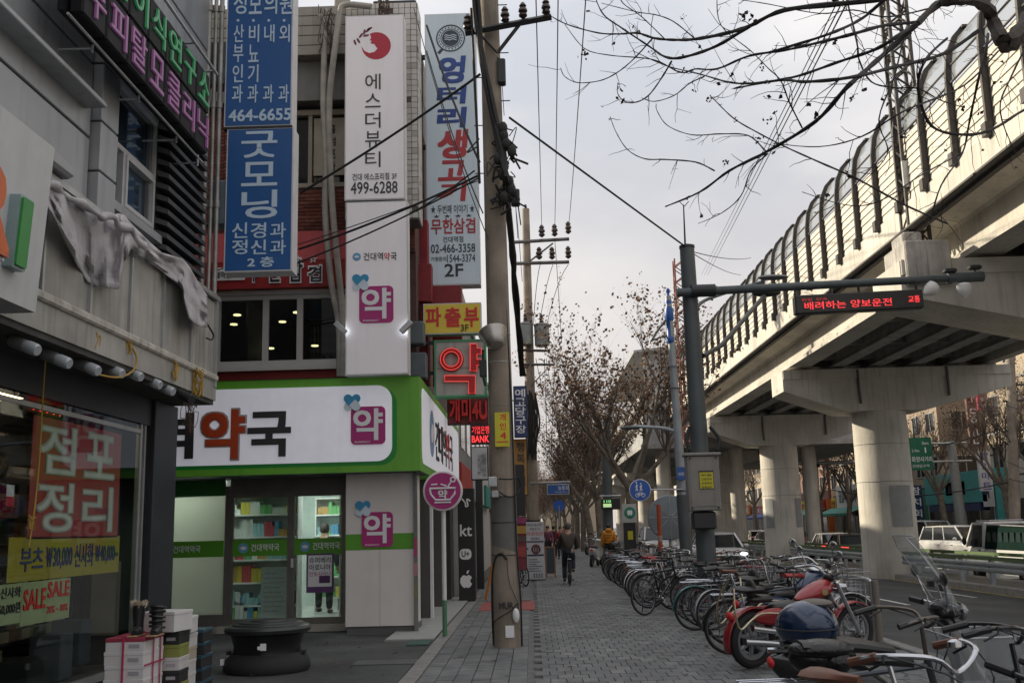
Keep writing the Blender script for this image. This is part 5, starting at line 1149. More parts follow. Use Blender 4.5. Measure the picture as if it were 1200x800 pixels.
# cables to the left
def sag(a, b, s=.3, n=14):
    a, b = Vector(a), Vector(b); return [a.lerp(b, i / n) - Vector((0, 0, s * 4 * (i / n) * (1 - i / n))) for i in range(n + 1)]
def cable(a, b, s, r, label, m=None): return tag(MB().tube(sag(a, b, s), r, 6).build('overhead_wire', m or wire_m, smooth=True), label, 'wire')
cable(at(563, 87, Yp - .25), at(352, 226, 15.6), .05, .022, 'thick black wire crossing the white beauty sign to the utility pole')
cable(at(560, 206, Yp - .25), at(350, 292, 15.8), .06, .020, 'thick black wire crossing the pharmacy hanging sign, upper one')
cable(at(562, 208, Yp - .25), at(300, 325, 15.6), .10, .014, 'black wire crossing low over the red awning')
cable(at(560, 212, Yp - .3), at(250, 318, 15.3), .04, .008, 'thin wire running behind the blue clinic sign')
cable(at(556, 200, Yp - .3), at(480, 250, 15.6), .04, .012, 'short black wire looping over the pale blue restaurant sign')
cable(at(552, 10, Yp - .3), at(562, 215, Yp - .3), -.03, .02, 'black wire dropping along the left of the utility pole')
cable(at(500, 30, 16.5), at(562, 190, Yp - .3), .12, .018, 'black wire running down across the top of the restaurant sign')
cable(at(500, 60, 16.5), at(566, 250, Yp - .3), .16, .010, 'thin wire slanting across the blue brush letters')
cable(at(485, 10, 16.5), at(572, 280, Yp - .3), .22, .007, 'thinnest wire slanting down over the restaurant sign')
cable(at(690, 300 - 300, 8.0), at(634, 275, 36) + Vector((0, 0, 0)), .1, .010, 'overhead wire, left of the bundle running to the far pole') if False else None
# second pole with transformers
Y2 = 38.0; q0 = at(624, 600, Y2); q1 = at(616, 245, Y2)
p2_, sh2 = pole('utility_pole', 'second concrete utility pole with two grey transformers', (q0.x, Y2, 0), q1, .24, .14, pole_c)
MB().tube([q1, at(615.5, 240, Y2)], .05, 8).build('pole_tip', dark, p2_)
MB().tube([(q0.x, Y2, .0), (q0.x, Y2, 1.9)], .27, 16).build('dark_sleeve', dark, p2_)
for ya, yb2 in ((284, 280), (309, 307)):
    a, b_ = at(600, ya, Y2 - .2), at(667, yb2, Y2 - .2); MB().tube([a, b_], .07, 4).build('crossarm', mat('arm_steel', (.16, .15, .15), .5, .4), p2_)
for x, y in ((635, 278), (650, 277), (666, 274), (632, 304), (647, 304), (666, 303)):
    mb = MB(); insul(mb, at(x, y, Y2 - .2), 2.4); mb.build('insulator', _m['insulator_brown'], p2_, smooth=True)
MB().tube([at(621, 306, Y2 - .2), at(648, 285, Y2 - .2)], .035, 4).build('arm_brace', _m['arm_steel'], p2_)
for i, (x, y) in enumerate(((616, 392), (635, 393))):
    c = at(x, y, Y2 - .35); tm_ = mat('transformer_grey', (.20, .215, .21), .45, .3, var=.15)
    MB().lathe([(.20, -.42), (.27, -.38), (.28, .34), (.30, .36), (.30, .42), (.18, .46)], 20, Matrix.Translation(c)).build('transformer', tm_, p2_, smooth=True)
    mb = MB(); insul(mb, c + Vector((0, 0, .45)), 1.8); mb.build('insulator', _m['insulator_brown'], p2_, smooth=True)
MB().tube([at(606, 410, Y2 - .2), at(640, 411, Y2 - .2)], .05, 4).tube([at(610, 427, Y2 - .2), at(650, 427, Y2 - .2)], .05, 4).tube([at(622, 452, Y2 - .2), at(645, 428, Y2 - .2)], .02, 4).build('bracket', _m['arm_steel'], p2_)
mb = MB()
for k in range(14): x = random.uniform(618, 628); mb.tube(smooth_pts([at(x, 470 + random.uniform(-15, 15), Y2 - .3), at(x + random.uniform(-4, 5), 495, Y2 - .35), at(x, 520 + random.uniform(-10, 20), Y2 - .3)]), .035, 5)
mb.build('cable_cluster', bun, p2_)
for i, (xt, xb, yb3, Ya) in enumerate(((628, 635, 274, 16), (653, 650, 273, 16), (684, 666, 270, 16), (640, 632, 303, 20))):
    if i == 3: continue
    A0, A1 = at(xt, 0, Ya), at(xb, yb3, Y2 - .2); A0 = A0 + (A0 - A1) * .6
    cable(A0, A1, .35, .011, ('left', 'middle', 'right')[i] + ' one of the three power lines rising from the second pole')
for i, (x, y0, x1, y1) in enumerate(((633, 310, 625, 380), (648, 310, 630, 395), (666, 310, 641, 380), (650, 280, 658, 400), (638, 420, 641, 520), (650, 430, 646, 540), (604, 240, 612, 330))):
    cable(at(x, y0, Y2 - .2), at(x1, y1, Y2 - .2), -.3, .012, 'thin dropper wire ' + ('between insulator and left transformer', 'curving from the middle insulator to the transformers', 'curving from the right insulator', 'hanging right of the crossarms', 'below the transformers, left one', 'below the transformers, right one', 'left of the second pole')[i])
for i in range(5): cable(at(628 + i * 12, 420, 60 + i * 3), at(660 + i * 6, 560, 130), .5, .02, 'far faint wire beyond the second pole, ' + ('first from the left', 'second from the left', 'third from the left', 'fourth from the left', 'last on the right')[i])
cable(at(597, 138, Yp - .1), at(806, 291, 19.8), .0, .018, 'black wire from the utility pole to the tall grey lamp pole')
cable(at(614, 470, 30), at(560, 440, 26), .2, .02, 'dark wire sagging between far left shops')
# blue street name sign on an arm from pole two
t = thing('street_name_sign', 'small blue street name sign on a thin arm by the second pole', 'sign', at(654, 572, Y2 - 1)); 
MB().tube([at(622, 566, Y2 - .2), at(668, 564.5, Y2 - .9)], .035, 6).build('arm', steel, t)
a_, b_, c_, d2 = rect(641, 567, 667, 579, Y2 - 1); B('plate', t, white_paint, a_, b_, Y2 - .99, Y2 - .96, c_, d2); B('face', t, mat('sign_street_blue', (.02, .10, .35), .45), a_ + .02, b_ - .02, Y2 - 1.0, Y2 - .99, c_ + .02, d2 - .02)
text('능동로', white_l, (a_ + .4, Y2 - 1.0, c_ + .15), XR, ZU, .38, .16, .004, .01, t); text('Neungdong-ro', white_l, (a_ + .3, Y2 - 1.0, c_ + .06), XR, ZU, .45, .05, .004, 0, t)
# ---------------------------------------------------------------- traffic pole with LED board
Yg = 19.8
gpm = mat('pole_blue_grey', (.085, .10, .108), .55, .25, var=.2, scale=2, streak=.3)
pa, pbm = at(828, 655, Yg), at(805, 291, Yg); k = (0 - pa.z) / (pbm.z - pa.z); base = pa + (pbm - pa) * k
gt, _ = pole('traffic_pole', 'tall blue grey pole carrying the LED board arm and control cabinet', base, pbm, .19, .145, gpm, 24)
MB().lathe([(.155, 0), (.155, .05), (.03, .09)], 20, Matrix.Translation(pbm)).build('cap', dark, gt)
MB().tube([at(803, 289, Yg), at(801, 240, Yg)], [.02, .012], 6).tube([at(802, 242, Yg), at(796, 236, Yg)], .008, 4).tube([at(802, 242, Yg), at(807, 236, Yg)], .008, 4).build('lightning_rod', dark, gt)
aL, aR = at(793, 343, Yg - .2), at(1150, 324, Yg - .2)
MB().tube([aL, aL.lerp(aR, .5), aR], [.085, .08, .075], 16).build('arm', gpm, gt, smooth=True)
MB().tube([at(810, 341, Yg - .2), at(838, 340, Yg - .2)], .125, 16).build('arm_collar', dark, gt); MB().tube([at(1110, 326, Yg - .2), at(1152, 324, Yg - .2)], .10, 16).build('arm_collar', gpm, gt)
a_, b_, c_, d2 = rect(932, 342, 1083, 364, Yg - .35)
lb = thing('led_board', 'long black LED message board with red Korean text under the arm', 'display', ((a_ + b_) / 2, Yg - .35, c_)); roll = Matrix.Rotation(-.0, 4, 'Y')
# the arm and board rise slightly to the right
sl_ = (aR.z - aL.z) / (aR.x - aL.x)
def shz(o):
    for v in o.data.vertices: v.co.z += sl_ * .9 * v.co.x
shz(MB().cbox(a_, b_, Yg - .34, Yg - .12, c_, d2, .02).build('casing', black, lb)); 
ledm = mat('led_red', (.6, .03, .03), .5, var=0, emit=1.0, ecol=(1, .05, .06)); ledd = mat('led_red_dim', (.3, .02, .02), .5, var=0, emit=.25, ecol=(1, .1, .1))
W_, H_ = b_ - a_, d2 - c_
shz(text('배려하는 양보운전', ledm, (a_ + W_ * .07, Yg - .345, c_ + H_ * .20), XR, ZU, W_ * .68, H_ * .40, .004, .0, lb)); shz(text('현장  단속', ledd, (a_ + W_ * .05, Yg - .345, c_ + H_ * .66), XR, ZU, W_ * .2, H_ * .14, .004, 0, lb)); shz(text('교통', ledm, (a_ + W_ * .88, Yg - .345, c_ + H_ * .3), XR, ZU, W_ * .09, H_ * .35, .004, 0, lb))
for x in (.02, .30, .52, .97): MB().tube([(a_ + W_ * x, Yg - .22, d2 - .02 + sl_ * (x - .5) * W_), (a_ + W_ * x, Yg - .2, d2 + .28 + sl_ * (x - .5) * W_)], .03, 6).build('hanger', dark, lb)
for i, (px, py, l) in enumerate(((1092, 338, 'white camera housing under the arm beside the LED board'), (1130, 338, 'white teardrop dome camera near the end of the arm'))):
    q = at(px, py, Yg - .25); t = thing('dome_camera', l, 'camera', q)
    MB().lathe([(.02, -.2), (.06, -.15), (.12, -.08), (.14, 0), (.14, .06), (.1, .1), (.03, .12)], 20, Matrix.Translation(q) @ Euler((0, R(55) if i == 0 else 0, 0)).to_matrix().to_4x4()).build('housing', white_paint, t, smooth=True); MB().tube([q, q + Vector((0, .05, .22))], .03, 8).build('bracket', dark, t)
for px, py, l in ((1113, 318, 'small dark detector on top of the arm'), (1142, 314, 'small camera on a stalk at the tip of the arm')):
    q = at(px, py, Yg - .2); t = thing('detector', l, 'camera', q); MB().cbox(q.x - .12, q.x + .12, q.y - .08, q.y + .08, q.z - .03, q.z + .05, .02).build('housing', dark, t); MB().tube([q, q - Vector((0, 0, .15))], .02, 6).build('stalk', dark, t)
# street light arm behind
t = thing('street_lamp', 'slim curved street lamp arm reaching right above the board arm', 'street lamp', at(818, 350, Yg + .6))
MB().tube(smooth_pts([at(816, 362, Yg), at(826, 352, Yg + .4), at(860, 340, Yg + 1), at(895, 330, Yg + 1.4)]), .035, 8).build('arm', gpm, t, smooth=True)
c = at(906, 325, Yg + 1.4); MB().ell(c, .33, .13, .06, 16, 8).build('lamp_head', mat('lamp_head', (.16, .17, .17), .4, .4), t, smooth=True)
t = thing('cctv_pole_arm', 'diagonal dark arm with lamp head right of the traffic pole', 'street lamp', at(826, 415, Yg))
MB().tube([at(824, 417, Yg), at(845, 405, Yg + 1), at(897, 345, Yg + 4)], .05, 8).build('arm', dark, t, smooth=True); MB().ell(at(898, 343, Yg + 4), .35, .15, .1).build('lamp_head', dark, t, smooth=True)
# cabinet
a_, b_, c_, d2 = rect(806, 530, 844, 598, Yg - .5)
cb = thing('control_cabinet', 'grey control cabinet with yellow notice fixed to the traffic pole', 'cabinet', ((a_ + b_) / 2, Yg - .5, c_))
cm_ = mat('cabinet_grey', (.23, .22, .205), .55, .2, var=.12, streak=.3)
MB().cbox(a_, b_, Yg - .5, Yg - .19, c_, d2 - .06, .015).build('casing', cm_, cb); MB().cbox(a_ - .04, b_ + .04, Yg - .54, Yg - .17, d2 - .06, d2, .015).build('lid', cm_, cb)
B('door', cb, cm_, a_ + .05, b_ - .05, Yg - .512, Yg - .5, c_ + .08, d2 - .14)
e_, f_, g_, h_ = rect(820, 553, 836, 572, Yg - .52); B('notice', cb, blk_l, e_ - .01, f_ + .01, Yg - .52, Yg - .513, g_ - .01, h_ + .03); B('notice', cb, mat('notice_yellow', (.5, .45, .02), .5), e_, f_, Yg - .523, Yg - .5205, g_, h_)
mb = MB()
for i in range(4): text(('위험', '고압주의', '관계자외', '접촉금지')[i], blk_l, (e_ + .03, Yg - .523, h_ - .075 * (i + 1)), XR, ZU, (f_ - e_) * .75, .045, .003, 0, mb=mb)
mb.build('lettering', blk_l, cb)
for x in (a_ + .06, b_ - .06):
    for z in (c_ + .05, d2 - .1): MB().lathe([(.02, 0), (.02, .02)], 8, Matrix.Translation((x, Yg - .5, z)) @ Matrix.Rotation(R(90), 4, 'X')).build('bolt', dark, cb)
a_, b_, c_, d2 = rect(812, 599, 840, 620, Yg - .45); MB().cbox(a_, b_, Yg - .45, Yg - .19, c_, d2, .03).build('lower_box', black, cb)
for s in (-1, 1): MB().tube(smooth_pts([at(824 + s * 16, 528, Yg - .3), at(824 + s * 19, 515, Yg - .2), at(820 + s * 12, 500, Yg - .1)]), .035, 8).build('conduit', rubber, cb, smooth=True)
# blue and white lamp pole
Yl = 25.0
pa, pt_ = at(801, 600, Yl), at(783, 347, Yl); k = -pa.z / (pt_.z - pa.z); base = pa + (pt_ - pa) * k
wl = mat('pole_pale_grey', (.30, .33, .36), .5, .3, var=.15); bl_ = mat('pole_blue_paint', (.02, .09, .33), .4)
lp, _ = pole('lamp_pole', 'pale lamp pole with blue finial left of the traffic pole', base, pt_, .14, .075, wl, 18)
MB().tube([base, base.lerp(pt_, .32)], .147, 18).build('pole_sleeve', gpm, lp, smooth=True)
d_1 = (pt_ - base).normalized(); zr = pt_ 
MB().lathe([(.085, -.75), (.10, -.72), (.10, -.6), (.085, -.58), (.08, -.2), (.11, -.15), (.11, .1), (.07, .2), (.09, .3), (.05, .42), (.03, .5), (.055, .56), (.05, .62), (.01, .66)], 16, Matrix.Translation(zr - Vector((0, 0, .45)))).build('finial', bl_, lp, smooth=True)
MB().tube(smooth_pts([at(797, 508, Yl), at(780, 502, Yl), at(755, 500, Yl), at(740, 500, Yl)]), .04, 8).build('lamp_arm', wl, lp, smooth=True); MB().ell(at(739, 501, Yl), .26, .1, .05).build('lamp_head', gpm, lp, smooth=True)
MB().tube(smooth_pts([at(786, 392, Yl), at(772, 396, Yl), at(762, 400, Yl)]), .02, 6).tube(smooth_pts([at(784, 370, Yl), at(770, 388, Yl), at(763, 400, Yl)]), .03, 6).build('upper_arm', gpm, lp)
a_, b_, c_, d2 = rect(793, 547, 803, 562, Yl - .17); B('plate', lp, bl_, a_, b_, Yl - .18, Yl - .15, c_, d2); text('가로등', white_l, (a_ + .03, Yl - .18, c_ + .1), XR, ZU, b_ - a_ - .06, .08, .003, 0, lp)
for py in (430, 455, 560, 575): MB().torus(at(783 + (py - 347) * .071, py, Yl), (0, 0, 1), .13, .012, 18, 6).build('band', dark, lp)
# round pedestrian and bicycle sign
c = at(750, 574, Yl - .3); t = thing('round_sign', 'round blue traffic sign with white walkers and bicycle', 'sign', c)
Mx = Matrix.Translation(c) @ Matrix.Rotation(R(90), 4, 'X')
MB().lathe([(.25, -.01), (.26, 0), (.26, .015), (.25, .02)], 32, Mx).build('disc_rim', white_paint, t); MB().prism(circ(c.x, c.z, .243, 32), (0, c.y - .030, 0), XR, ZU, .01).build('disc', mat('traffic_blue', (.02, .10, .42), .4, var=0), t)
mb = MB(); yv = c.y - .034
def L2(a, b, r=.012): mb.tube([(c.x + a[0], yv, c.z + a[1]), (c.x + b[0], yv, c.z + b[1])], r, 6)
for ox, s in ((-.08, 1), (.02, .8)):
    mb.ell((c.x + ox, yv, c.z + .16 * s + .02), .018, .006, .018); L2((ox, .14 * s), (ox, .05), .016); L2((ox, .06), (ox - .025, -.02)); L2((ox, .06), (ox + .025, -.02)); L2((ox - .03, .07), (ox + .03, .11))
mb.torus((c.x - .07, yv, c.z - .12), (0, 1, 0), .042, .008, 20, 5).torus((c.x + .07, yv, c.z - .12), (0, 1, 0), .042, .008, 20, 5)
L2((-.07, -.12), (-.03, -.06), .007); L2((-.03, -.06), (.04, -.06), .007); L2((.04, -.06), (.07, -.12), .007); L2((-.03, -.06), (0, -.12), .007); L2((0, -.12), (.04, -.06), .007); L2((0, -.12), (-.07, -.12), .007)
mb.build('picture', white_l, t); MB().tube([c + Vector((.2, .02, 0)), at(800, 573, Yl - .15)], .02, 6).build('arm', steel, t)
# big round mirror back
c = at(785, 606, 29); t = thing('traffic_mirror', 'large round grey mirror seen from behind with ribs', 'mirror', c)
Mx = Matrix.Translation(c) @ Matrix.Rotation(R(90), 4, 'X'); MB().lathe([(.60, -.02), (.62, 0), (.60, .03), (.3, .07), (.02, .08)], 36, Mx).build('shell', mat('mirror_back', (.18, .21, .235), .5, .2), t, smooth=True)
mb = MB()
for k in range(8): a = PI * k / 4; mb.tube([c + Vector((.06 * math.cos(a), -.08, .06 * math.sin(a))), c + Vector((.58 * math.cos(a), -.045, .58 * math.sin(a)))], .014, 5)
mb.torus(c + Vector((0, -.06, 0)), (0, 1, 0), .2, .015, 24, 6).build('rib', steel, t); MB().tube([c + Vector((0, .1, 0)), (c.x, c.y + .1, 0)], .05, 8).build('post', steel, t)
q = gp(773, 668); t = thing('delineator_post', 'slim orange post standing among the parked bicycles', 'post', (q.x, 26, 0)); x_ = at(773, 620, 26).x
MB().tube([(x_, 26, 0), (x_, 26, at(773, 591, 26).z)], .055, 10).build('post_body', mat('post_orange', (.42, .07, .02), .5), t, smooth=True); MB().tube([(x_, 26, .8), (x_, 26, .95)], .058, 10).tube([(x_, 26, 1.2), (x_, 26, 1.35)], .058, 10).build('reflector_band', mat('band_pale', (.4, .3, .25), .4), t)
# bus stop sign, info box, info display
c = at(738, 600.5, 31); t = thing('bus_stop_sign', 'bus stop post with green round bus emblem and black panel', 'sign', (c.x, 31, 0))
MB().tube([(c.x, 31.05, 0), (c.x, 31.05, c.z + .3)], .04, 8).build('post', dark, t)
a_, b_, c_, d2 = rect(729, 590, 746, 612, 31); B('plate', t, mat('plate_pale', (.42, .44, .42), .5), a_, b_, 30.99, 31.0, c_, d2)
MB().prism(circ(c.x, c.z, .17), (0, 30.985, 0), XR, ZU, .01).build('emblem', mat('bus_green', (.02, .16, .10), .4), t); MB().prism(circ(c.x, c.z, .15), (0, 30.98, 0), XR, ZU, .004).build('emblem_ring', mat('bus_green_l', (.03, .22, .14), .4), t)
MB().prism(rr(.15, .12, .03), (c.x - .075, 30.974, c.z - .05), XR, ZU, .004).box(c.x - .06, c.x - .02, 30.97, 30.974, c.z - .08, c.z - .05).box(c.x + .02, c.x + .06, 30.97, 30.974, c.z - .08, c.z - .05).build('bus_picture', white_l, t)
a_, b_, c_, d2 = rect(731, 612, 745, 650, 31); B('route_panel', t, black, a_, b_, 30.95, 31.02, c_, d2); B('note', t, _m['notice_yellow'], a_ + .12, b_ - .08, 30.94, 30.95, c_ + .45, c_ + .7)
c = at(714, 588, 42); t = thing('bus_info_display', 'dark bus arrival display with lit screen on a blue grey column', 'display', (c.x, 42, 0)); a_, b_, c_, d2 = rect(704, 584, 726, 597, 42)
MB().cbox(a_, b_, 41.6, 41.76, c_, d2, .02).build('casing', black, t); B('screen', t, mat('screen_lit', (.3, .4, .2), .4, var=0, emit=.5, ecol=(.6, .9, .4)), a_ + .07, a_ + .4, 41.59, 41.6, c_ + .1, c_ + .24)
text('110', mat('led_green', (.2, .8, .2), .4, var=0, emit=.8, ecol=(.3, 1, .3)), (a_ + .1, 41.585, c_ + .28), XR, ZU, .28, .1, .003, 0, t); MB().tube([(a_ - .05, 41.7, d2 + .1), (b_ + .05, 41.7, d2 + .1)], .04, 6).build('bracket', steel, t)
MB().tube([Vector((at(713, 650, 42).x, 42, 0)), at(710, 490, 42)], [.22, .18], 16).build('column', gpm, t, smooth=True)
c = at(655, 592, 60); t = thing('round_sign', 'small far round blue sign over the pedestrians', 'sign', c); MB().prism(circ(c.x, c.z, .32), (0, 60, 0), XR, ZU, .02).build('disc', _m['traffic_blue'], t); MB().tube([c, (c.x, 60.05, 0)], .04, 6).build('post', steel, t)
# ---------------------------------------------------------------- standing boards and bollards
t = thing('banner_stand', 'tall white standing banner with dark Korean text at the shop edge', 'banner', (0, 33, 0)); Yb = 33.0
a_, b_, c_, d2 = rect(617, 611, 638, 677, Yb); B('panel', t, mat('banner_white', (.48, .48, .50), .6, var=.05), a_, b_, Yb, Yb + .3, .03, d2); B('base', t, dark, a_ - .02, b_ + .02, Yb - .05, Yb + .35, 0, .03)
z_ = d2
for s, h, w, m_, bo in (('제주돈사골 순대국', .09, .85, dg, 0), ('특별한 맛', .07, .6, dg, 0), ('막창 곱창 전골 갈비', .12, .9, rb2, .01), ('점심특선', .09, .5, dg, .01)):
    z_ -= h + .05; text(s, m_, (a_ + (b_ - a_) * (1 - w) / 2, Yb - .001, z_), XR, ZU, (b_ - a_) * w, h, .003, bo, t)
B('bar', t, dg, a_ + .02, b_ - .02, Yb - .006, Yb - .001, z_ - .07, z_ - .03); B('bar', t, dg, a_ + .02, b_ - .02, Yb - .006, Yb - .001, 0.75, .8)
MB().torus((a_ + .3, Yb - .004, z_ - .28), (0, 1, 0), .12, .03, 20, 6).torus((a_ + .3, Yb - .01, z_ - .28), (0, 1, 0), .05, .02, 16, 5).build('bowl_picture', mat('pic_maroon', (.12, .03, .04), .5), t)
for k in range(6): B('text_line', t, dg, a_ + .05, a_ + random.uniform(.3, .5), Yb - .004, Yb - .001, .28 + k * .07, .30 + k * .07)
for k in range(4): B('bottle_picture', t, mat('pic_grey', (.2, .2, .22), .5), a_ + .2 + k * .08, a_ + .25 + k * .08, Yb - .004, Yb - .001, .08, .22)
t = thing('a_board', 'wooden framed blackboard sign on the pavement behind the white banner', 'board', (.7, 34, 0)); wd = mat('wood_orange', (.28, .12, .05), .6)
a_, b_, c_, d2 = rect(639, 640, 651, 671, 34.5); Mx = Matrix.Translation((0, 34.5, 0)) @ Matrix.Rotation(R(-8), 4, 'X')
B('blackboard', t, mat('blackboard', (.03, .05, .07), .6), a_ + .04, b_ - .04, 34.5, 34.53, .15, d2 - .04); MB().box(a_, a_ + .04, 34.49, 34.54, 0, d2).box(b_ - .04, b_, 34.49, 34.54, 0, d2).box(a_ + .04, b_ - .04, 34.49, 34.54, d2 - .04, d2).box(a_ + .04, b_ - .04, 34.49, 34.54, .12, .15).build('frame', wd, t)
MB().box(a_, a_ + .04, 34.8, 34.84, 0, d2 - .05).box(b_ - .04, b_, 34.8, 34.84, 0, d2 - .05).build('leg', wd, t)
def bollard(px, py, label, m=None):
    q = gp(px, py); t = thing('bollard', label, 'bollard', q, 'steel bollards across the pavement')
    MB().tube([q, q + Vector((0, 0, .85))], .055, 12).build('tube', m or mat('bollard_grey', (.09, .10, .11), .45, .4), t, smooth=True); MB().tube([q + Vector((0, 0, .68)), q + Vector((0, 0, .76))], .057, 12).build('reflective_band', steel, t)
bollard(661, 674, 'grey bollard just left of the cyclist wheel'); bollard(668, 682, 'grey bollard directly below the cyclist'); bollard(711.5, 672, 'grey bollard beside the yellow jacket pedestrian')
t = thing('easel', 'orange wooden easel stand left of the utility pole', 'easel', gp(570, 700)); q = gp(569, 702)
MB().tube([q, q + Vector((.22, .1, 1.0))], .035, 5).tube([q + Vector((.3, 0, 0)), q + Vector((.22, .1, 1.0))], .035, 5).tube([q + Vector((.2, .5, 0)), q + Vector((.22, .1, 1.0))], .03, 5).build('leg', mat('easel_orange', (.45, .17, .03), .5), t)
# small shop signs beyond
def flat_sign(name, label, x0, y0, x1, y1, Y, face, d=.2, cat='sign'):
    a_, b_, c_, d2 = rect(x0, y0, x1, y1, Y); t = thing(name, label, cat, (a_, Y, c_)); B('casing', t, dark, a_, b_, Y + .01, Y + d, c_, d2); B('face', t, face, a_ + .02, b_ - .02, Y, Y + .0095, c_ + .02, d2 - .02); return t
t = flat_sign('phone_shop_panel', 'black vertical phone shop panel with white kt and apple emblems', 537, 572, 556, 704, 23.9, black, .5)
tr('kt', (539, 614, 553, 628), 23.895, white_l, t, .02)
q = at(545.5, 649, 23.89); MB().prism(rr(.27, .24, .09), (q.x - .135, q.y, q.z - .12), XR, ZU, .004).build('emblem', white_l, t); text('U+', blk_l, (q.x - .09, q.y - .004, q.z - .06), XR, ZU, .18, .13, .004, .03, t)
q = at(546.5, 680, 23.89); ap = [(0, .10), (.05, .13), (.11, .10), (.125, .06), (.09, .02), (.09, -.03), (.13, -.07), (.09, -.14), (.04, -.16), (0, -.145), (-.05, -.16), (-.10, -.12), (-.14, -.04), (-.135, .05), (-.08, .12), (-.04, .125)]
MB().prism([(x, y) for x, y in ap[::-1]], (q.x, q.y, q.z), XR, ZU, .004).prism([(0, .15), (.02, .22), (.07, .24), (.05, .17)][::-1], (q.x, q.y, q.z), XR, ZU, .004).build('emblem', white_l, t)
q = at(545, 588, 23.89); MB().tube(smooth_pts([(q.x - .08, q.y, q.z + .08), (q.x, q.y, q.z - .02), (q.x + .01, q.y, q.z - .1), (q.x + .06, q.y, q.z - .08), (q.x + .04, q.y, q.z + .06), (q.x + .12, q.y, q.z + .02)]), .018, 6).build('emblem', white_l, t)
t = flat_sign('dark_panel', 'narrow black pillar panel right of the phone shop panel', 558, 560, 566, 690, 25.2, black, .3, 'panel')
t = flat_sign('led_sign', 'small black sign with glowing red LED letters above the shops', 552, 497, 574, 520, 23, black, .2); tr('기업은행', (553, 499, 573, 508), 22.99, ledm, t, .0); tr('BANK', (553, 510, 573, 518), 22.99, ledm, t, .02)
t = flat_sign('red_lettered_sign', 'deep red sign with big raised strokes behind the neon box', 524, 462, 572, 497, 21.5, mat('sign_dark_red', (.16, .02, .02), .5), .2); tr('개미4U', (527, 466, 571, 494), 21.49, red_l, t, .05, ext=.08)
t = flat_sign('white_side_sign', 'white sign with faint grey print above the dark doorway', 552, 523, 572, 562, 22.5, mat('sign_face_w', (.5, .51, .52), .5), .3); tr('보리밥', (560, 530, 570, 558), 22.49, mat('faint_grey', (.28, .26, .27), .5), t, 0)
t = flat_sign('vertical_sign', 'dark blue vertical sign with white Korean letters by the pole', 602, 452, 618, 512, 34, mat('sign_navy', (.03, .05, .16), .5), .3); tcol('예고당구장', (604, 455, 616, 508), 33.99, white_l, t, .02)
t = flat_sign('vertical_sign', 'orange vertical sign with dark letters below the blue one', 602, 514, 618, 580, 34.5, mat('sign_orange', (.40, .20, .04), .5), .3); tcol('행복순대', (606, 517, 615, 570), 34.49, dg, t, .01)
t = flat_sign('black_sign_box', 'large black sign box hanging beside the utility pole', 603, 544, 615, 604, 27, black, .4)
t = flat_sign('menu_board', 'red and yellow menu board standing right of the utility pole', 604, 605, 617, 668, 29, mat('board_maroon', (.20, .035, .05), .5), .2)
for i, (y0, y1, m_) in enumerate(((606, 613, mat('mb1', (.3, .05, .15), .5)), (616, 625, mat('mb2', (.45, .28, .05), .5)), (628, 634, mat('mb3', (.1, .08, .06), .5)), (640, 652, mat('mb4', (.35, .06, .06), .5)))): a_, b_, c_, d2 = rect(604.5, y0, 616.5, y1, 28.98); B('picture', t, m_, a_, b_, 28.97, 28.98, c_, d2)
# ================================================================ bicycles, motorcycles, scooters
fsil = mat('paint_silver', (.30, .31, .32), .32, .7, var=.08); ftl = mat('paint_teal', (.03, .16, .15), .3, .3, coat=.4); frd = mat('paint_red', (.27, .012, .018), .28, .1, var=.05, coat=.5)
fbk = mat('paint_black', (.015, .015, .017), .25, .2, coat=.4); fbl = mat('paint_blue', (.006, .022, .065), .22, .2, var=.05, coat=.6); fwh = mat('paint_white', (.55, .55, .54), .3, coat=.3); forr = mat('paint_orange', (.35, .10, .02), .35); fgr = mat('paint_gunmetal', (.07, .08, .09), .3, .5)
brown = mat('leather_brown', (.16, .065, .04), .5, var=.2); bag = mat('bag_black', (.005, .005, .006), .25, var=.3, bump=.4)
def wheel(t, x, r=.33, tr_=.018, spokes=18, rim=None, y=0, solid=False):
    mb = MB().torus((x, y, r), (0, 1, 0), r - tr_ * 2.1, tr_ * .55, 28, 6)
    if solid:
        for k in range(7):
            a = 2 * PI * k / 7; mb.tube([(x + .05 * math.cos(a), y, r + .05 * math.sin(a)), (x + (r - .09) * math.cos(a + .15), y, r + (r - .09) * math.sin(a + .15))], [.03, .022], 6)
        mb.torus((x, y, r), (0, 1, 0), r - .085, .022, 28, 8)
    else:
        for k in range(spokes):
            a = 2 * PI * k / spokes; s = .02 if k % 2 else -.02
            mb.tube([(x + .02 * math.cos(a + .6), y + s, r + .02 * math.sin(a + .6)), (x + (r - tr_ * 2.2) * math.cos(a), y, r + (r - tr_ * 2.2) * math.sin(a))], .0016, 3, cap=False)
    mb.tube([(x, y - .05, r), (x, y + .05, r)], .022 if not solid else .05, 10)
    w = mb.build('wheel', rim or alloy, t, smooth=True); MB().torus((x, y, r), (0, 1, 0), r - tr_, tr_, 32, 8).build('tyre', rubber, w, smooth=True); return w
def fender(t, x, r, a0, a1, m, w=.03, y=0):
    vs = []; n = 14
    for i in range(n + 1):
        a = R(a0 + (a1 - a0) * i / n)
        for s, rr_ in ((-w, r - .012), (-w * .6, r), (w * .6, r), (w, r - .012)): vs.append((x + rr_ * math.cos(a), y + s, .33 + rr_ * math.sin(a)))
    o = MB().add(vs, [(i * 4 + j, i * 4 + j + 1, i * 4 + j + 5, i * 4 + j + 4) for i in range(n) for j in range(3)]).build('fender', m, t, smooth=True)
    o.modifiers.new('s', 'SOLIDIFY').thickness = .004; return o
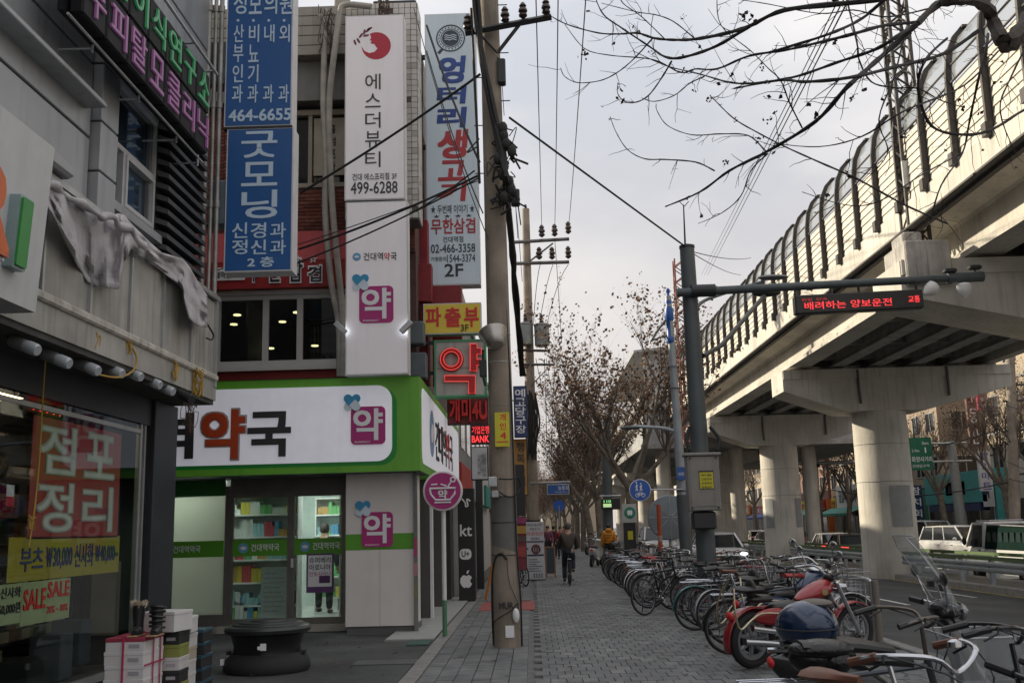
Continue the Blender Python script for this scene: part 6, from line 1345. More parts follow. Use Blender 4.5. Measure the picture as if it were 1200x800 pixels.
def make_bike(label, fm, fen=None, rack=False, basket=None, drop=False, seat=black, grip=black, bar='flat', ladies=False, guard=False, barm=None, group='bicycles parked along the kerb'):
    t = thing('bicycle', label, 'bicycle', (0, 0, 0), group)
    wheel(t, 0); wheel(t, 1.04)
    bb, st, hd, hb = (.44, 0, .28), (.31, 0, .80), (.87, 0, .84), (.91, 0, .66)
    mb = MB().tube([bb, st], .017, 8).tube([hd, hb], .021, 8)
    if ladies: mb.tube(smooth_pts([(.9, 0, .72), (.72, 0, .48), (.52, 0, .36), (.41, 0, .40)], 4), .019, 8).tube(smooth_pts([(.91, 0, .67), (.72, 0, .40), bb], 4), .021, 8)
    else: mb.tube([(.33, 0, .74), (.88, 0, .79)], .017, 8).tube([bb, (.905, 0, .68)], .02, 8)
    for s in (-.05, .05): mb.tube([(.44, s * .6, .28), (0, s, .33)], .010, 6).tube([(.325, s * .5, .74), (0, s, .33)], .009, 6)
    mb.build('frame', fm, t, smooth=True)
    mb = MB()
    for s in (-.055, .055): mb.tube([(.915, s, .64), (1.0, s, .40), (1.04, s, .33)], .011, 6)
    mb.tube([(.915, -.06, .64), (.915, .06, .64)], .015, 6).build('fork', fm if not fen else chrome, t, smooth=True)
    MB().tube([(.31, 0, .78), (.285, 0, .90)], .013, 8).build('seat_post', chrome, t)
    sp = [(.13, .09), (.2, .085), (.27, .05), (.34, .025), (.40, .018)]; vs = []
    for x, w in sp:
        for j in range(8): a = 2 * PI * j / 8; vs.append((x, w * math.cos(a), .925 + .028 * math.sin(a) - (x - .13) * .04))
    MB().add(vs, [tuple(range(7, -1, -1)), tuple(range(32, 40))] + [(i * 8 + j, i * 8 + (j + 1) % 8, i * 8 + 8 + (j + 1) % 8, i * 8 + 8 + j) for i in range(4) for j in range(8)]).build('saddle', seat, t, smooth=True)
    bm = MB().tube([(.87, 0, .84), (.855, 0, 1.0)], .013, 8)
    if bar == 'flat': P = [(.78, -.30, 1.02), (.84, -.12, 1.0), (.87, 0, 1.0), (.84, .12, 1.0), (.78, .30, 1.02)]
    else: P = [(.60, -.28, 1.05), (.72, -.27, 1.08), (.88, -.14, 1.07), (.88, 0, 1.0), (.88, .14, 1.07), (.72, .27, 1.08), (.60, .28, 1.05)]
    bm.tube(smooth_pts(P, 5), .011, 8).build('handlebar', barm or (chrome if bar != 'flat' or fen else fbk), t, smooth=True)
    for a, b in ((P[0], P[1]), (P[-1], P[-2])):
        a, b = Vector(a), Vector(b); MB().tube([a - (b - a).normalized() * .01, a + (b - a).normalized() * .12], .018, 8).build('grip', grip, t, smooth=True)
    mb = MB()
    for s in (-1, 1):
        a, b = Vector(P[0 if s < 0 else -1]), Vector(P[1 if s < 0 else -2]); d = (b - a).normalized()
        mb.tube([a + d * .15, a + d * .1 + Vector((.05, 0, -.015)), a + d * .02 + Vector((.06, 0, -.03))], .006, 5).tube(smooth_pts([a + d * .15, (.97, s * .1, .98), (.93, s * .02, .75)], 4), .004, 4)
    mb.build('brake_lever', black, t)
    mb = MB().torus((.44, -.045, .28), (0, 1, 0), .08, .006, 20, 5).tube([(.44, -.07, .28), (.52, -.075, .13)], .009, 6).tube([(.44, .06, .28), (.36, .075, .43)], .009, 6).tube([(.44, -.07, .28), (.44, .07, .28)], .02, 8); mb.build('crank', chrome, t)
    for s, x, z in ((-1, .52, .13), (1, .36, .43)): MB().box(x - .045, x + .045, s * .08 - .0, s * .15, z - .012, z + .012).build('pedal', black, t)
    MB().tube([(.44, -.05, .36), (.02, -.05, .36)], .005, 4).tube([(.44, -.05, .2), (.02, -.05, .3)], .005, 4).build('chain', dark, t)
    if guard: MB().prism(rr(.5, .12, .05), (.0, -.055, .24), XR, ZU, .01).build('chain_guard', fm, t)
    if fen: fender(t, 0, .355, 20, 185, fen); fender(t, 1.04, .355, 15, 150, fen)
    if rack:
        mb = MB()
        for s in (-.05, 0, .05): mb.tube([(-.22, s, .735), (.26, s, .735)], .005, 5)
        for x in (-.22, -.05, .1, .26): mb.tube([(x, -.05, .735), (x, .05, .735)], .005, 5)
        for s in (-.055, .055): mb.tube([(-.08, s, .73), (0, s, .34)], .005, 5)
        mb.tube([(.26, 0, .735), (.33, 0, .70)], .005, 5).build('rack', chrome, t)
    if rack or fen: MB().ell((-.27 if rack else -.36, 0, .66 if rack else .5), .012, .018, .018).build('reflector', mat('reflector_red', (.22, .015, .015), .3), t)
    if basket:
        mb = MB()
        for z in (.72, .80, .88, .96): e = (z - .72) * .2; mb.tube([(.97 - e, -.14 - e, z), (1.19 + e, -.14 - e, z), (1.19 + e, .14 + e, z), (.97 - e, .14 + e, z), (.97 - e, -.14 - e, z)], .004, 4)
        for k in range(7):
            y = -.14 + k * .28 / 6; mb.tube([(.97, y, .72), (1.19, y, .72)], .003, 4).tube([(.97, y, .72), (.92, y * 1.3, .97)], .003, 4).tube([(1.19, y, .72), (1.24, y * 1.3, .97)], .003, 4)
        for k in range(6):
            x = .97 + k * .22 / 5
            for s in (-1, 1): mb.tube([(x, s * .14, .72), (x + (x - 1.08) * .3, s * .19, .97)], .003, 4)
        mb.build('basket', basket, t)
    MB().tube([(.05, .06, .3), (.12, .2, .01)], .008, 6).build('kickstand', dark, t)
    return t
B_ = [make_bike('p', fbk, None), make_bike('p', fsil, fsil, True, None, seat=brown, grip=brown, bar='swept'), make_bike('p', fbl, ftl, True, steel, bar='swept', ladies=True), make_bike('p', frd, None, False), make_bike('p', fwh, chrome, True, steel, bar='swept', ladies=True, seat=mat('seat_red', (.35, .02, .02), .5)), make_bike('p', fgr, fbk, True, None), make_bike('p', forr, None)]
used = set()
def bike(k, x, y, rz, label, lean=0):
    o = B_[k] if k not in used else dup(B_[k]); used.add(k); return place(o, (x, y, 0), R(rz), label, lean=R(lean))
desc = ['black mountain bicycle', 'silver city bicycle with brown saddle', 'blue bicycle with teal fenders and basket', 'red bicycle', 'white basket bicycle with red saddle', 'dark grey bicycle with rack', 'orange bicycle']
bike(0, 2.0, 19.2, 40, 'black mountain bicycle standing apart, leftmost wheel of the near row', -4)
bike(2, 2.46, 16.3, 8, 'blue bicycle with teal fender, foremost teal wheel in the row', 5)
bike(1, 2.62, 15.2, 18, 'silver fendered bicycle just behind the teal fender one', -5)
bike(0, 2.60, 14.3, 12, 'black bicycle with pale rim, second before the red motorcycle', 4)
bike(5, 2.42, 13.3, 8, 'dark grey bicycle directly behind the red motorcycle tail', 5)
ords = ['first', 'second', 'third', 'fourth', 'fifth', 'sixth', 'seventh', 'eighth', 'ninth', 'tenth', 'eleventh', 'twelfth', 'thirteenth', 'fourteenth', 'fifteenth', 'sixteenth', 'seventeenth', 'eighteenth', 'nineteenth', 'twentieth', 'twenty-first', 'twenty-second', 'twenty-third', 'twenty-fourth', 'twenty-fifth', 'twenty-sixth', 'twenty-seventh', 'twenty-eighth', 'twenty-ninth', 'thirtieth', 'thirty-first', 'thirty-second', 'thirty-third', 'thirty-fourth']
random.seed(17)
y = 15.8
for i in range(34):
    y += random.uniform(.42, .62)
    if i == 6: y += .3
    k = random.choice((0, 0, 1, 2, 5, 4, 5, 5, 0, 0, 5, 3, 5, 0, 6)); x = 2.25 + random.uniform(0, .35) + (.4 if y < 20.6 else 0) + (y - 20) * .01
    bike(k, x, y, random.uniform(-22, 25) + (180 if random.random() < .15 else 0) * 0, '%s, %s in the row behind the teal fender bicycle' % (desc[k], ords[i]), random.uniform(-7, 7))
for i, (x, yy_, k) in enumerate(((3.1, 13.7, 4), (3.3, 14.9, 0), (3.2, 16.6, 4), (3.35, 18.2, 5), (3.3, 20.5, 1), (3.3, 22.6, 0), (3.4, 25, 5))): bike(k, x, yy_, random.uniform(-20, 20), '%s in the kerb side rank, %s from the camera' % (desc[k], ords[i]), random.uniform(-6, 6))
# near bicycles
nb_ = make_bike('silver fendered bicycle with a black plastic bag over its saddle', fgr, fsil, True, None, bar='swept', barm=mat('bar_tarnished', (.16, .14, .12), .35, .8), group='near bicycles at the right edge')
MB().ell((.26, 0, .90), .19, .11, .055).ell((.22, .02, .85), .14, .1, .09).ell((.33, -.03, .83), .09, .07, .07).build('saddle_bag', bag, nb_, smooth=True)
MB().add([(1.0, -.17, .66), (1.3, -.17, .66), (1.3, .17, .66), (1.0, .17, .66), (.95, -.2, .96), (1.36, -.2, .96), (1.36, .2, .96), (.95, .2, .96)], [(0, 3, 2, 1), (0, 1, 5, 4), (1, 2, 6, 5), (2, 3, 7, 6), (3, 0, 4, 7)]).build('clear_basket', glass('clear_bin', (.80, .81, .81), .07, .2, .22, (.45, .45, .45)), nb_)
MB().tube([(.95, -.2, .96), (1.36, -.2, .96), (1.36, .2, .96), (.95, .2, .96), (.95, -.2, .96)], .005, 5).build('basket_rim', steel, nb_)
place(nb_, (1.33, 6.0, 0), R(6), lean=R(3))
nb2_ = make_bike('dark blue bicycle with brown saddle and brown grips, nearest the camera', fbl, chrome, False, None, seat=brown, grip=brown, bar='swept', guard=True, group='near bicycles at the right edge')
MB().lathe([(.03, 0), (.028, .02), (.01, .03)], 14, Matrix.Translation((.80, .12, 1.08))).build('bell', chrome, nb2_, smooth=True); MB().cbox(.45, .8, -.05, .05, .55, .76, .03).build('tank', fbl, nb2_)
place(nb2_, (1.20, 5.0, 0), R(-56), lean=R(2))
nb3 = make_bike('bicycle with black grips and grey wire basket at the lower right corner', fgr, fsil, False, steel, grip=black, bar='flat', group='near bicycles at the right edge')
place(nb3, (1.20, 4.35, 0), R(-14), lean=R(-3))
nb4 = make_bike('black bicycle with brown grip beyond the lower right basket', fbk, None, False, None, grip=black, bar='swept', barm=fbk, group='near bicycles at the right edge')
place(nb4, (1.45, 5.3, 0), R(-12), lean=R(-3))
nb5 = make_bike('black flat bar bicycle cut off by the bottom edge of the photo', fbk, None, True, None, group='near bicycles at the right edge'); place(nb5, (.98, 3.9, 0), R(2), lean=R(4))
# motorcycles
def make_moto(label, pm, acc, group='motorcycles parked among the bicycles'):
    t = thing('motorcycle', label, 'motorcycle', (0, 0, 0), group); wheel(t, 0, .33, .055, rim=fsil, solid=True); wheel(t, 1.58, .33, .045, rim=fsil, solid=False, spokes=24)
    fender(t, 0, .39, 20, 200, pm, .065); fender(t, 1.58, .37, 30, 170, pm, .06)
    vs = []; tk_ = [(.66, .03, .76, .02), (.74, .09, .78, .06), (.86, .135, .81, .10), (1.0, .15, .84, .125), (1.12, .13, .87, .12), (1.2, .08, .89, .08), (1.23, .03, .89, .03)]
    for x, w_, z, h_ in tk_:
        for j in range(16): a = 2 * PI * j / 16; vs.append((x, w_ * math.cos(a), z + h_ * math.sin(a) * (1 if math.sin(a) > 0 else .7)))
    MB().add(vs, [tuple(range(15, -1, -1)), tuple(range(96, 112))] + [(i * 16 + j, i * 16 + (j + 1) % 16, i * 16 + 16 + (j + 1) % 16, i * 16 + 16 + j) for i in range(6) for j in range(16)]).build('fuel_tank', pm, t, smooth=True)
    MB().prism(circ(0, 0, .05, 12, .035), (1.0, -.152, .85), XR, ZU, .004).build('tank_badge', mat('badge_gold', (.5, .38, .18), .3, .6), t)
    MB().ell((.25, -.1, .60), .30, .04, .10).ell((.25, .1, .60), .30, .04, .10).build('side_cover', pm, t, smooth=True)
    MB().ell((.52, 0, .70), .27, .14, .06).ell((.12, 0, .80), .20, .10, .05).ell((-.02, 0, .92), .05, .10, .12).build('seat', mat('seat_vinyl', (.018, .018, .018), .4), t, smooth=True)
    MB().cbox(-.22, .14, -.11, .11, .88, .95, .03).build('rear_pad', black, t, smooth=True)
    mb = MB()
    for k in range(7): mb.cbox(.72 + k * .0, .98, -.1, .1, .36 + k * .045, .36 + k * .045 + .03, .008)
    mb.cbox(.6, 1.0, -.15, .15, .24, .37, .03).ell((.68, -.15, .32), .12, .05, .12).ell((.68, .15, .32), .12, .05, .12).build('engine', mat('engine_alloy', (.25, .25, .25), .35, .7, var=.2), t, smooth=True)
    for s in (-1,): MB().tube(smooth_pts([(.95, s * .16, .45), (.9, s * .2, .28), (.6, s * .22, .25), (.1, s * .22, .32), (-.28, s * .22, .36)], 4), [.03] * 8 + [.04] * 9, 12).build('exhaust', chrome, t, smooth=True)
    MB().tube(smooth_pts([(.9, -.16, .5), (.8, -.2, .42), (.4, -.2, .42), (-.15, -.2, .50)], 4), .035, 12).build('exhaust', chrome, t, smooth=True)
    mb = MB()
    for s in (-.11, .11): mb.tube([(1.22, s, .95), (1.58, s, .33)], .026, 10)
    mb.tube([(1.25, -.13, .86), (1.25, .13, .86)], .02, 8).build('fork', chrome, t, smooth=True)
    MB().tube([(.2, 0, .62), (.6, 0, .6), (1.2, 0, .82)], .03, 8).tube([(1.2, 0, .8), (1.0, 0, .3), (.6, 0, .25), (0, 0, .33)], .025, 8).build('frame', dark, t, smooth=True)
    P = smooth_pts([(.88, -.40, 1.08), (1.0, -.36, 1.10), (1.16, -.2, 1.12), (1.22, 0, 1.0), (1.16, .2, 1.12), (1.0, .36, 1.10), (.88, .40, 1.08)], 4); MB().tube(P, .013, 8).build('handlebar', chrome, t, smooth=True)
    for s in (0, -1): a, b = P[s], P[2 if s == 0 else -3]; MB().tube([a, a + (b - a).normalized() * .13], .02, 8).build('grip', black, t, smooth=True)
    for s in (-1, 1):
        MB().tube([(1.1, s * .28, 1.12), (1.05, s * .33, 1.3)], .007, 6).build('mirror_stalk', chrome, t); MB().ell((1.04, s * .35, 1.32), .015, .065, .045).build('mirror', chrome, t, smooth=True)
    MB().lathe([(.03, -.09), (.08, -.06), (.09, .03), (.085, .05)], 18, Matrix.Translation((1.36, 0, .88)) @ Matrix.Rotation(R(90), 4, 'Y')).build('headlight', chrome, t, smooth=True)
    MB().ell((1.2, 0, 1.0), .05, .09, .05).build('gauge', black, t, smooth=True); MB().ell((-.33, 0, .62), .03, .06, .05).build('tail_lamp', red_l, t, smooth=True)
    for s in (-1, 1): MB().tube(smooth_pts([(.3, s * .17, .64), (.0, s * .19, .66), (-.16, s * .2, .60), (-.32, s * .19, .50), (-.38, s * .17, .72), (-.34, s * .1, .95)], 4), .012, 8).build('crash_bar', mat('bar_brass', (.45, .40, .28), .25, .9, var=0), t, smooth=True)
    MB().tube([(.6, .1, .25), (.5, .25, .02)], .012, 6).build('kickstand', dark, t)
    return t
m1 = make_moto('red cruiser motorcycle with chrome exhausts, side on to the camera', frd, None); place(m1, (2.42, 12.0, 0), R(27), lean=R(5), scale=.95)
m2 = make_moto('dark blue cruiser motorcycle half hidden behind the red one', fbl, None); place(m2, (2.75, 13.3, 0), R(32), lean=R(3)); MB().ell((1.12, 0, .98), .14, .12, .05).build('chrome_cover', chrome, m2, smooth=True)
# scooters
def make_scooter(label, pm, screen, case, group='scooters parked on the pavement'):
    t = thing('scooter', label, 'scooter', (0, 0, 0), group); wheel(t, 0, .26, .05, rim=fsil, solid=True); wheel(t, 1.28, .26, .05, rim=fsil, solid=True)
    def loft(secs, m, name):
        vs = []; n = 12
        for x, w, z, h in secs:
            for j in range(n): a = 2 * PI * j / n; ca, sa = math.cos(a), math.sin(a); vs.append((x, w * math.copysign(abs(ca) ** .7, ca), z + h * math.copysign(abs(sa) ** .7, sa)))
        k = len(secs); return MB().add(vs, [tuple(range(n - 1, -1, -1)), tuple(range((k - 1) * n, k * n))] + [(i * n + j, i * n + (j + 1) % n, (i + 1) * n + (j + 1) % n, (i + 1) * n + j) for i in range(k - 1) for j in range(n)]).build(name, m, t, smooth=True)
    loft([(-.28, .05, .66, .05), (-.15, .14, .60, .14), (.1, .17, .53, .18), (.35, .15, .48, .16), (.5, .1, .42, .1)], pm, 'rear_body'); loft([(-.2, .1, .78, .02), (-.05, .15, .79, .045), (.3, .14, .77, .045), (.55, .08, .73, .03)], black, 'seat')
    loft([(.4, .12, .28, .04), (.7, .15, .26, .035), (.98, .12, .3, .05)], pm, 'footboard')
    vs = []
    for x, w, z in ((1.02, .15, .28), (1.06, .2, .5), (1.0, .2, .72), (.92, .12, .92), (.88, .08, 1.0)): vs += [(x, -w, z), (x + .05, -w * .5, z), (x + .05, w * .5, z), (x, w, z)]
    o = MB().add(vs, [(i * 4 + j, i * 4 + j + 1, i * 4 + j + 5, i * 4 + j + 4) for i in range(4) for j in range(3)]).build('leg_shield', pm, t, smooth=True); o.modifiers.new('s', 'SOLIDIFY').thickness = .05
    fender(t, 1.28, .30, 20, 165, pm, .06).location = (0, 0, -.07); MB().tube([(.95, -.07, .85), (1.28, -.07, .26)], .022, 8).tube([(.95, .07, .85), (1.28, .07, .26)], .022, 8).build('fork', steel, t)
    MB().ell((.93, 0, 1.0), .12, .13, .075).build('handlebar_cover', pm, t, smooth=True); P = [(.80, -.36, 1.03), (.88, -.2, 1.02), (.92, 0, 1.0), (.88, .2, 1.02), (.80, .36, 1.03)]
    MB().tube(smooth_pts(P, 4), .014, 8).build('handlebar', chrome, t, smooth=True)
    for s in (-1, 1):
        MB().tube([(.80, s * .36, 1.03), (.85, s * .25, 1.02)], .022, 8).build('grip', black, t); MB().tube([(.88, s * .22, 1.03), (.84, s * .3, 1.2)], .007, 6).build('mirror_stalk', chrome, t); MB().ell((.83, s * .32, 1.24), .018, .07, .05).build('mirror', mat('mirror_dark', (.08, .09, .08), .1, .6), t, smooth=True)
        MB().tube([(.9, s * .15, 1.05), (.95, s * .4, 1.04)], .005, 5).build('brake_lever', chrome, t)
    MB().ell((1.03, 0, .98), .04, .08, .06).build('headlight', fsil, t, smooth=True); MB().ell((-.28, 0, .66), .03, .07, .04).build('tail_lamp', red_l, t, smooth=True)
    MB().tube([(.3, -.17, .25), (-.2, -.2, .33)], .045, 12).build('exhaust', dark, t, smooth=True)
    if screen:
        vs = []; n = 8; k = 7
        for i in range(k):
            s = i / (k - 1); z = .98 + .52 * s; xx = 1.04 - .24 * s - .05 * s * s; w = .16 + .12 * math.sin(s * 2.4)
            if i == k - 1: w *= .72
            for j in range(n + 1): u = (j / n - .5) * 2; vs.append((xx - .10 * u * u, w * u, z))
        o = MB().add(vs, [(i * (n + 1) + j, i * (n + 1) + j + 1, (i + 1) * (n + 1) + j + 1, (i + 1) * (n + 1) + j) for i in range(k - 1) for j in range(n)]).build('windscreen', glass('screen_clear', (.90, .92, .92), .04, .04, .04, (.5, .5, .5), fr=.35), t, smooth=True)
        e = [vs[i * (n + 1)] for i in range(k)] + [vs[(k - 1) * (n + 1) + j] for j in range(1, n + 1)] + [vs[i * (n + 1) + n] for i in range(k - 2, -1, -1)]; MB().tube(e, .004, 5).build('screen_edge', steel, t)
        for s in (-1, 1): MB().tube([(.95, s * .1, 1.0), (.93, s * .13, 1.12)], .008, 6).build('screen_bracket', steel, t); MB().box(.86, .90, s * .13 - .02, s * .13 + .02, 1.14, 1.18).build('screen_clamp', black, t)
    if case:
        M_ = Matrix.Translation((0, 0, 0)); MB().ell((-.02, 0, .90), .215, .20, .175, 40, 22, z0=-.55).build('top_case', case, t, smooth=True); MB().tube([(-.02 + .214 * math.cos(a), .2 * math.sin(a), .895) for a in [2 * PI * i / 24 for i in range(25)]], .006, 5).build('case_seam', black, t)
        MB().ell((.05, .02, 1.055), .12, .10, .03).build('case_cushion', mat('cushion_taupe', (.16, .14, .12), .7), t, smooth=True); MB().tube([(-.3, 0, .74), (.05, 0, .74)], .02, 6).build('case_rack', chrome, t)
    return t
s1 = make_scooter('black scooter with tall clear windscreen and glossy blue rounded top case', fbk, True, fbl); place(s1, (1.90, 7.4, 0), R(-4), lean=R(3), scale=.99)
s2 = make_scooter('white scooter seen from behind left of the yellow jacket pedestrian', fwh, False, None); q = gp(693, 664); place(s2, (q.x, q.y, 0), R(75), lean=R(8), scale=1.05)
s3 = make_scooter('black scooter with dark top case beside the white scooter', fbk, False, fbk); q = gp(705, 662); place(s3, (q.x, q.y, 0), R(70), lean=R(6))
for i, (px, py) in enumerate(((688, 650), (695, 646), (688, 641))): o = dup(s2 if i != 1 else s3); q = gp(px, py); place(o, (q.x, q.y, 0), R(60), ('white scooter behind the first white scooter', 'dark scooter farther along the pavement by the trees', 'farthest small white scooter by the tree trunks')[i], lean=R(5))
q = gp(722, 668); o = dup(s3); place(o, (q.x, q.y, 0), R(15), 'black scooter with top case right of the yellow jacket pedestrian', lean=R(4))
# bicycle at left by the banner
o = dup(B_[0]); place(o, (-.62, 30.6, 0), R(-68), 'black bicycle leaning between the utility pole and the banner', lean=R(6))
o = dup(B_[6]); place(o, (-1.05, 31.6, 0), R(-55), 'orange bicycle behind the utility pole beside the menu board', lean=R(6))
for k in range(7):
    if k not in used:
        for c_ in list(B_[k].children_recursive): bpy.data.objects.remove(c_)
        bpy.data.objects.remove(B_[k])
# kerb side hoop fence
def hoop(y, label):
    t = thing('hoop_rail', label, 'rail', (4.3, y, 0), 'steel hoop rails along the kerb'); MB().tube(smooth_pts([(4.3, y, 0), (4.3, y, .72), (4.3, y + .12, .84), (4.3, y + 1.2, .84), (4.3, y + 1.32, .72), (4.3, y + 1.32, 0)], 4), .028, 8).build('hoop', mat('rail_bright', (.5, .5, .5), .3, .8, var=.1), t, smooth=True)
    for k in range(5): MB().tube([(4.3, y + .26 + k * .2, .1), (4.3, y + .26 + k * .2, .83)], .009, 6).build('bar', steel, t)
    MB().tube([(4.3, y + .0, .12), (4.3, y + 1.32, .12)], .014, 6).build('bottom_bar', steel, t)
for i, y in enumerate((13.5, 15.1, 16.7, 18.3, 19.9, 21.5)): hoop(y, '%s kerb hoop rail counted from the camera' % ords[i])
t = thing('fence_post', 'short brown grey post at the end of the hoop rails', 'post', (4.25, 13.2, 0)); MB().tube([(4.25, 13.2, 0), (4.25, 13.2, .86)], .045, 10).build('post_body', mat('post_taupe', (.15, .13, .11), .6), t, smooth=True)
# ================================================================ cars and people
car_glass = mat('car_glass', (.02, .024, .028), .05, .0, var=0)
def cw(t, x, y, r=.32, w=.2):
    s = 1 if y > 0 else -1; Mx = Matrix.Translation((x, y, r)) @ Matrix.Rotation(R(90), 4, 'X')
    o = MB().lathe([(r * .6, -w / 2), (r * .93, -w / 2), (r, -w * .35), (r, w * .35), (r * .93, w / 2), (r * .6, w / 2)], 22, Mx).build('wheel', rubber, t, smooth=True)
    mb = MB().lathe([(.02, -.02), (r * .6, -.01), (r * .62, .02), (.02, .03)], 18, Matrix.Translation((0, s * w * .42, 0)) @ Mx)
    mb.build('rim', fsil, o)
def loft(t, name, secs, m, n=16, p=.45, sm=True):
    vs = []
    for x, w, z0, z1 in secs:
        zc_, h = (z0 + z1) / 2, (z1 - z0) / 2
        for j in range(n):
            a = 2 * PI * (j + .5) / n; ca, sa = math.cos(a), math.sin(a); vs.append((x, w * math.copysign(abs(ca) ** p, ca), zc_ + h * math.copysign(abs(sa) ** p, sa)))
    k = len(secs); return MB().add(vs, [tuple(range(n - 1, -1, -1)), tuple(range((k - 1) * n, k * n))] + [(i * n + j, i * n + (j + 1) % n, (i + 1) * n + (j + 1) % n, (i + 1) * n + j) for i in range(k - 1) for j in range(n)]).build(name, m, t, smooth=sm)
def make_car(name, label, paint, kind='sedan', brake=False, cat='car'):
    t = thing(name, label, cat)
    if kind == 'sedan': L, hw, belt, top, base_, roof = 2.35, .92, .93, 1.44, (1.25, -1.85), (.45, -1.05); secs = [(-2.35, .70, .42, .78), (-2.25, .84, .34, .98), (-1.7, .91, .26, 1.02), (-.5, .92, .22, .96), (.8, .92, .22, .95), (1.7, .90, .24, .90), (2.2, .82, .28, .76), (2.35, .68, .34, .62)]
    elif kind == 'suv': L, hw, belt, top, base_, roof = 2.3, .94, 1.08, 1.70, (1.15, -2.15), (.45, -1.9); secs = [(-2.3, .84, .45, 1.0), (-2.2, .92, .38, 1.12), (-.5, .94, .28, 1.1), (.9, .94, .28, 1.08), (1.8, .92, .3, 1.02), (2.2, .86, .34, .9), (2.3, .75, .4, .75)]
    else: L, hw, belt, top, base_, roof = 2.4, .92, 1.15, 1.95, (2.0, -2.35), (1.3, -2.3); secs = [(-2.4, .88, .42, 1.1), (-2.3, .92, .35, 1.2), (0, .92, .28, 1.18), (1.7, .92, .3, 1.15), (2.25, .86, .34, .95), (2.4, .78, .4, .75)]
    body = loft(t, 'body', secs, paint)
    tw = hw * .70; bw_ = hw * .86
    b = [(base_[0], -bw_, belt), (base_[0], bw_, belt), (base_[1], bw_, belt), (base_[1], -bw_, belt)]; tp = [(roof[0], -tw, top), (roof[0], tw, top), (roof[1], tw, top), (roof[1], -tw, top)]
    cab = MB().add(b + tp, [(0, 1, 5, 4), (2, 3, 7, 6), (1, 2, 6, 5), (3, 0, 4, 7)]).build('windows', car_glass, t)
    mb = MB()
    for i in range(4): mb.tube([b[i], tp[i]], .045, 6)
    for s in (-1, 1):
        for f in (.42, .68): mb.tube([(base_[0] + (base_[1] - base_[0]) * f, s * bw_, belt), (roof[0] + (roof[1] - roof[0]) * (f - .1) * 1.2, s * tw, top)], .03, 6)
    mb.build('pillar', paint, cab)
    loft(t, 'roof', [(roof[0] + .06, tw * .9, top - .04, top + .0), (roof[0] - .1, tw * 1.05, top - .05, top + .03), ((roof[0] + roof[1]) / 2, tw * 1.07, top - .05, top + .06), (roof[1] + .1, tw * 1.05, top - .05, top + .03), (roof[1] - .06, tw * .9, top - .04, top)], paint, 12, .6)
    for x in (-L * .60, L * .62):
        for s in (-1, 1): cw(t, x, s * (hw - .08))
    hl = mat('headlight_glow', (.8, .8, .8), .15, var=0, emit=1.6 if True else 0, ecol=(.9, .95, 1)) if name == 'white_sedan' else mat('headlight_clear', (.55, .57, .6), .12, .3, var=0)
    tl = mat('brake_lamp_lit', (.5, .02, .02), .3, var=0, emit=2.2, ecol=(1, .05, .05)) if brake else mat('tail_lamp_dark', (.28, .012, .012), .2, var=0)
    for s in (-1, 1):
        MB().ell((L - .18, s * hw * .68, secs[-2][3] - .08), .16, .2, .085).build('headlight', hl, t, smooth=True); MB().ell((-L + .1, s * hw * .72, .88 if kind == 'sedan' else 1.0), .14, .22, .10).build('tail_lamp', tl, t, smooth=True)
        MB().ell((.85, s * (hw + .09), belt + .05), .07, .1, .07).build('side_mirror', paint, t, smooth=True)
    B('grille', t, dark, L - .06, L + .01, -.38, .38, .48, .64); B('plate', t, white_paint, L + .011, L + .02, -.2, .2, .40, .48); B('plate', t, white_paint, -L - .02, -L - .002, -.2, .2, .62, .72); B('bumper_strip', t, dark, -L - .01, -L + .05, -.6, .6, .40, .47)
    for s in (-1, 1):
        for x in (-.6, .35): MB().box(x, x + .16, s * (hw + .0) - .012, s * (hw + .0) + .012, .82, .85).build('door_handle', chrome, t)
    return t
cwht = mat('car_white', (.62, .62, .62), .25, var=.03, coat=.5); cslv = mat('car_silver', (.34, .35, .36), .28, .6, var=.03, coat=.4); cblk = mat('car_black', (.02, .02, .022), .2, var=0, coat=.6)
c = make_car('white_sedan', 'white sedan driving toward the camera with its headlamps lit', cwht); q = at(840, 640, 42); place(c, (q.x, 42, rz_(q.x)), R(-90))
c = make_car('silver_car', 'pale van like car behind the white sedan, seen past the orange post', cwht, 'suv'); q = at(771, 640, 55); place(c, (q.x, 55, rz_(q.x)), R(-90))
c = make_car('white_car', 'white car with red tail lamps between the second and first round columns', cwht, 'sedan', True); place(c, (15.9, 56, -.5), R(84))
c = make_car('black_car', 'black car with bright brake lamps just left of the nearest column', cblk, 'sedan', True); place(c, (15.2, 50.5, -.5), R(84))
c = make_car('silver_car', 'silver car beyond the median between the second and third columns', cslv, 'sedan'); place(c, (17.5, 77, -.5), R(-90))
c = make_car('silver_car', 'small far silver car left of the second column', cslv, 'sedan'); place(c, (18.8, 88, -.5), R(88))
c = make_car('white_car', 'white car parked at the far kerb behind the guard rail', cwht, 'suv'); place(c, (20.8, 51, -.5), R(-75))
c = make_car('pale_van', 'pale blue grey van parked behind the white car at the far kerb', mat('van_pale_blue', (.30, .36, .38), .4), 'van', cat='van'); place(c, (21.6, 58, -.5), R(-80))
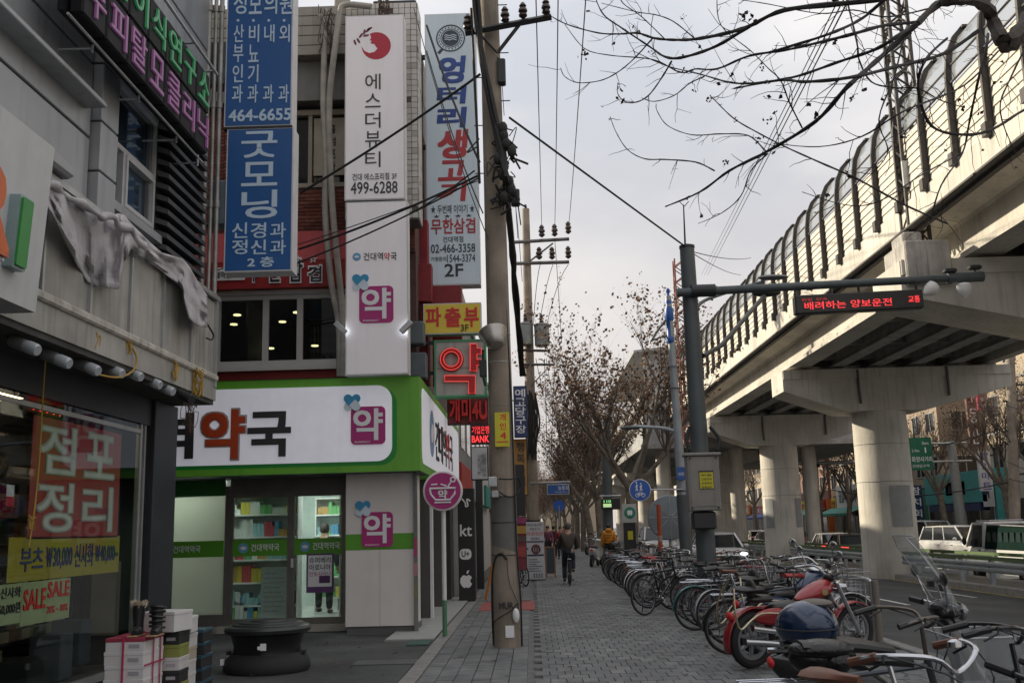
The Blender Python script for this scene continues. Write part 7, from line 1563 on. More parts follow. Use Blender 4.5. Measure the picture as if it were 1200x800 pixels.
# pickup truck
t = thing('pickup_truck', 'white pickup truck with dark green canvas cage on its bed', 'truck')
loft(t, 'cab_body', [(1.0, .84, .45, 1.15), (1.15, .86, .4, 1.2), (2.2, .86, .38, 1.18), (2.5, .82, .4, 1.1), (2.62, .76, .45, 1.0)], cwht)
b = [(2.5, -.80, 1.12), (2.5, .80, 1.12), (1.08, .80, 1.12), (1.08, -.80, 1.12)]; tp = [(2.05, -.68, 1.88), (2.05, .68, 1.88), (1.12, .70, 1.88), (1.12, -.70, 1.88)]
cab = MB().add(b + tp, [(0, 1, 5, 4), (2, 3, 7, 6), (1, 2, 6, 5), (3, 0, 4, 7)]).build('windows', car_glass, t)
mb = MB()
for i in range(4): mb.tube([b[i], tp[i]], .06, 6)
mb.tube([tp[0], tp[1], tp[2], tp[3], tp[0]], .05, 6).build('pillar', cwht, cab); loft(t, 'roof', [(2.1, .6, 1.85, 1.9), (1.9, .72, 1.84, 1.95), (1.2, .72, 1.84, 1.95), (1.05, .68, 1.85, 1.9)], cwht, 12, .6)
B('bed_side', t, cwht, -2.5, .95, -.87, -.83, .62, 1.05); B('bed_side', t, cwht, -2.5, .95, .83, .87, .62, 1.05); B('tailgate', t, cwht, -2.54, -2.5, -.87, .87, .62, 1.05); B('bed_floor', t, steel, -2.5, .95, -.83, .83, .58, .64); B('chassis', t, dark, -2.4, 2.3, -.4, .4, .35, .56)
gcv = mat('canvas_green', (.010, .024, .020), .95, var=.2, spec=.03); mb = MB()
for s in (-1, 1):
    MB().add([(-2.45, s * .84, 1.06), (.9, s * .84, 1.06), (.85, s * .74, 1.78), (-2.35, s * .74, 1.72)], [(0, 1, 2, 3)]).build('canvas_side', gcv, t).modifiers.new('s', 'SOLIDIFY').thickness = .02
    for k in range(7): MB().box(-2.1 + k * .42, -1.82 + k * .42, s * .80 - .03, s * .80 + .04, 1.3, 1.6).build('canvas_window', mat('canvas_window', (.02, .035, .035), .3, spec=.2), t)
MB().add([(-2.35, -.74, 1.72), (-2.35, .74, 1.72), (.85, .74, 1.78), (.85, -.74, 1.78), (-2.45, -.84, 1.06), (-2.45, .84, 1.06)], [(0, 1, 2, 3), (0, 4, 5, 1)]).build('canvas_top', gcv, t).modifiers.new('s', 'SOLIDIFY').thickness = .03
MB().tube([(1.0, -.55, 1.98), (2.0, -.55, 1.98), (2.0, .55, 1.98), (1.0, .55, 1.98), (1.0, -.55, 1.98)], .02, 6).tube([(-2.3, -.7, 1.78), (.8, -.7, 1.85)], .02, 6).tube([(-2.3, .7, 1.78), (.8, .7, 1.85)], .02, 6).build('roof_rack', steel, t)
for x in (-1.6, 1.75):
    for s in (-1, 1): cw(t, x, s * .75, .3)
for s in (-1, 1): MB().ell((2.58, s * .6, .75), .06, .15, .09).build('headlight', fsil, t); MB().box(-2.56, -2.53, s * .7 - .1, s * .7 + .1, .66, .76).build('tail_lamp', red_l, t); MB().ell((2.2, s * .98, 1.3), .05, .08, .14).build('side_mirror', black, t)
B('door_handle', t, dark, 1.25, 1.42, .86, .885, 1.0, 1.03); place(t, (15.9, 34.2, -.5), R(90))
# ---------------------------------------------------------------- people
def skin_obj(name, verts, edges, radii, m, parent, sub=1):
    me = bpy.data.meshes.new(name); me.from_pydata(verts, edges, []); me.materials.append(m); o = bpy.data.objects.new(name, me); COL.objects.link(o); o.parent = parent
    o.modifiers.new('skin', 'SKIN').use_smooth_shade = True
    if not me.skin_vertices: me.attributes
    for i, r in enumerate(radii): d = me.skin_vertices[0].data[i]; d.radius = (r, r) if not isinstance(r, tuple) else r; d.use_root = (i == 0)
    o.modifiers.new('sub', 'SUBSURF').levels = sub; o.modifiers['sub'].render_levels = sub; return o
def person(label, loc, rz, top, legs, hair=black, pose='walk', h=1.7, skirt=None, hood=False):
    t = thing('person', label, 'person'); k = h / 1.72
    st = .22 if pose == 'walk' else .03
    if pose == 'ride': hipz, kneeL, kneeR, ankL, ankR, eL, eR, wL, wR = .95, (.12, .32, .72), (-.12, .36, .52), (.13, .12, .42), (-.13, .1, .16), (.25, .22, 1.12), (-.25, .22, 1.12), (.24, .50, 1.02), (-.24, .50, 1.02)
    else: hipz, kneeL, kneeR, ankL, ankR = .93, (.10, st * .7, .50), (-.10, -st * .35, .50), (.10, st, .08), (-.10, -st * 1.1, .11); eL, eR, wL, wR = (.24, -.04, 1.13), (-.24, .02, 1.13), (.25, .10 - st, .90), (-.25, .10 + st * .5, .88)
    V = [(0, 0, hipz), (0, -.01, 1.12), (0, 0, 1.32), (0, .01, 1.47), (0, .02, 1.56), (0, .03, 1.66), (.17, 0, 1.40), eL, wL, (-.17, 0, 1.40), eR, wR, (.09, 0, hipz - .05), kneeL, ankL, (-.09, 0, hipz - .05), kneeR, ankR, (0, .125, 1.595)]
    Rr = [.13, .115, .135, .058, .085, .088, .062, .043, .030, .062, .043, .030, .095, .062, .042, .095, .062, .042, .014]
    E_ = [(0, 1), (1, 2), (2, 3), (3, 4), (4, 5), (2, 6), (6, 7), (7, 8), (2, 9), (9, 10), (10, 11), (0, 12), (12, 13), (13, 14), (0, 15), (15, 16), (16, 17), (4, 18)]
    for wi in (8, 11):
        w = Vector(V[wi]); s = 1 if wi == 8 else -1; pi_ = len(V); dn = Vector((0, .05, -.06)) if pose != 'ride' else Vector((0, .08, -.01)); V.append(tuple(w + dn)); Rr.append((.034, .02)); E_.append((wi, pi_))
        for f in range(4): a = len(V); q = w + dn * 1.3 + Vector((0, (f - 1.5) * .02 if pose != 'ride' else .02, 0)) + Vector(((f - 1.5) * .004 if pose != 'ride' else (f - 1.5) * .02, .0, -.02)); V += [tuple(q), tuple(q + Vector((-s * .012, .012, -.035 - .006 * (f in (1, 2)))))]; Rr += [.009, .007]; E_ += [(pi_, a), (a, a + 1)]
        a = len(V); V.append(tuple(w + Vector((-s * .02, .05, -.03)))); Rr.append(.010); E_.append((wi, a))
    for ai in (14, 17): a = len(V); p = Vector(V[ai]); V.append((p.x, p.y + .14, max(.04, p.z - .05))); Rr.append(.035); E_.append((ai, a))
    skin_obj('body', [tuple(Vector(v) * k) for v in V], E_, [tuple(x * k for x in r) if isinstance(r, tuple) else r * k * (.82 if i in (0, 1, 2, 6, 7, 9, 10, 12, 13, 15, 16) else 1) for i, r in enumerate(Rr)], skin, t)
    def sub(idx, grow, name, m, extra=None):
        mp_ = {i: j for j, i in enumerate(idx)}; vv = [tuple(Vector(V[i]) * k) for i in idx]; rr_ = [(Rr[i] if not isinstance(Rr[i], tuple) else Rr[i][0]) * k + grow for i in idx]
        ee = [(mp_[a], mp_[b]) for a, b in E_ if a in mp_ and b in mp_]
        if name == 'jacket': vv[0] = tuple(Vector(vv[0]) + Vector((0, 0, .0)))
        return skin_obj(name, vv, ee, rr_, m, t)
    sub([0, 1, 2, 6, 7, 8, 9, 10, 11] if True else [], .045 if hood else .032, 'jacket', top); sub([0, 1, 12, 13, 14, 15, 16, 17], .022, 'trousers', legs)
    for ai in (14, 17):
        p = Vector(V[ai]) * k; MB().ell((p.x, p.y + .07, p.z - .03), .048, .135, .045, z0=-.7).build('shoe', black, t, smooth=True)
    mb = MB().ell((0, .005 * k, 1.64 * k), .094 * k, .105 * k, .115 * k, 14, 8, z0=-.75)
    mb.build('hair', hair, t, smooth=True)
    for s in (-1, 1): MB().ell((s * .035, .118 * k, 1.63 * k), .011, .006, .008).build('eye', black, t); MB().ell((s * .092 * k, .02, 1.60 * k), .012, .022, .03).build('ear', skin, t, smooth=True)
    MB().ell((0, .118 * k, 1.555 * k), .022, .006, .007).build('mouth', mat('lip', (.32, .10, .09), .5), t)
    if hood: MB().ell((0, -.06, 1.50 * k), .13, .10, .09).build('hood', top, t, smooth=True)
    place(t, loc, rz); return t
yj = mat('jacket_yellow', (.56, .22, .015), .55, var=.1); dj = mat('jacket_olive', (.065, .055, .042), .8); rj = mat('coat_red', (.28, .035, .045), .7); mj = mat('jacket_maroon', (.12, .03, .06), .7); jn = mat('jeans_dark', (.02, .028, .05), .85); bkc = mat('cloth_black', (.015, .015, .017), .85); hb_ = mat('hair_dark', (.02, .014, .01), .6)
q = gp(715, 668); y_ = person('person in a puffy yellow hooded jacket walking away on the pavement', (q.x, q.y, 0), R(0), yj, bkc, hb_, 'stand', 1.68, hood=True)
mb = MB()
for z in (1.02, 1.12, 1.22, 1.32): mb.torus((0, 0, z), (0, 0, 1), .172, .022, 20, 6)
mb.build('quilting', yj, y_, smooth=True); y_['label'] = 'person in a puffy yellow hooded jacket standing on the pavement, seen from behind'
q = at(667, 670, 30.0); cy_ = make_bike('bicycle ridden away from the camera by the person in olive jacket', fbk, None, True); place(cy_, (q.x, 29.6, 0), R(90))
person('person in an olive brown jacket cycling away from the camera', (q.x, 29.95, 0), R(0), dj, jn, mat('hair_grey', (.08, .075, .07), .7), 'ride', 1.72)
q = gp(655, 652); person('person in a red coat walking toward the camera beyond the cyclist', (q.x, 55, 0), R(180), rj, jn, hb_, 'walk', 1.66)
person('person in a maroon jacket walking left of the red coat', (at(642, 630, 50).x, 50, 0), R(170), mj, bkc, hb_, 'walk', 1.7); person('person in black between the maroon jacket and the red coat', (at(649, 630, 58).x, 58, 0), R(0), bkc, jn, hb_, 'walk', 1.7)
person('person in grey farther away on the pavement under the trees', (at(661, 630, 75).x, 75, 0), R(180), mat('coat_grey', (.12, .12, .13), .8), bkc, hb_, 'walk', 1.7)
q = at(380, 660, 20.0); person('person in black standing behind the right pharmacy door', (q.x, 20.0, GZ), R(0), bkc, bkc, hb_, 'stand', 1.68)
person('person in a dark coat beside the parked car across the road', (21.6, 51.5, -.4), R(120), bkc, jn, hb_, 'stand', 1.72)
# ================================================================ trees
bark = mat('plane_bark', (.17, .145, .115), .9, var=.4, scale=5, bump=.4); bark_d = mat('branch_dark', (.035, .03, .028), .85, var=.2); leafm = [mat('leaf_brown', (.15, .085, .048), .8, var=.3), mat('leaf_rust', (.22, .125, .065), .8, var=.3), mat('leaf_dark', (.06, .035, .025), .8)]
def make_tree(label, seed, h=9.0, spread=2.4, leaves=900, group='plane trees along the road'):
    rnd = random.Random(seed); t = thing('plane_tree', label, 'tree', (0, 0, 0), group)
    fork = h * .36; lean = Vector((rnd.uniform(-.3, .3), rnd.uniform(-.3, .3), 0))
    tp_ = [Vector((0, 0, -.1)), Vector((0, 0, .3)), lean * .3 + Vector((0, 0, fork * .5)), lean + Vector((0, 0, fork))]
    tk = MB().tube(smooth_pts(tp_, 5), [.24 - .06 * i / 15 for i in range(16)], 12); tw = MB(); lf = MB(); tips = []
    def twig(p, d, L, r, lev):
        pts = [p]; n = 4
        for i in range(n):
            d = (d + Vector((rnd.uniform(-.22, .22), rnd.uniform(-.22, .22), rnd.uniform(-.02, .22)))).normalized(); pts.append(pts[-1] + d * L / n)
        (tk if lev == 0 else tw).tube(pts, [r * (1 - .62 * i / n) for i in range(n + 1)], 7 if lev == 0 else (4 if lev == 1 else 3), cap=False)
        if lev >= 2: tips.extend(pts[2:])
        if lev < 3:
            for k in range((7, 7, 5)[lev]):
                i = rnd.randint(1 if lev else 2, n); q = pts[i]; a = rnd.uniform(0, 2 * PI)
                side = Vector((math.cos(a), math.sin(a), rnd.uniform(.1, 1.0))); twig(q, (d * .8 + side * .8).normalized(), L * rnd.uniform(.45, .68), r * (1 - .6 * i / n) * .55, lev + 1)
    for k in range(6):
        a = 2 * PI * k / 6 + rnd.uniform(-.4, .4); twig(tp_[-1] - Vector((0, 0, rnd.uniform(0, .5))), Vector((math.cos(a) * .75, math.sin(a) * .75, 1.0)).normalized(), h * rnd.uniform(.34, .46), .10, 0)
    for k in range(leaves):
        p = rnd.choice(tips) + Vector((rnd.gauss(0, .07), rnd.gauss(0, .07), rnd.gauss(-.03, .07))); s = rnd.uniform(.035, .085)
        ax = Vector((rnd.uniform(-1, 1), rnd.uniform(-1, 1), rnd.uniform(-1, 1))).normalized(); b_ = ax.orthogonal().normalized(); c_ = ax.cross(b_)
        lf.add([p - b_ * s, p - c_ * s * .7, p + b_ * s * .9 + ax * s * .3, p + c_ * s * .8, ], [(0, 1, 2, 3)], rnd.choice((0, 0, 1, 2)))
    tk.build('trunk', bark, t, smooth=True); tw.build('crown', mat('twig_brown', (.10, .075, .06), .9), t); o = lf.build('leaves', leafm, t); o['kind'] = 'stuff'
    return t
T3 = [make_tree('big plane tree with brown leaves behind the round blue sign', 5, 8.6, leaves=4000), make_tree('t', 12, 9.0, leaves=4200), make_tree('t', 23, 8.4, leaves=3400), make_tree('t', 31, 9.0, leaves=700), make_tree('t', 44, 9.4, leaves=500)]
lab = ['big plane tree with brown leaves behind the round blue sign', 'second plane tree of the kerb row, left of the bus display', 'third plane tree of the kerb row', 'fourth plane tree of the kerb row', 'fifth plane tree of the kerb row', 'sixth plane tree of the kerb row', 'seventh plane tree of the kerb row', 'farthest plane tree of the kerb row', 'plane tree of the kerb row beyond the farthest column']
ut = set()
def tree(k, x, y, rz, label, s=1, grp=None):
    o = T3[k] if k not in ut else dup(T3[k]); ut.add(k); place(o, (x, y, 0), rz, label, grp or 'plane trees along the near kerb', scale=s); return o
for i, (px, Y, k, s) in enumerate(((741, 35, 0, 1.0), (705, 50, 1, .95), (694, 60, 2, .98), (684, 71, 0, .92), (677, 82, 1, .95), (671, 96, 2, .95), (664, 112, 0, .95), (657, 132, 1, 1.0), (652, 155, 2, 1.0))): tree(k, at(px, 640, Y).x, Y, i * 1.3, lab[i], s)
fl_ = ['far side tree right of the sign mast', 'far side tree behind the pickup truck', 'far side tree left of the sign mast', 'far side tree just left of the nearest column', 'far side tree between nearest and second columns', 'far side tree right of the second column', 'far side tree left of the second column', 'far side tree near the third column', 'far side tree far behind the third column']
for i, (px, Y, k, s) in enumerate(((1172, 52, 1, 1.0), (1218, 47, 0, 1.0), (1097, 60, 2, 1.0), (1010, 76, 1, 1.05), (985, 80, 2, 1.0), (955, 90, 0, 1.05), (920, 99, 1, 1.0), (880, 118, 2, 1.1), (862, 130, 0, 1.1))):
    tree(3 + i % 2, 24.6, 24.6 * 1200 / (px - 624), i * 2.1, fl_[i], s, 'plane trees on the far pavement')
for i in range(9): tree(i % 3, -.8 - (i % 3) * 1.5, 140 + i * 15, i, 'hazy brown tree at the far end of the pavement, %s from the left building' % ords[i], .95 + .1 * (i % 2), 'trees at the far end of the street')
# overhanging near branches
rnd = random.Random(77); ob = thing('overhanging_tree', 'bare plane tree branches reaching in from the upper right', 'tree', (3.5, 6.5, 0)); mbt, mbk, lfm = MB(), MB(), MB()
def dp(px): return 6.2 + 1.1 * math.sin(px * .011)
def branch(P, w0, w1, dep=0.0, twigs=10, mb=None, label=None):
    Y_ = [dp(x) + dep + .25 * math.sin(i * 1.7 + dep * 5) for i, (x, y) in enumerate(P)]; pts = smooth_pts([at(x, y, Y_[i]) for i, (x, y) in enumerate(P)], 5); n = len(pts)
    rs = [max(.0017, (w0 + (w1 - w0) * i / (n - 1)) / 2 * 6.4 / 1200) * (1 + .15 * math.sin(i * 1.9)) for i in range(n)]; (mb or mbt).tube(pts, rs, 6)
    for k in range(int(twigs * 1.9)):
        i = rnd.randint(1, n - 2); p = pts[i]; d = (pts[i + 1] - pts[i - 1]).normalized(); s = rnd.choice((-1, 1)); d = (d * .6 + Vector((d.z, rnd.uniform(-.5, .5), -d.x)) * s * rnd.uniform(.5, 1)).normalized(); L = rnd.uniform(.08, .32); q = [p]
        for j in range(4): d = (d + Vector((rnd.uniform(-.3, .3), rnd.uniform(-.3, .3), rnd.uniform(-.3, .3)))).normalized(); q.append(q[-1] + d * L / 4)
        mbt.tube(q, [min(rs[i] * .6, .003), .0025, .002, .0016, .0012], 4, cap=False)
        if rnd.random() < .35:
            q2 = q[2]; d2 = (d + Vector((rnd.uniform(-1, 1), 0, rnd.uniform(-1, 1)))).normalized(); mbt.tube([q2, q2 + d2 * L * .4], [.0018, .001], 3, cap=False)
        if rnd.random() < .18: leafc(q[-1], .02, 2)
def leafc(p, s, n):
    for k in range(n):
        ax = Vector((rnd.uniform(-1, 1), rnd.uniform(-1, 1), rnd.uniform(-1, 1))).normalized(); b_ = ax.orthogonal().normalized(); c_ = ax.cross(b_); o_ = p + Vector((rnd.gauss(0, s * .5), rnd.gauss(0, s * .5), rnd.gauss(0, s * .5)))
        lfm.add([o_ - b_ * s, o_ - c_ * s * .6 + ax * s * .2, o_ + b_ * s * .8, o_ + c_ * s * .7 + ax * s * .3], [(0, 1, 2, 3)])
for P, a, b, d, n in (
    ([(1075, 28), (1040, 60), (1012, 85), (991, 104), (955, 143), (900, 177), (855, 200), (820, 225), (780, 242)], 6, 2, 0, 12),
    ([(1300, -60), (1180, -30), (1080, -10), (1010, 2), (920, 12), (880, 30), (852, 39), (815, 46), (790, 47), (767, 45), (747, 39), (727, 40), (702, 39), (665, 29), (642, 17)], 7, 1.4, .1, 12),
    ([(880, 30), (840, 54), (802, 67), (780, 67), (760, 54), (727, 32), (707, 17), (697, -4)], 5, 1.4, .12, 8),
    ([(1080, 26), (1037, 30), (1000, 40), (960, 50), (920, 59), (877, 66), (840, 81), (815, 81), (797, 85), (765, 70), (715, 65), (685, 57), (662, 29)], 4, 1, .3, 12),
    ([(1147, 36), (1106, 63), (1051, 78), (996, 91), (944, 96), (920, 94), (877, 98), (852, 96), (820, 87), (780, 77), (742, 60)], 4.5, 1, -.2, 12),
    ([(787, 72), (775, 92), (760, 112), (745, 120), (732, 119), (724, 110), (724, 97)], 2.6, 1, .1, 4), ([(765, 45), (742, 70), (722, 86), (702, 95), (677, 97), (662, 90), (657, 80)], 2.2, 1, .1, 4),
    ([(825, 90), (808, 98), (790, 112), (767, 119), (752, 115)], 2, 1, -.1, 3), ([(1110, 262), (1060, 240), (1005, 210), (960, 190), (920, 172), (887, 155), (860, 139), (840, 120), (832, 112)], 2.4, 1.2, .2, 5),
    ([(897, 177), (877, 159), (845, 157), (810, 158), (782, 147), (770, 130), (769, 122)], 1.8, 1, .1, 3), ([(837, 200), (815, 190), (780, 187), (755, 186), (735, 175), (722, 155), (715, 137)], 2.2, 1, .0, 4),
    ([(1060, -10), (1037, 0), (1010, 22), (969, 41), (900, 62)], 4, 2.5, -.3, 6), ([(1103, 3), (1076, 26), (1054, 41), (1026, 58), (982, 73), (936, 89), (900, 96), (860, 104)], 5, 2, .2, 10),
    ([(991, -6), (1004, 49), (1007, 71), (1021, 96), (1048, 103), (1076, 104), (1103, 118), (1130, 126)], 2.2, 1.4, .5, 8), ([(1158, 40), (1155, 60), (1147, 91), (1136, 143), (1128, 179), (1103, 217), (1090, 260)], 4, 1.6, .4, 7),
    ([(1240, 110), (1200, 129), (1164, 151), (1131, 158), (1092, 148), (1076, 104), (1085, 70), (1110, 45)], 4, 3, .2, 10), ([(900, 180), (880, 200), (868, 230), (845, 250), (818, 262)], 1.8, .9, .2, 2),
    ([(1215, 30), (1185, 90), (1172, 130), (1190, 180)], 3, 1.2, .3, 6), ([(1170, 60), (1130, 100), (1060, 130), (1010, 160), (960, 172), (905, 168)], 2.6, 1, .3, 10), ([(1090, 10), (1040, 20), (1000, 12), (960, 16), (900, 5), (868, 0)], 2, 1, .5, 6),
    ([(1060, 40), (1048, 90), (1030, 140), (1040, 180), (1010, 215)], 2, 1, .3, 5), ([(940, 150), (925, 120), (915, 95), (900, 80), (880, 60), (845, 30), (840, -5)], 1.8, 1.2, .4, 6),
    ([(1128, 179), (1080, 205), (1030, 236), (990, 240), (940, 225)], 1.8, .9, .4, 5), ([(780, 47), (752, 20), (730, 4), (725, -10)], 1.8, 1.2, .1, 3), ([(815, 46), (790, 26), (770, 18), (745, 14), (705, 4)], 2, 1, .0, 3)): branch(P, a, b, d, n)
branch([(1260, -30), (1215, 10), (1197, 36), (1178, 49), (1167, 33), (1158, 11), (1142, 1), (1120, 1), (1098, 6), (1075, 28)], 27, 7, 0, 6, mbk); branch([(1240, 20), (1200, 30), (1190, 50), (1176, 56)], 24, 14, .02, 2, mbk)
tl_ = Vector((at(1260, -30, 6.2))); MB
mbk.tube(smooth_pts([(4.3, 7.4, -.1), (4.35, 7.3, 1.5), (4.5, 7.0, 3.2), tl_ + Vector((.15, .1, -.2)), tl_]), [.19 - .10 * i / 24 for i in range(25)], 12)
for (x, y, s) in ((642, 20, .034), (684, 63, .032), (764, 62, .022), (876, 22, .04), (748, 37, .02), (833, 117, .03), (862, 140, .016), (889, 166, .022), (850, 192, .022), (800, 20, .015), (894, 80, .02), (724, 103, .015), (715, 140, .012), (1060, 158, .02), (1000, 112, .02), (900, 140, .02)):
    for k in range(9): leafc(at(x, y, dp(x)) + Vector((rnd.gauss(0, s * .5), rnd.gauss(0, .02), rnd.gauss(0, s * .5))), s * .55, 1)
mbk.build('trunk', mat('limb_bark', (.07, .055, .045), .9, var=.4, scale=20, bump=.5), ob, smooth=True); o = mbt.build('branches', bark_d, ob, smooth=True); o['kind'] = 'stuff'; o = lfm.build('leaves', leafm[2], ob); o['kind'] = 'stuff'
rl = random.Random(91); fl2 = MB()
for k in range(260):
    if rl.random() < .5: x, y = rl.uniform(-1.4, 4.5), rl.uniform(8, 40)
    elif rl.random() < .6: x, y = rl.uniform(3.4, 4.6), rl.uniform(5, 40)
    else: x, y = rl.uniform(-4.5, -1.6), rl.uniform(10, 16)
    a = rl.uniform(0, 6.28); s = rl.uniform(.02, .05); c_, s_ = math.cos(a) * s, math.sin(a) * s; fl2.add([(x - c_, y - s_, .012), (x + s_ * .6, y - c_ * .6, .012 + rl.uniform(0, .02)), (x + c_, y + s_, .014), (x - s_ * .6, y + c_ * .6, .012 + rl.uniform(0, .015))], [(0, 1, 2, 3)], rl.choice((0, 1, 2)))
o = fl2.build('fallen_leaves', leafm); tag(o, 'brown leaves scattered over the pavement and gutter', 'leaves'); o['kind'] = 'stuff'
# ================================================================ buildings across the road and further left
def bwin(bd, name, face, u0, u1, z0, z1, pos, fm_, gm=glass_dark):
    """window on plane face 'x' (normal -x) or 'y' (normal -y)"""
    mb = MB(); fr_ = .07
    def bx_(a0, a1, b0, b1, d0, d1, q): (q.box(pos + d0, pos + d1, a0, a1, b0, b1) if face == 'x' else q.box(a0, a1, pos + d0, pos + d1, b0, b1))
    g = MB(); bx_(u0 + fr_, u1 - fr_, z0 + fr_, z1 - fr_, -.005, .02, g); g = g.build('window', gm, bd)
    for a in ((u0, u0 + fr_, z0, z1), (u1 - fr_, u1, z0, z1), (u0 + fr_, u1 - fr_, z0, z0 + fr_), (u0 + fr_, u1 - fr_, z1 - fr_, z1), ((u0 + u1) / 2 - .03, (u0 + u1) / 2 + .03, z0 + fr_, z1 - fr_)): bx_(*a, -.05, .02, mb)
    mb.build('frame', fm_, g); return g
def bldg(label, x0, x1, y0, y1, h, m, floors, nx, ny, zb=3.6, wfm=None, wz=(.9, 2.3), fh=3.1, xw=1.6, east=False):
    t = thing('building', label, 'building', (x0, y0, 0)); B('wall', t, m, x0, x1, y0, y1, -.4, h); B('roof', t, concrete_dark, x0 - .1, x1 + .1, y0 - .1, y1 + .1, h, h + .25)
    wfm = wfm or alu
    for f in range(floors):
        z = zb + f * fh
        for k in range(ny): c_ = y0 + (k + .5) * (y1 - y0) / ny; w = min(xw, (y1 - y0) / ny * .7) / 2; (bwin(t, '', 'x', c_ - w, c_ + w, z + wz[0], z + wz[1], x0, wfm) if not east else B('window', t, glass_dark, x1 - .01, x1 + .02, c_ - w, c_ + w, z + wz[0], z + wz[1]))
        for k in range(nx): c_ = x0 + (k + .5) * (x1 - x0) / nx; w = min(xw, (x1 - x0) / nx * .5) / 2; bwin(t, '', 'y', c_ - w, c_ + w, z + wz[0], z + wz[1], y0, wfm)
        MB().box(x0 - .06, x0 - .002, y0, y1, z - .12, z + .05).build('ledge', concrete_dark, t)
    return t
tan = mat('facade_tan', (.30, .235, .175), .85, var=.12, scale=.5, bump=.1, streak=.25); tan2 = mat('facade_sand', (.38, .31, .23), .85, var=.12, scale=.5, streak=.2); rbk = mat('facade_redbrown', (.17, .09, .07), .85, var=.15); pal = mat('facade_pale', (.45, .44, .42), .8, var=.1, streak=.3); gry = mat('facade_grey', (.20, .20, .20), .8, var=.12, streak=.3); blg = mat('facade_glass', (.10, .16, .19), .25, var=.3, scale=.4)
XF = 28.5
bldg('sand coloured building with dark balconies at the right edge', XF + .4, 44, 46, 65.4, 21, tan2, 5, 3, 7); bldg('tan building with small upper windows behind the green road sign', XF, 42, 72, 85, 20, tan, 5, 4, 5)
bldg('sand coloured block between the nearest and second columns', XF, 42, 87, 99, 17, tan2, 4, 4, 5); bldg('red brown building behind the overhead pipe gantry', XF, 42, 100, 110, 18, rbk, 4, 3, 3); bldg('pale building with greenish glass windows right of the second column', XF, 42, 111, 124, 19, pal, 5, 4, 5, xw=2.2)
bldg('long sand coloured building left of the second column', XF, 42, 126, 150, 13, tan2, 3, 4, 10); bldg('grey far building behind the third column', XF, 42, 152, 185, 15, gry, 4, 4, 10); bldg('pale far building near the end of the right side', XF, 42, 188, 240, 18, pal, 4, 4, 12); bldg('dark red far building beyond the right side trees', XF - 2, 42, 245, 330, 14, rbk, 3, 4, 10)
# balconies of the first building
bldg('hazy pale block closing the far end of the street', -40, 3, 350, 370, 24, pal, 8, 0, 3); bldg('hazy tan block beyond the far end trees', 4, 30, 400, 420, 20, tan2, 6, 0, 3)
for i in range(8): tree(i % 3, (.8, 3.6, 2.2, 4.2, 1.4, 3.0, 5.2, .2)[i], 175 + i * 14, i * 2, 'hazy tree at the street end right of the walkers, %s in depth' % ords[i], 1.0, 'trees at the far end of the street')
# shops across the road
def shopx(label, y0, y1, z1, wall, signs, x=27.2, awn=None, group=None):
    t = thing('shop', label, 'shop', (x, y0, 0)); B('wall', t, wall, x, XF + .3, y0, y1, -.3, z1); B('window', t, glass_dark, x - .03, x, y0 + .3, y1 - .3, .1, 2.3)
    n = max(1, int((y1 - y0) / 2))
    for k in range(n + 1): B('frame', t, alu, x - .06, x - .03, y0 + .3 + k * (y1 - y0 - .6) / n - .04, y0 + .3 + k * (y1 - y0 - .6) / n + .04, .0, 2.35)
    for (a, b, c_, d, m, s, lm_) in signs:
        sb_ = B('sign_board', t, m, x - .3, x - .061, a, b, c_, d)
        if s: text(s, lm_, (x - .305, b - (b - a) * .12, c_ + (d - c_) * .22), (0, -1, 0), ZU, (b - a) * .76, (d - c_) * .56, .02, .03, sb_)
    if awn: MB().add([(x - 1.6, y0 + .2, 2.2), (x - 1.6, y1 - .2, 2.2), (x - .06, y1 - .2, 2.75), (x - .06, y0 + .2, 2.75), (x - 1.6, y0 + .2, 2.0), (x - 1.6, y1 - .2, 2.0)], [(0, 1, 2, 3), (0, 4, 5, 1)]).build('awning', awn, t).modifiers.new('s', 'SOLIDIFY').thickness = .03
    return t
tq = mat('turquoise', (.07, .33, .33), .55, var=.15); dbl = mat('shop_navy', (.02, .04, .12), .5); tea = mat('awning_teal', (.03, .20, .17), .7); wsg = mat('board_white', (.55, .56, .57), .5, var=.05); orr = mat('board_orange', (.40, .12, .03), .5); yel_ = mat('board_yellow', (.45, .36, .03), .5); rds = mat('board_red', (.36, .03, .03), .5); pus = mat('board_purple', (.12, .08, .30), .5)
shopx('turquoise fronted shop with a cream plaque beyond the pickup truck', 60.5, 71, 4.4, tq, ((61, 70.5, 2.5, 4.3, tq, '', None), (64, 67, 3.0, 3.8, mat('plaque_cream', (.5, .45, .3), .5), '갈매기살', dg), (60.6, 61.6, 2.2, 4.4, wsg, '회', dbl), (62, 70, 2.0, 2.45, dbl, '', None)), x=26.9)
shopx('green glazed shop with a navy vertical sign left of the sign mast', 73, 80, 3.6, mat('shop_green', (.08, .22, .16), .5), ((73.2, 76, 2.5, 3.5, tea, '정육식당', white_l), (76.5, 77.5, 1.2, 3.9, dbl, '', None), (78, 79.5, 2.5, 3.5, wsg, '커피', rds)))
shopx('shop with a tilted white banner board and teal awning', 84, 94, 3.8, rbk, ((85, 92, 2.7, 4.6, wsg, '닭갈비 부대찌개', dg), (92.3, 93.6, 2.5, 3.6, yel_, '밥', rds)), awn=tea)
shopx('shop with red and yellow signs by the second column', 96, 106, 3.6, orr, ((96.5, 100, 2.6, 3.6, rds, '통닭', white_l), (101, 105, 2.6, 3.6, yel_, '분식', rds)), awn=tea)
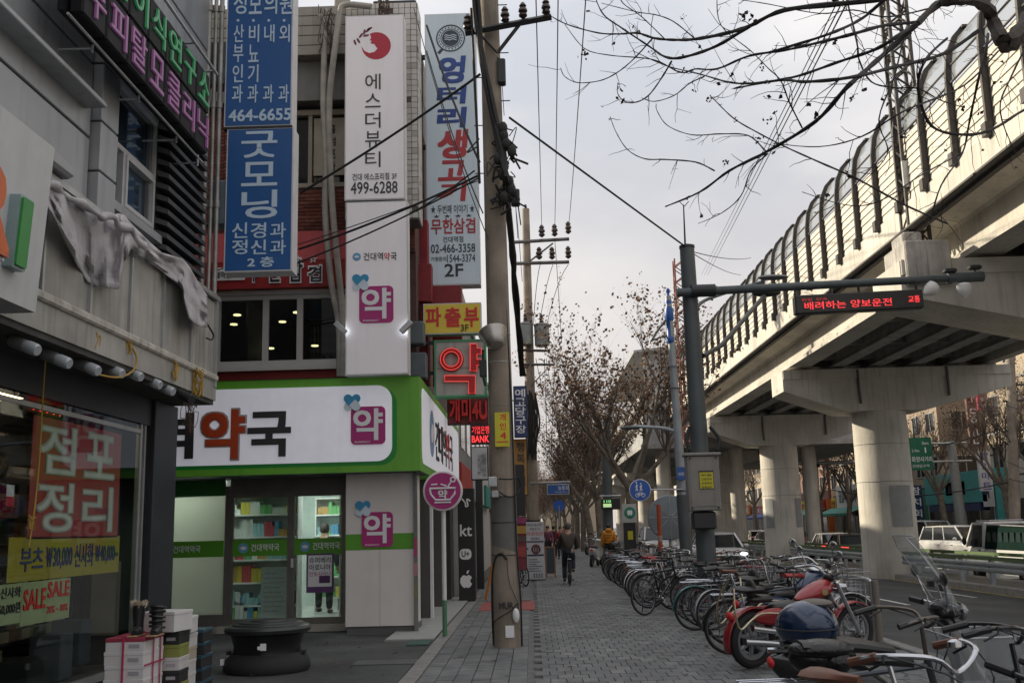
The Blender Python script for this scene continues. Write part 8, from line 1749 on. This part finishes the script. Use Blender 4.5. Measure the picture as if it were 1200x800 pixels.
shopx('shop with a blue sunshade left of the second column', 112, 126, 3.4, pal, ((113, 118, 2.5, 3.4, dbl, '약국', white_l), (119, 125, 2.5, 3.5, rds, '치킨호프', white_l)), awn=mat('awning_blue', (.04, .06, .2), .7))
shopx('long low shop front with orange signs far across the road', 128, 160, 3.6, gry, ((129, 138, 2.6, 3.8, orr, '가구백화점', white_l), (141, 150, 2.6, 3.6, wsg, '신발할인', rds)), awn=None)
shopx('pale tiled shop wall with scattered dark dots at the right edge', 47, 59.5, 4.8, mat('dotted_wall', (.38, .35, .30), .8, var=.1), ((54.5, 58.5, 0.2, 2.6, dark, '', None), (52, 53, 3.2, 4.6, wsg, '', None)), x=27.6)
def vsign(label, x, y, z0, z1, w, m, s, lm_):
    t = thing('vertical_sign', label, 'sign', (x, y, z0)); B('casing', t, m, x - w, x, y, y + .25, z0, z1); h = (z1 - z0) / len(s)
    mb = MB()
    for i, ch in enumerate(s): text(ch, lm_, (x - w * .85, y - .003, z1 - h * (i + 1) + h * .15), XR, ZU, w * .7, h * .7, .01, .02, mb=mb)
    mb.build('lettering', lm_, t); B('bracket', t, dark, x, x + .3, y + .1, y + .15, z1 - .3, z1 - .2)
q = at(1154, 460, 65); vsign('crimson vertical sign high on the right building under the deck', q.x + .5, 65, at(1150, 480, 65).z, at(1150, 437, 65).z, 1.0, mat('sign_crimson', (.35, .03, .07), .5), '노래연습장', white_l)
q = at(1152, 500, 65); vsign('white and blue vertical banner beside the turquoise shop', at(1163, 560, 60).x, 60, at(1158, 575, 60).z, at(1158, 528, 60).z, .7, wsg, '할인마트', mat('ink_violet', (.10, .08, .35), .5))
vsign('red vertical sign on the red brown building', XF + .2, 99.5, 9, 13, 1.1, rds, '한의원', white_l); vsign('purple vertical sign beside the sand coloured block', XF + .1, 86.4, 6.5, 9.5, .8, pus, '치과의원', white_l); vsign('orange vertical sign between the right building and the turquoise shop', XF + .3, 66, 6, 10.0, .7, rbk, '부동산', white_l); vsign('navy vertical sign by the green glazed shop', 27.2, 72.6, 1.6, 3.9, .9, dbl, '참치회', white_l); vsign('pale blue sign high on the tan building', XF + .2, 71, 12.5, 16.5, .9, mat('sign_skyblue', (.25, .4, .55), .5), '헬스클럽', white_l)
# green road sign and mast, far side poles
mx_ = 23.6; Ym = 58.0; t = thing('road_sign', 'green road sign on arms of a pale mast across the road', 'road sign', (mx_, Ym, 0)); a_, b_, c_, d2 = rect(1062, 513, 1090, 551, Ym)
MB().tube([(mx_ + .15, Ym, -.4), (mx_, Ym, at(1107, 517, Ym).z)], [.32, .22], 14).build('mast', mat('mast_pale', (.30, .32, .32), .5, .3), t, smooth=True)
B('panel', t, mat('road_sign_green', (.01, .13, .07), .45), a_, b_, Ym - .35, Ym - .3, c_, d2)
for z in (c_ + .45, d2 - .35): MB().tube([(a_ + .1, Ym - .22, z), (mx_ + 1.0, Ym - .15, z)], .06, 8).build('arm', steel, t)
text('화양사거리', white_l, (a_ + .15, Ym - .352, c_ + .45), XR, ZU, (b_ - a_) * .85, .3, .01, .01, t); text('건대입구역', white_l, (a_ + .15, Ym - .352, c_ + .15), XR, ZU, (b_ - a_) * .7, .16, .01, 0, t); text('1km', white_l, (a_ + .8, Ym - .352, c_ + 1.4), XR, ZU, .35, .17, .01, 0, t); text('2 0m', white_l, (a_ + .2, Ym - .352, c_ + 1.0), XR, ZU, .4, .15, .01, 0, t)
MB().tube([(a_ + .95, Ym - .355, c_ + .95)] * 1 + [(a_ + .95, Ym - .355, c_ + 1.25)], .04, 6).build('arrow', white_l, t)
def fpole(label, px, pyt, Y, r=.2, arms=(), m=pole_c):
    p1 = at(px, pyt, Y); t, _ = pole('utility_pole', label, (at(px + 6, 620, Y).x, Y, -.4), p1, r, r * .7, m, 14)
    for py in arms: z = at(px, py, Y).z; MB().tube([(p1.x - .9, Y, z), (p1.x + 1.3, Y, z + .1)], .05, 6).build('crossarm', dark, t)
    return t
fpole('concrete utility pole with crossarms beside the right building', 1181, 330, 50, .27, (452, 470, 505, 520, 556)); fpole('thin grey pole behind the overhead pipe gantry', 953, 470, 86, .2, (545,)); fpole('thin grey pole right of the white tilted banner', 990, 520, 80, .13)
q0, q1 = at(935, 543, 70), at(1004, 541, 70); t = thing('pipe_gantry', 'thin grey overhead pipe gantry between the two columns', 'gantry', q0); MB().tube([q0, (24.2, 70, q1.z)], .12, 10).tube([(24.2, 70, q1.z + .4), (24.2, 70, -.4)], .16, 10).build('pipe', steel, t); MB().ell(at(957, 545, 70), .25, .15, .15).build('camera', dark, t)
for i, (Y, ya, yb2) in enumerate(((48, 455, 490), (47, 475, 470), (49, 540, 560), (46, 560, 552))): cable(at(1180, ya, 50), at(1300, yb2, 30), .3, .02, 'dark wire from the far side utility pole toward the right edge, ' + ('highest', 'second', 'third', 'lowest')[i])
for i, (y0, y1) in enumerate(((500, 520), (565, 560))): cable(at(1181, y0, 50), at(955, y1 + 8, 86), .8, .03, 'far side street wire under the deck, ' + ('upper', 'lower')[i])
# left side buildings behind the signs
def lb_(label, y0, y1, h, m, x=-1.95, zb=3.2): return bldg(label, -12, x, y0, y1, h, m, int((h - 3.2) / 2.9), 0, 4, zb=zb, fh=2.9, east=True, wz=(.7, 2.0))
lb_('low grey shop building right after the pharmacy', 25.6, 36, 8.2, gry); lb_('pale shop building behind the utility pole', 36.1, 48, 7.6, pal); lb_('red brown low building farther along the pavement', 48.1, 62, 8.2, rbk); lb_('grey low building beyond the trees on the left', 62.1, 84, 8.5, gry); lb_('pale building at the distant left side', 84.1, 120, 8.0, pal, -2.3)
lb_('grey building at the end of the left side', 120.1, 190, 9, gry, -3.5)
def backb(label, x0, x1, y0, y1, h, m): t = thing('building', label, 'building', (x0, y0, 0)); B('wall', t, m, x0, x1, y0, y1, -.4, h); B('roof', t, concrete_dark, x0 - .1, x1 + .1, y0 - .1, y1 + .1, h, h + .2); 
backb('unseen tall grey building added for shade behind the near left building', -30, -13, -10, 28, 13, gry); backb('unseen building added to block sun and sky on the left of the camera', -12, -4.7, -26, 3.9, 12, gry); backb('unseen long back building added for shade behind the left shops', -26, -13, 29, 140, 10.5, pal)  # unseen buildings, added to keep low sun and sky light off the street
for i in range(5): t = B('shop_sign', None, (rds, wsg, tea, orr, dbl)[i], -1.94, -1.75, 26 + i * 7, 31 + i * 7, 2.5, 3.3); tag(t, ('red shop sign board after the pharmacy', 'white shop sign board behind the utility pole', 'teal shop sign board along the left side', 'orange shop sign board along the left side', 'navy shop sign board far along the left side')[i], 'sign board')
# viaduct power lines high over the road
for i, (dx) in enumerate((0, 6, 12)): cable(at(985 + dx, -5, 9), at(822 + dx * .6, 322, 60), .0, .006 + .001 * i, 'thin parallel overhead line slanting to the viaduct, ' + ('left', 'middle', 'right')[i])
cable(at(812, 295, 19.8), at(880, 302, 40), .1, .01, 'thin wire from the traffic pole top to the noise barrier'); cable(at(812, 297, 19.8), at(868, 322, 44), .1, .01, 'second thin wire from the traffic pole top, lower one')
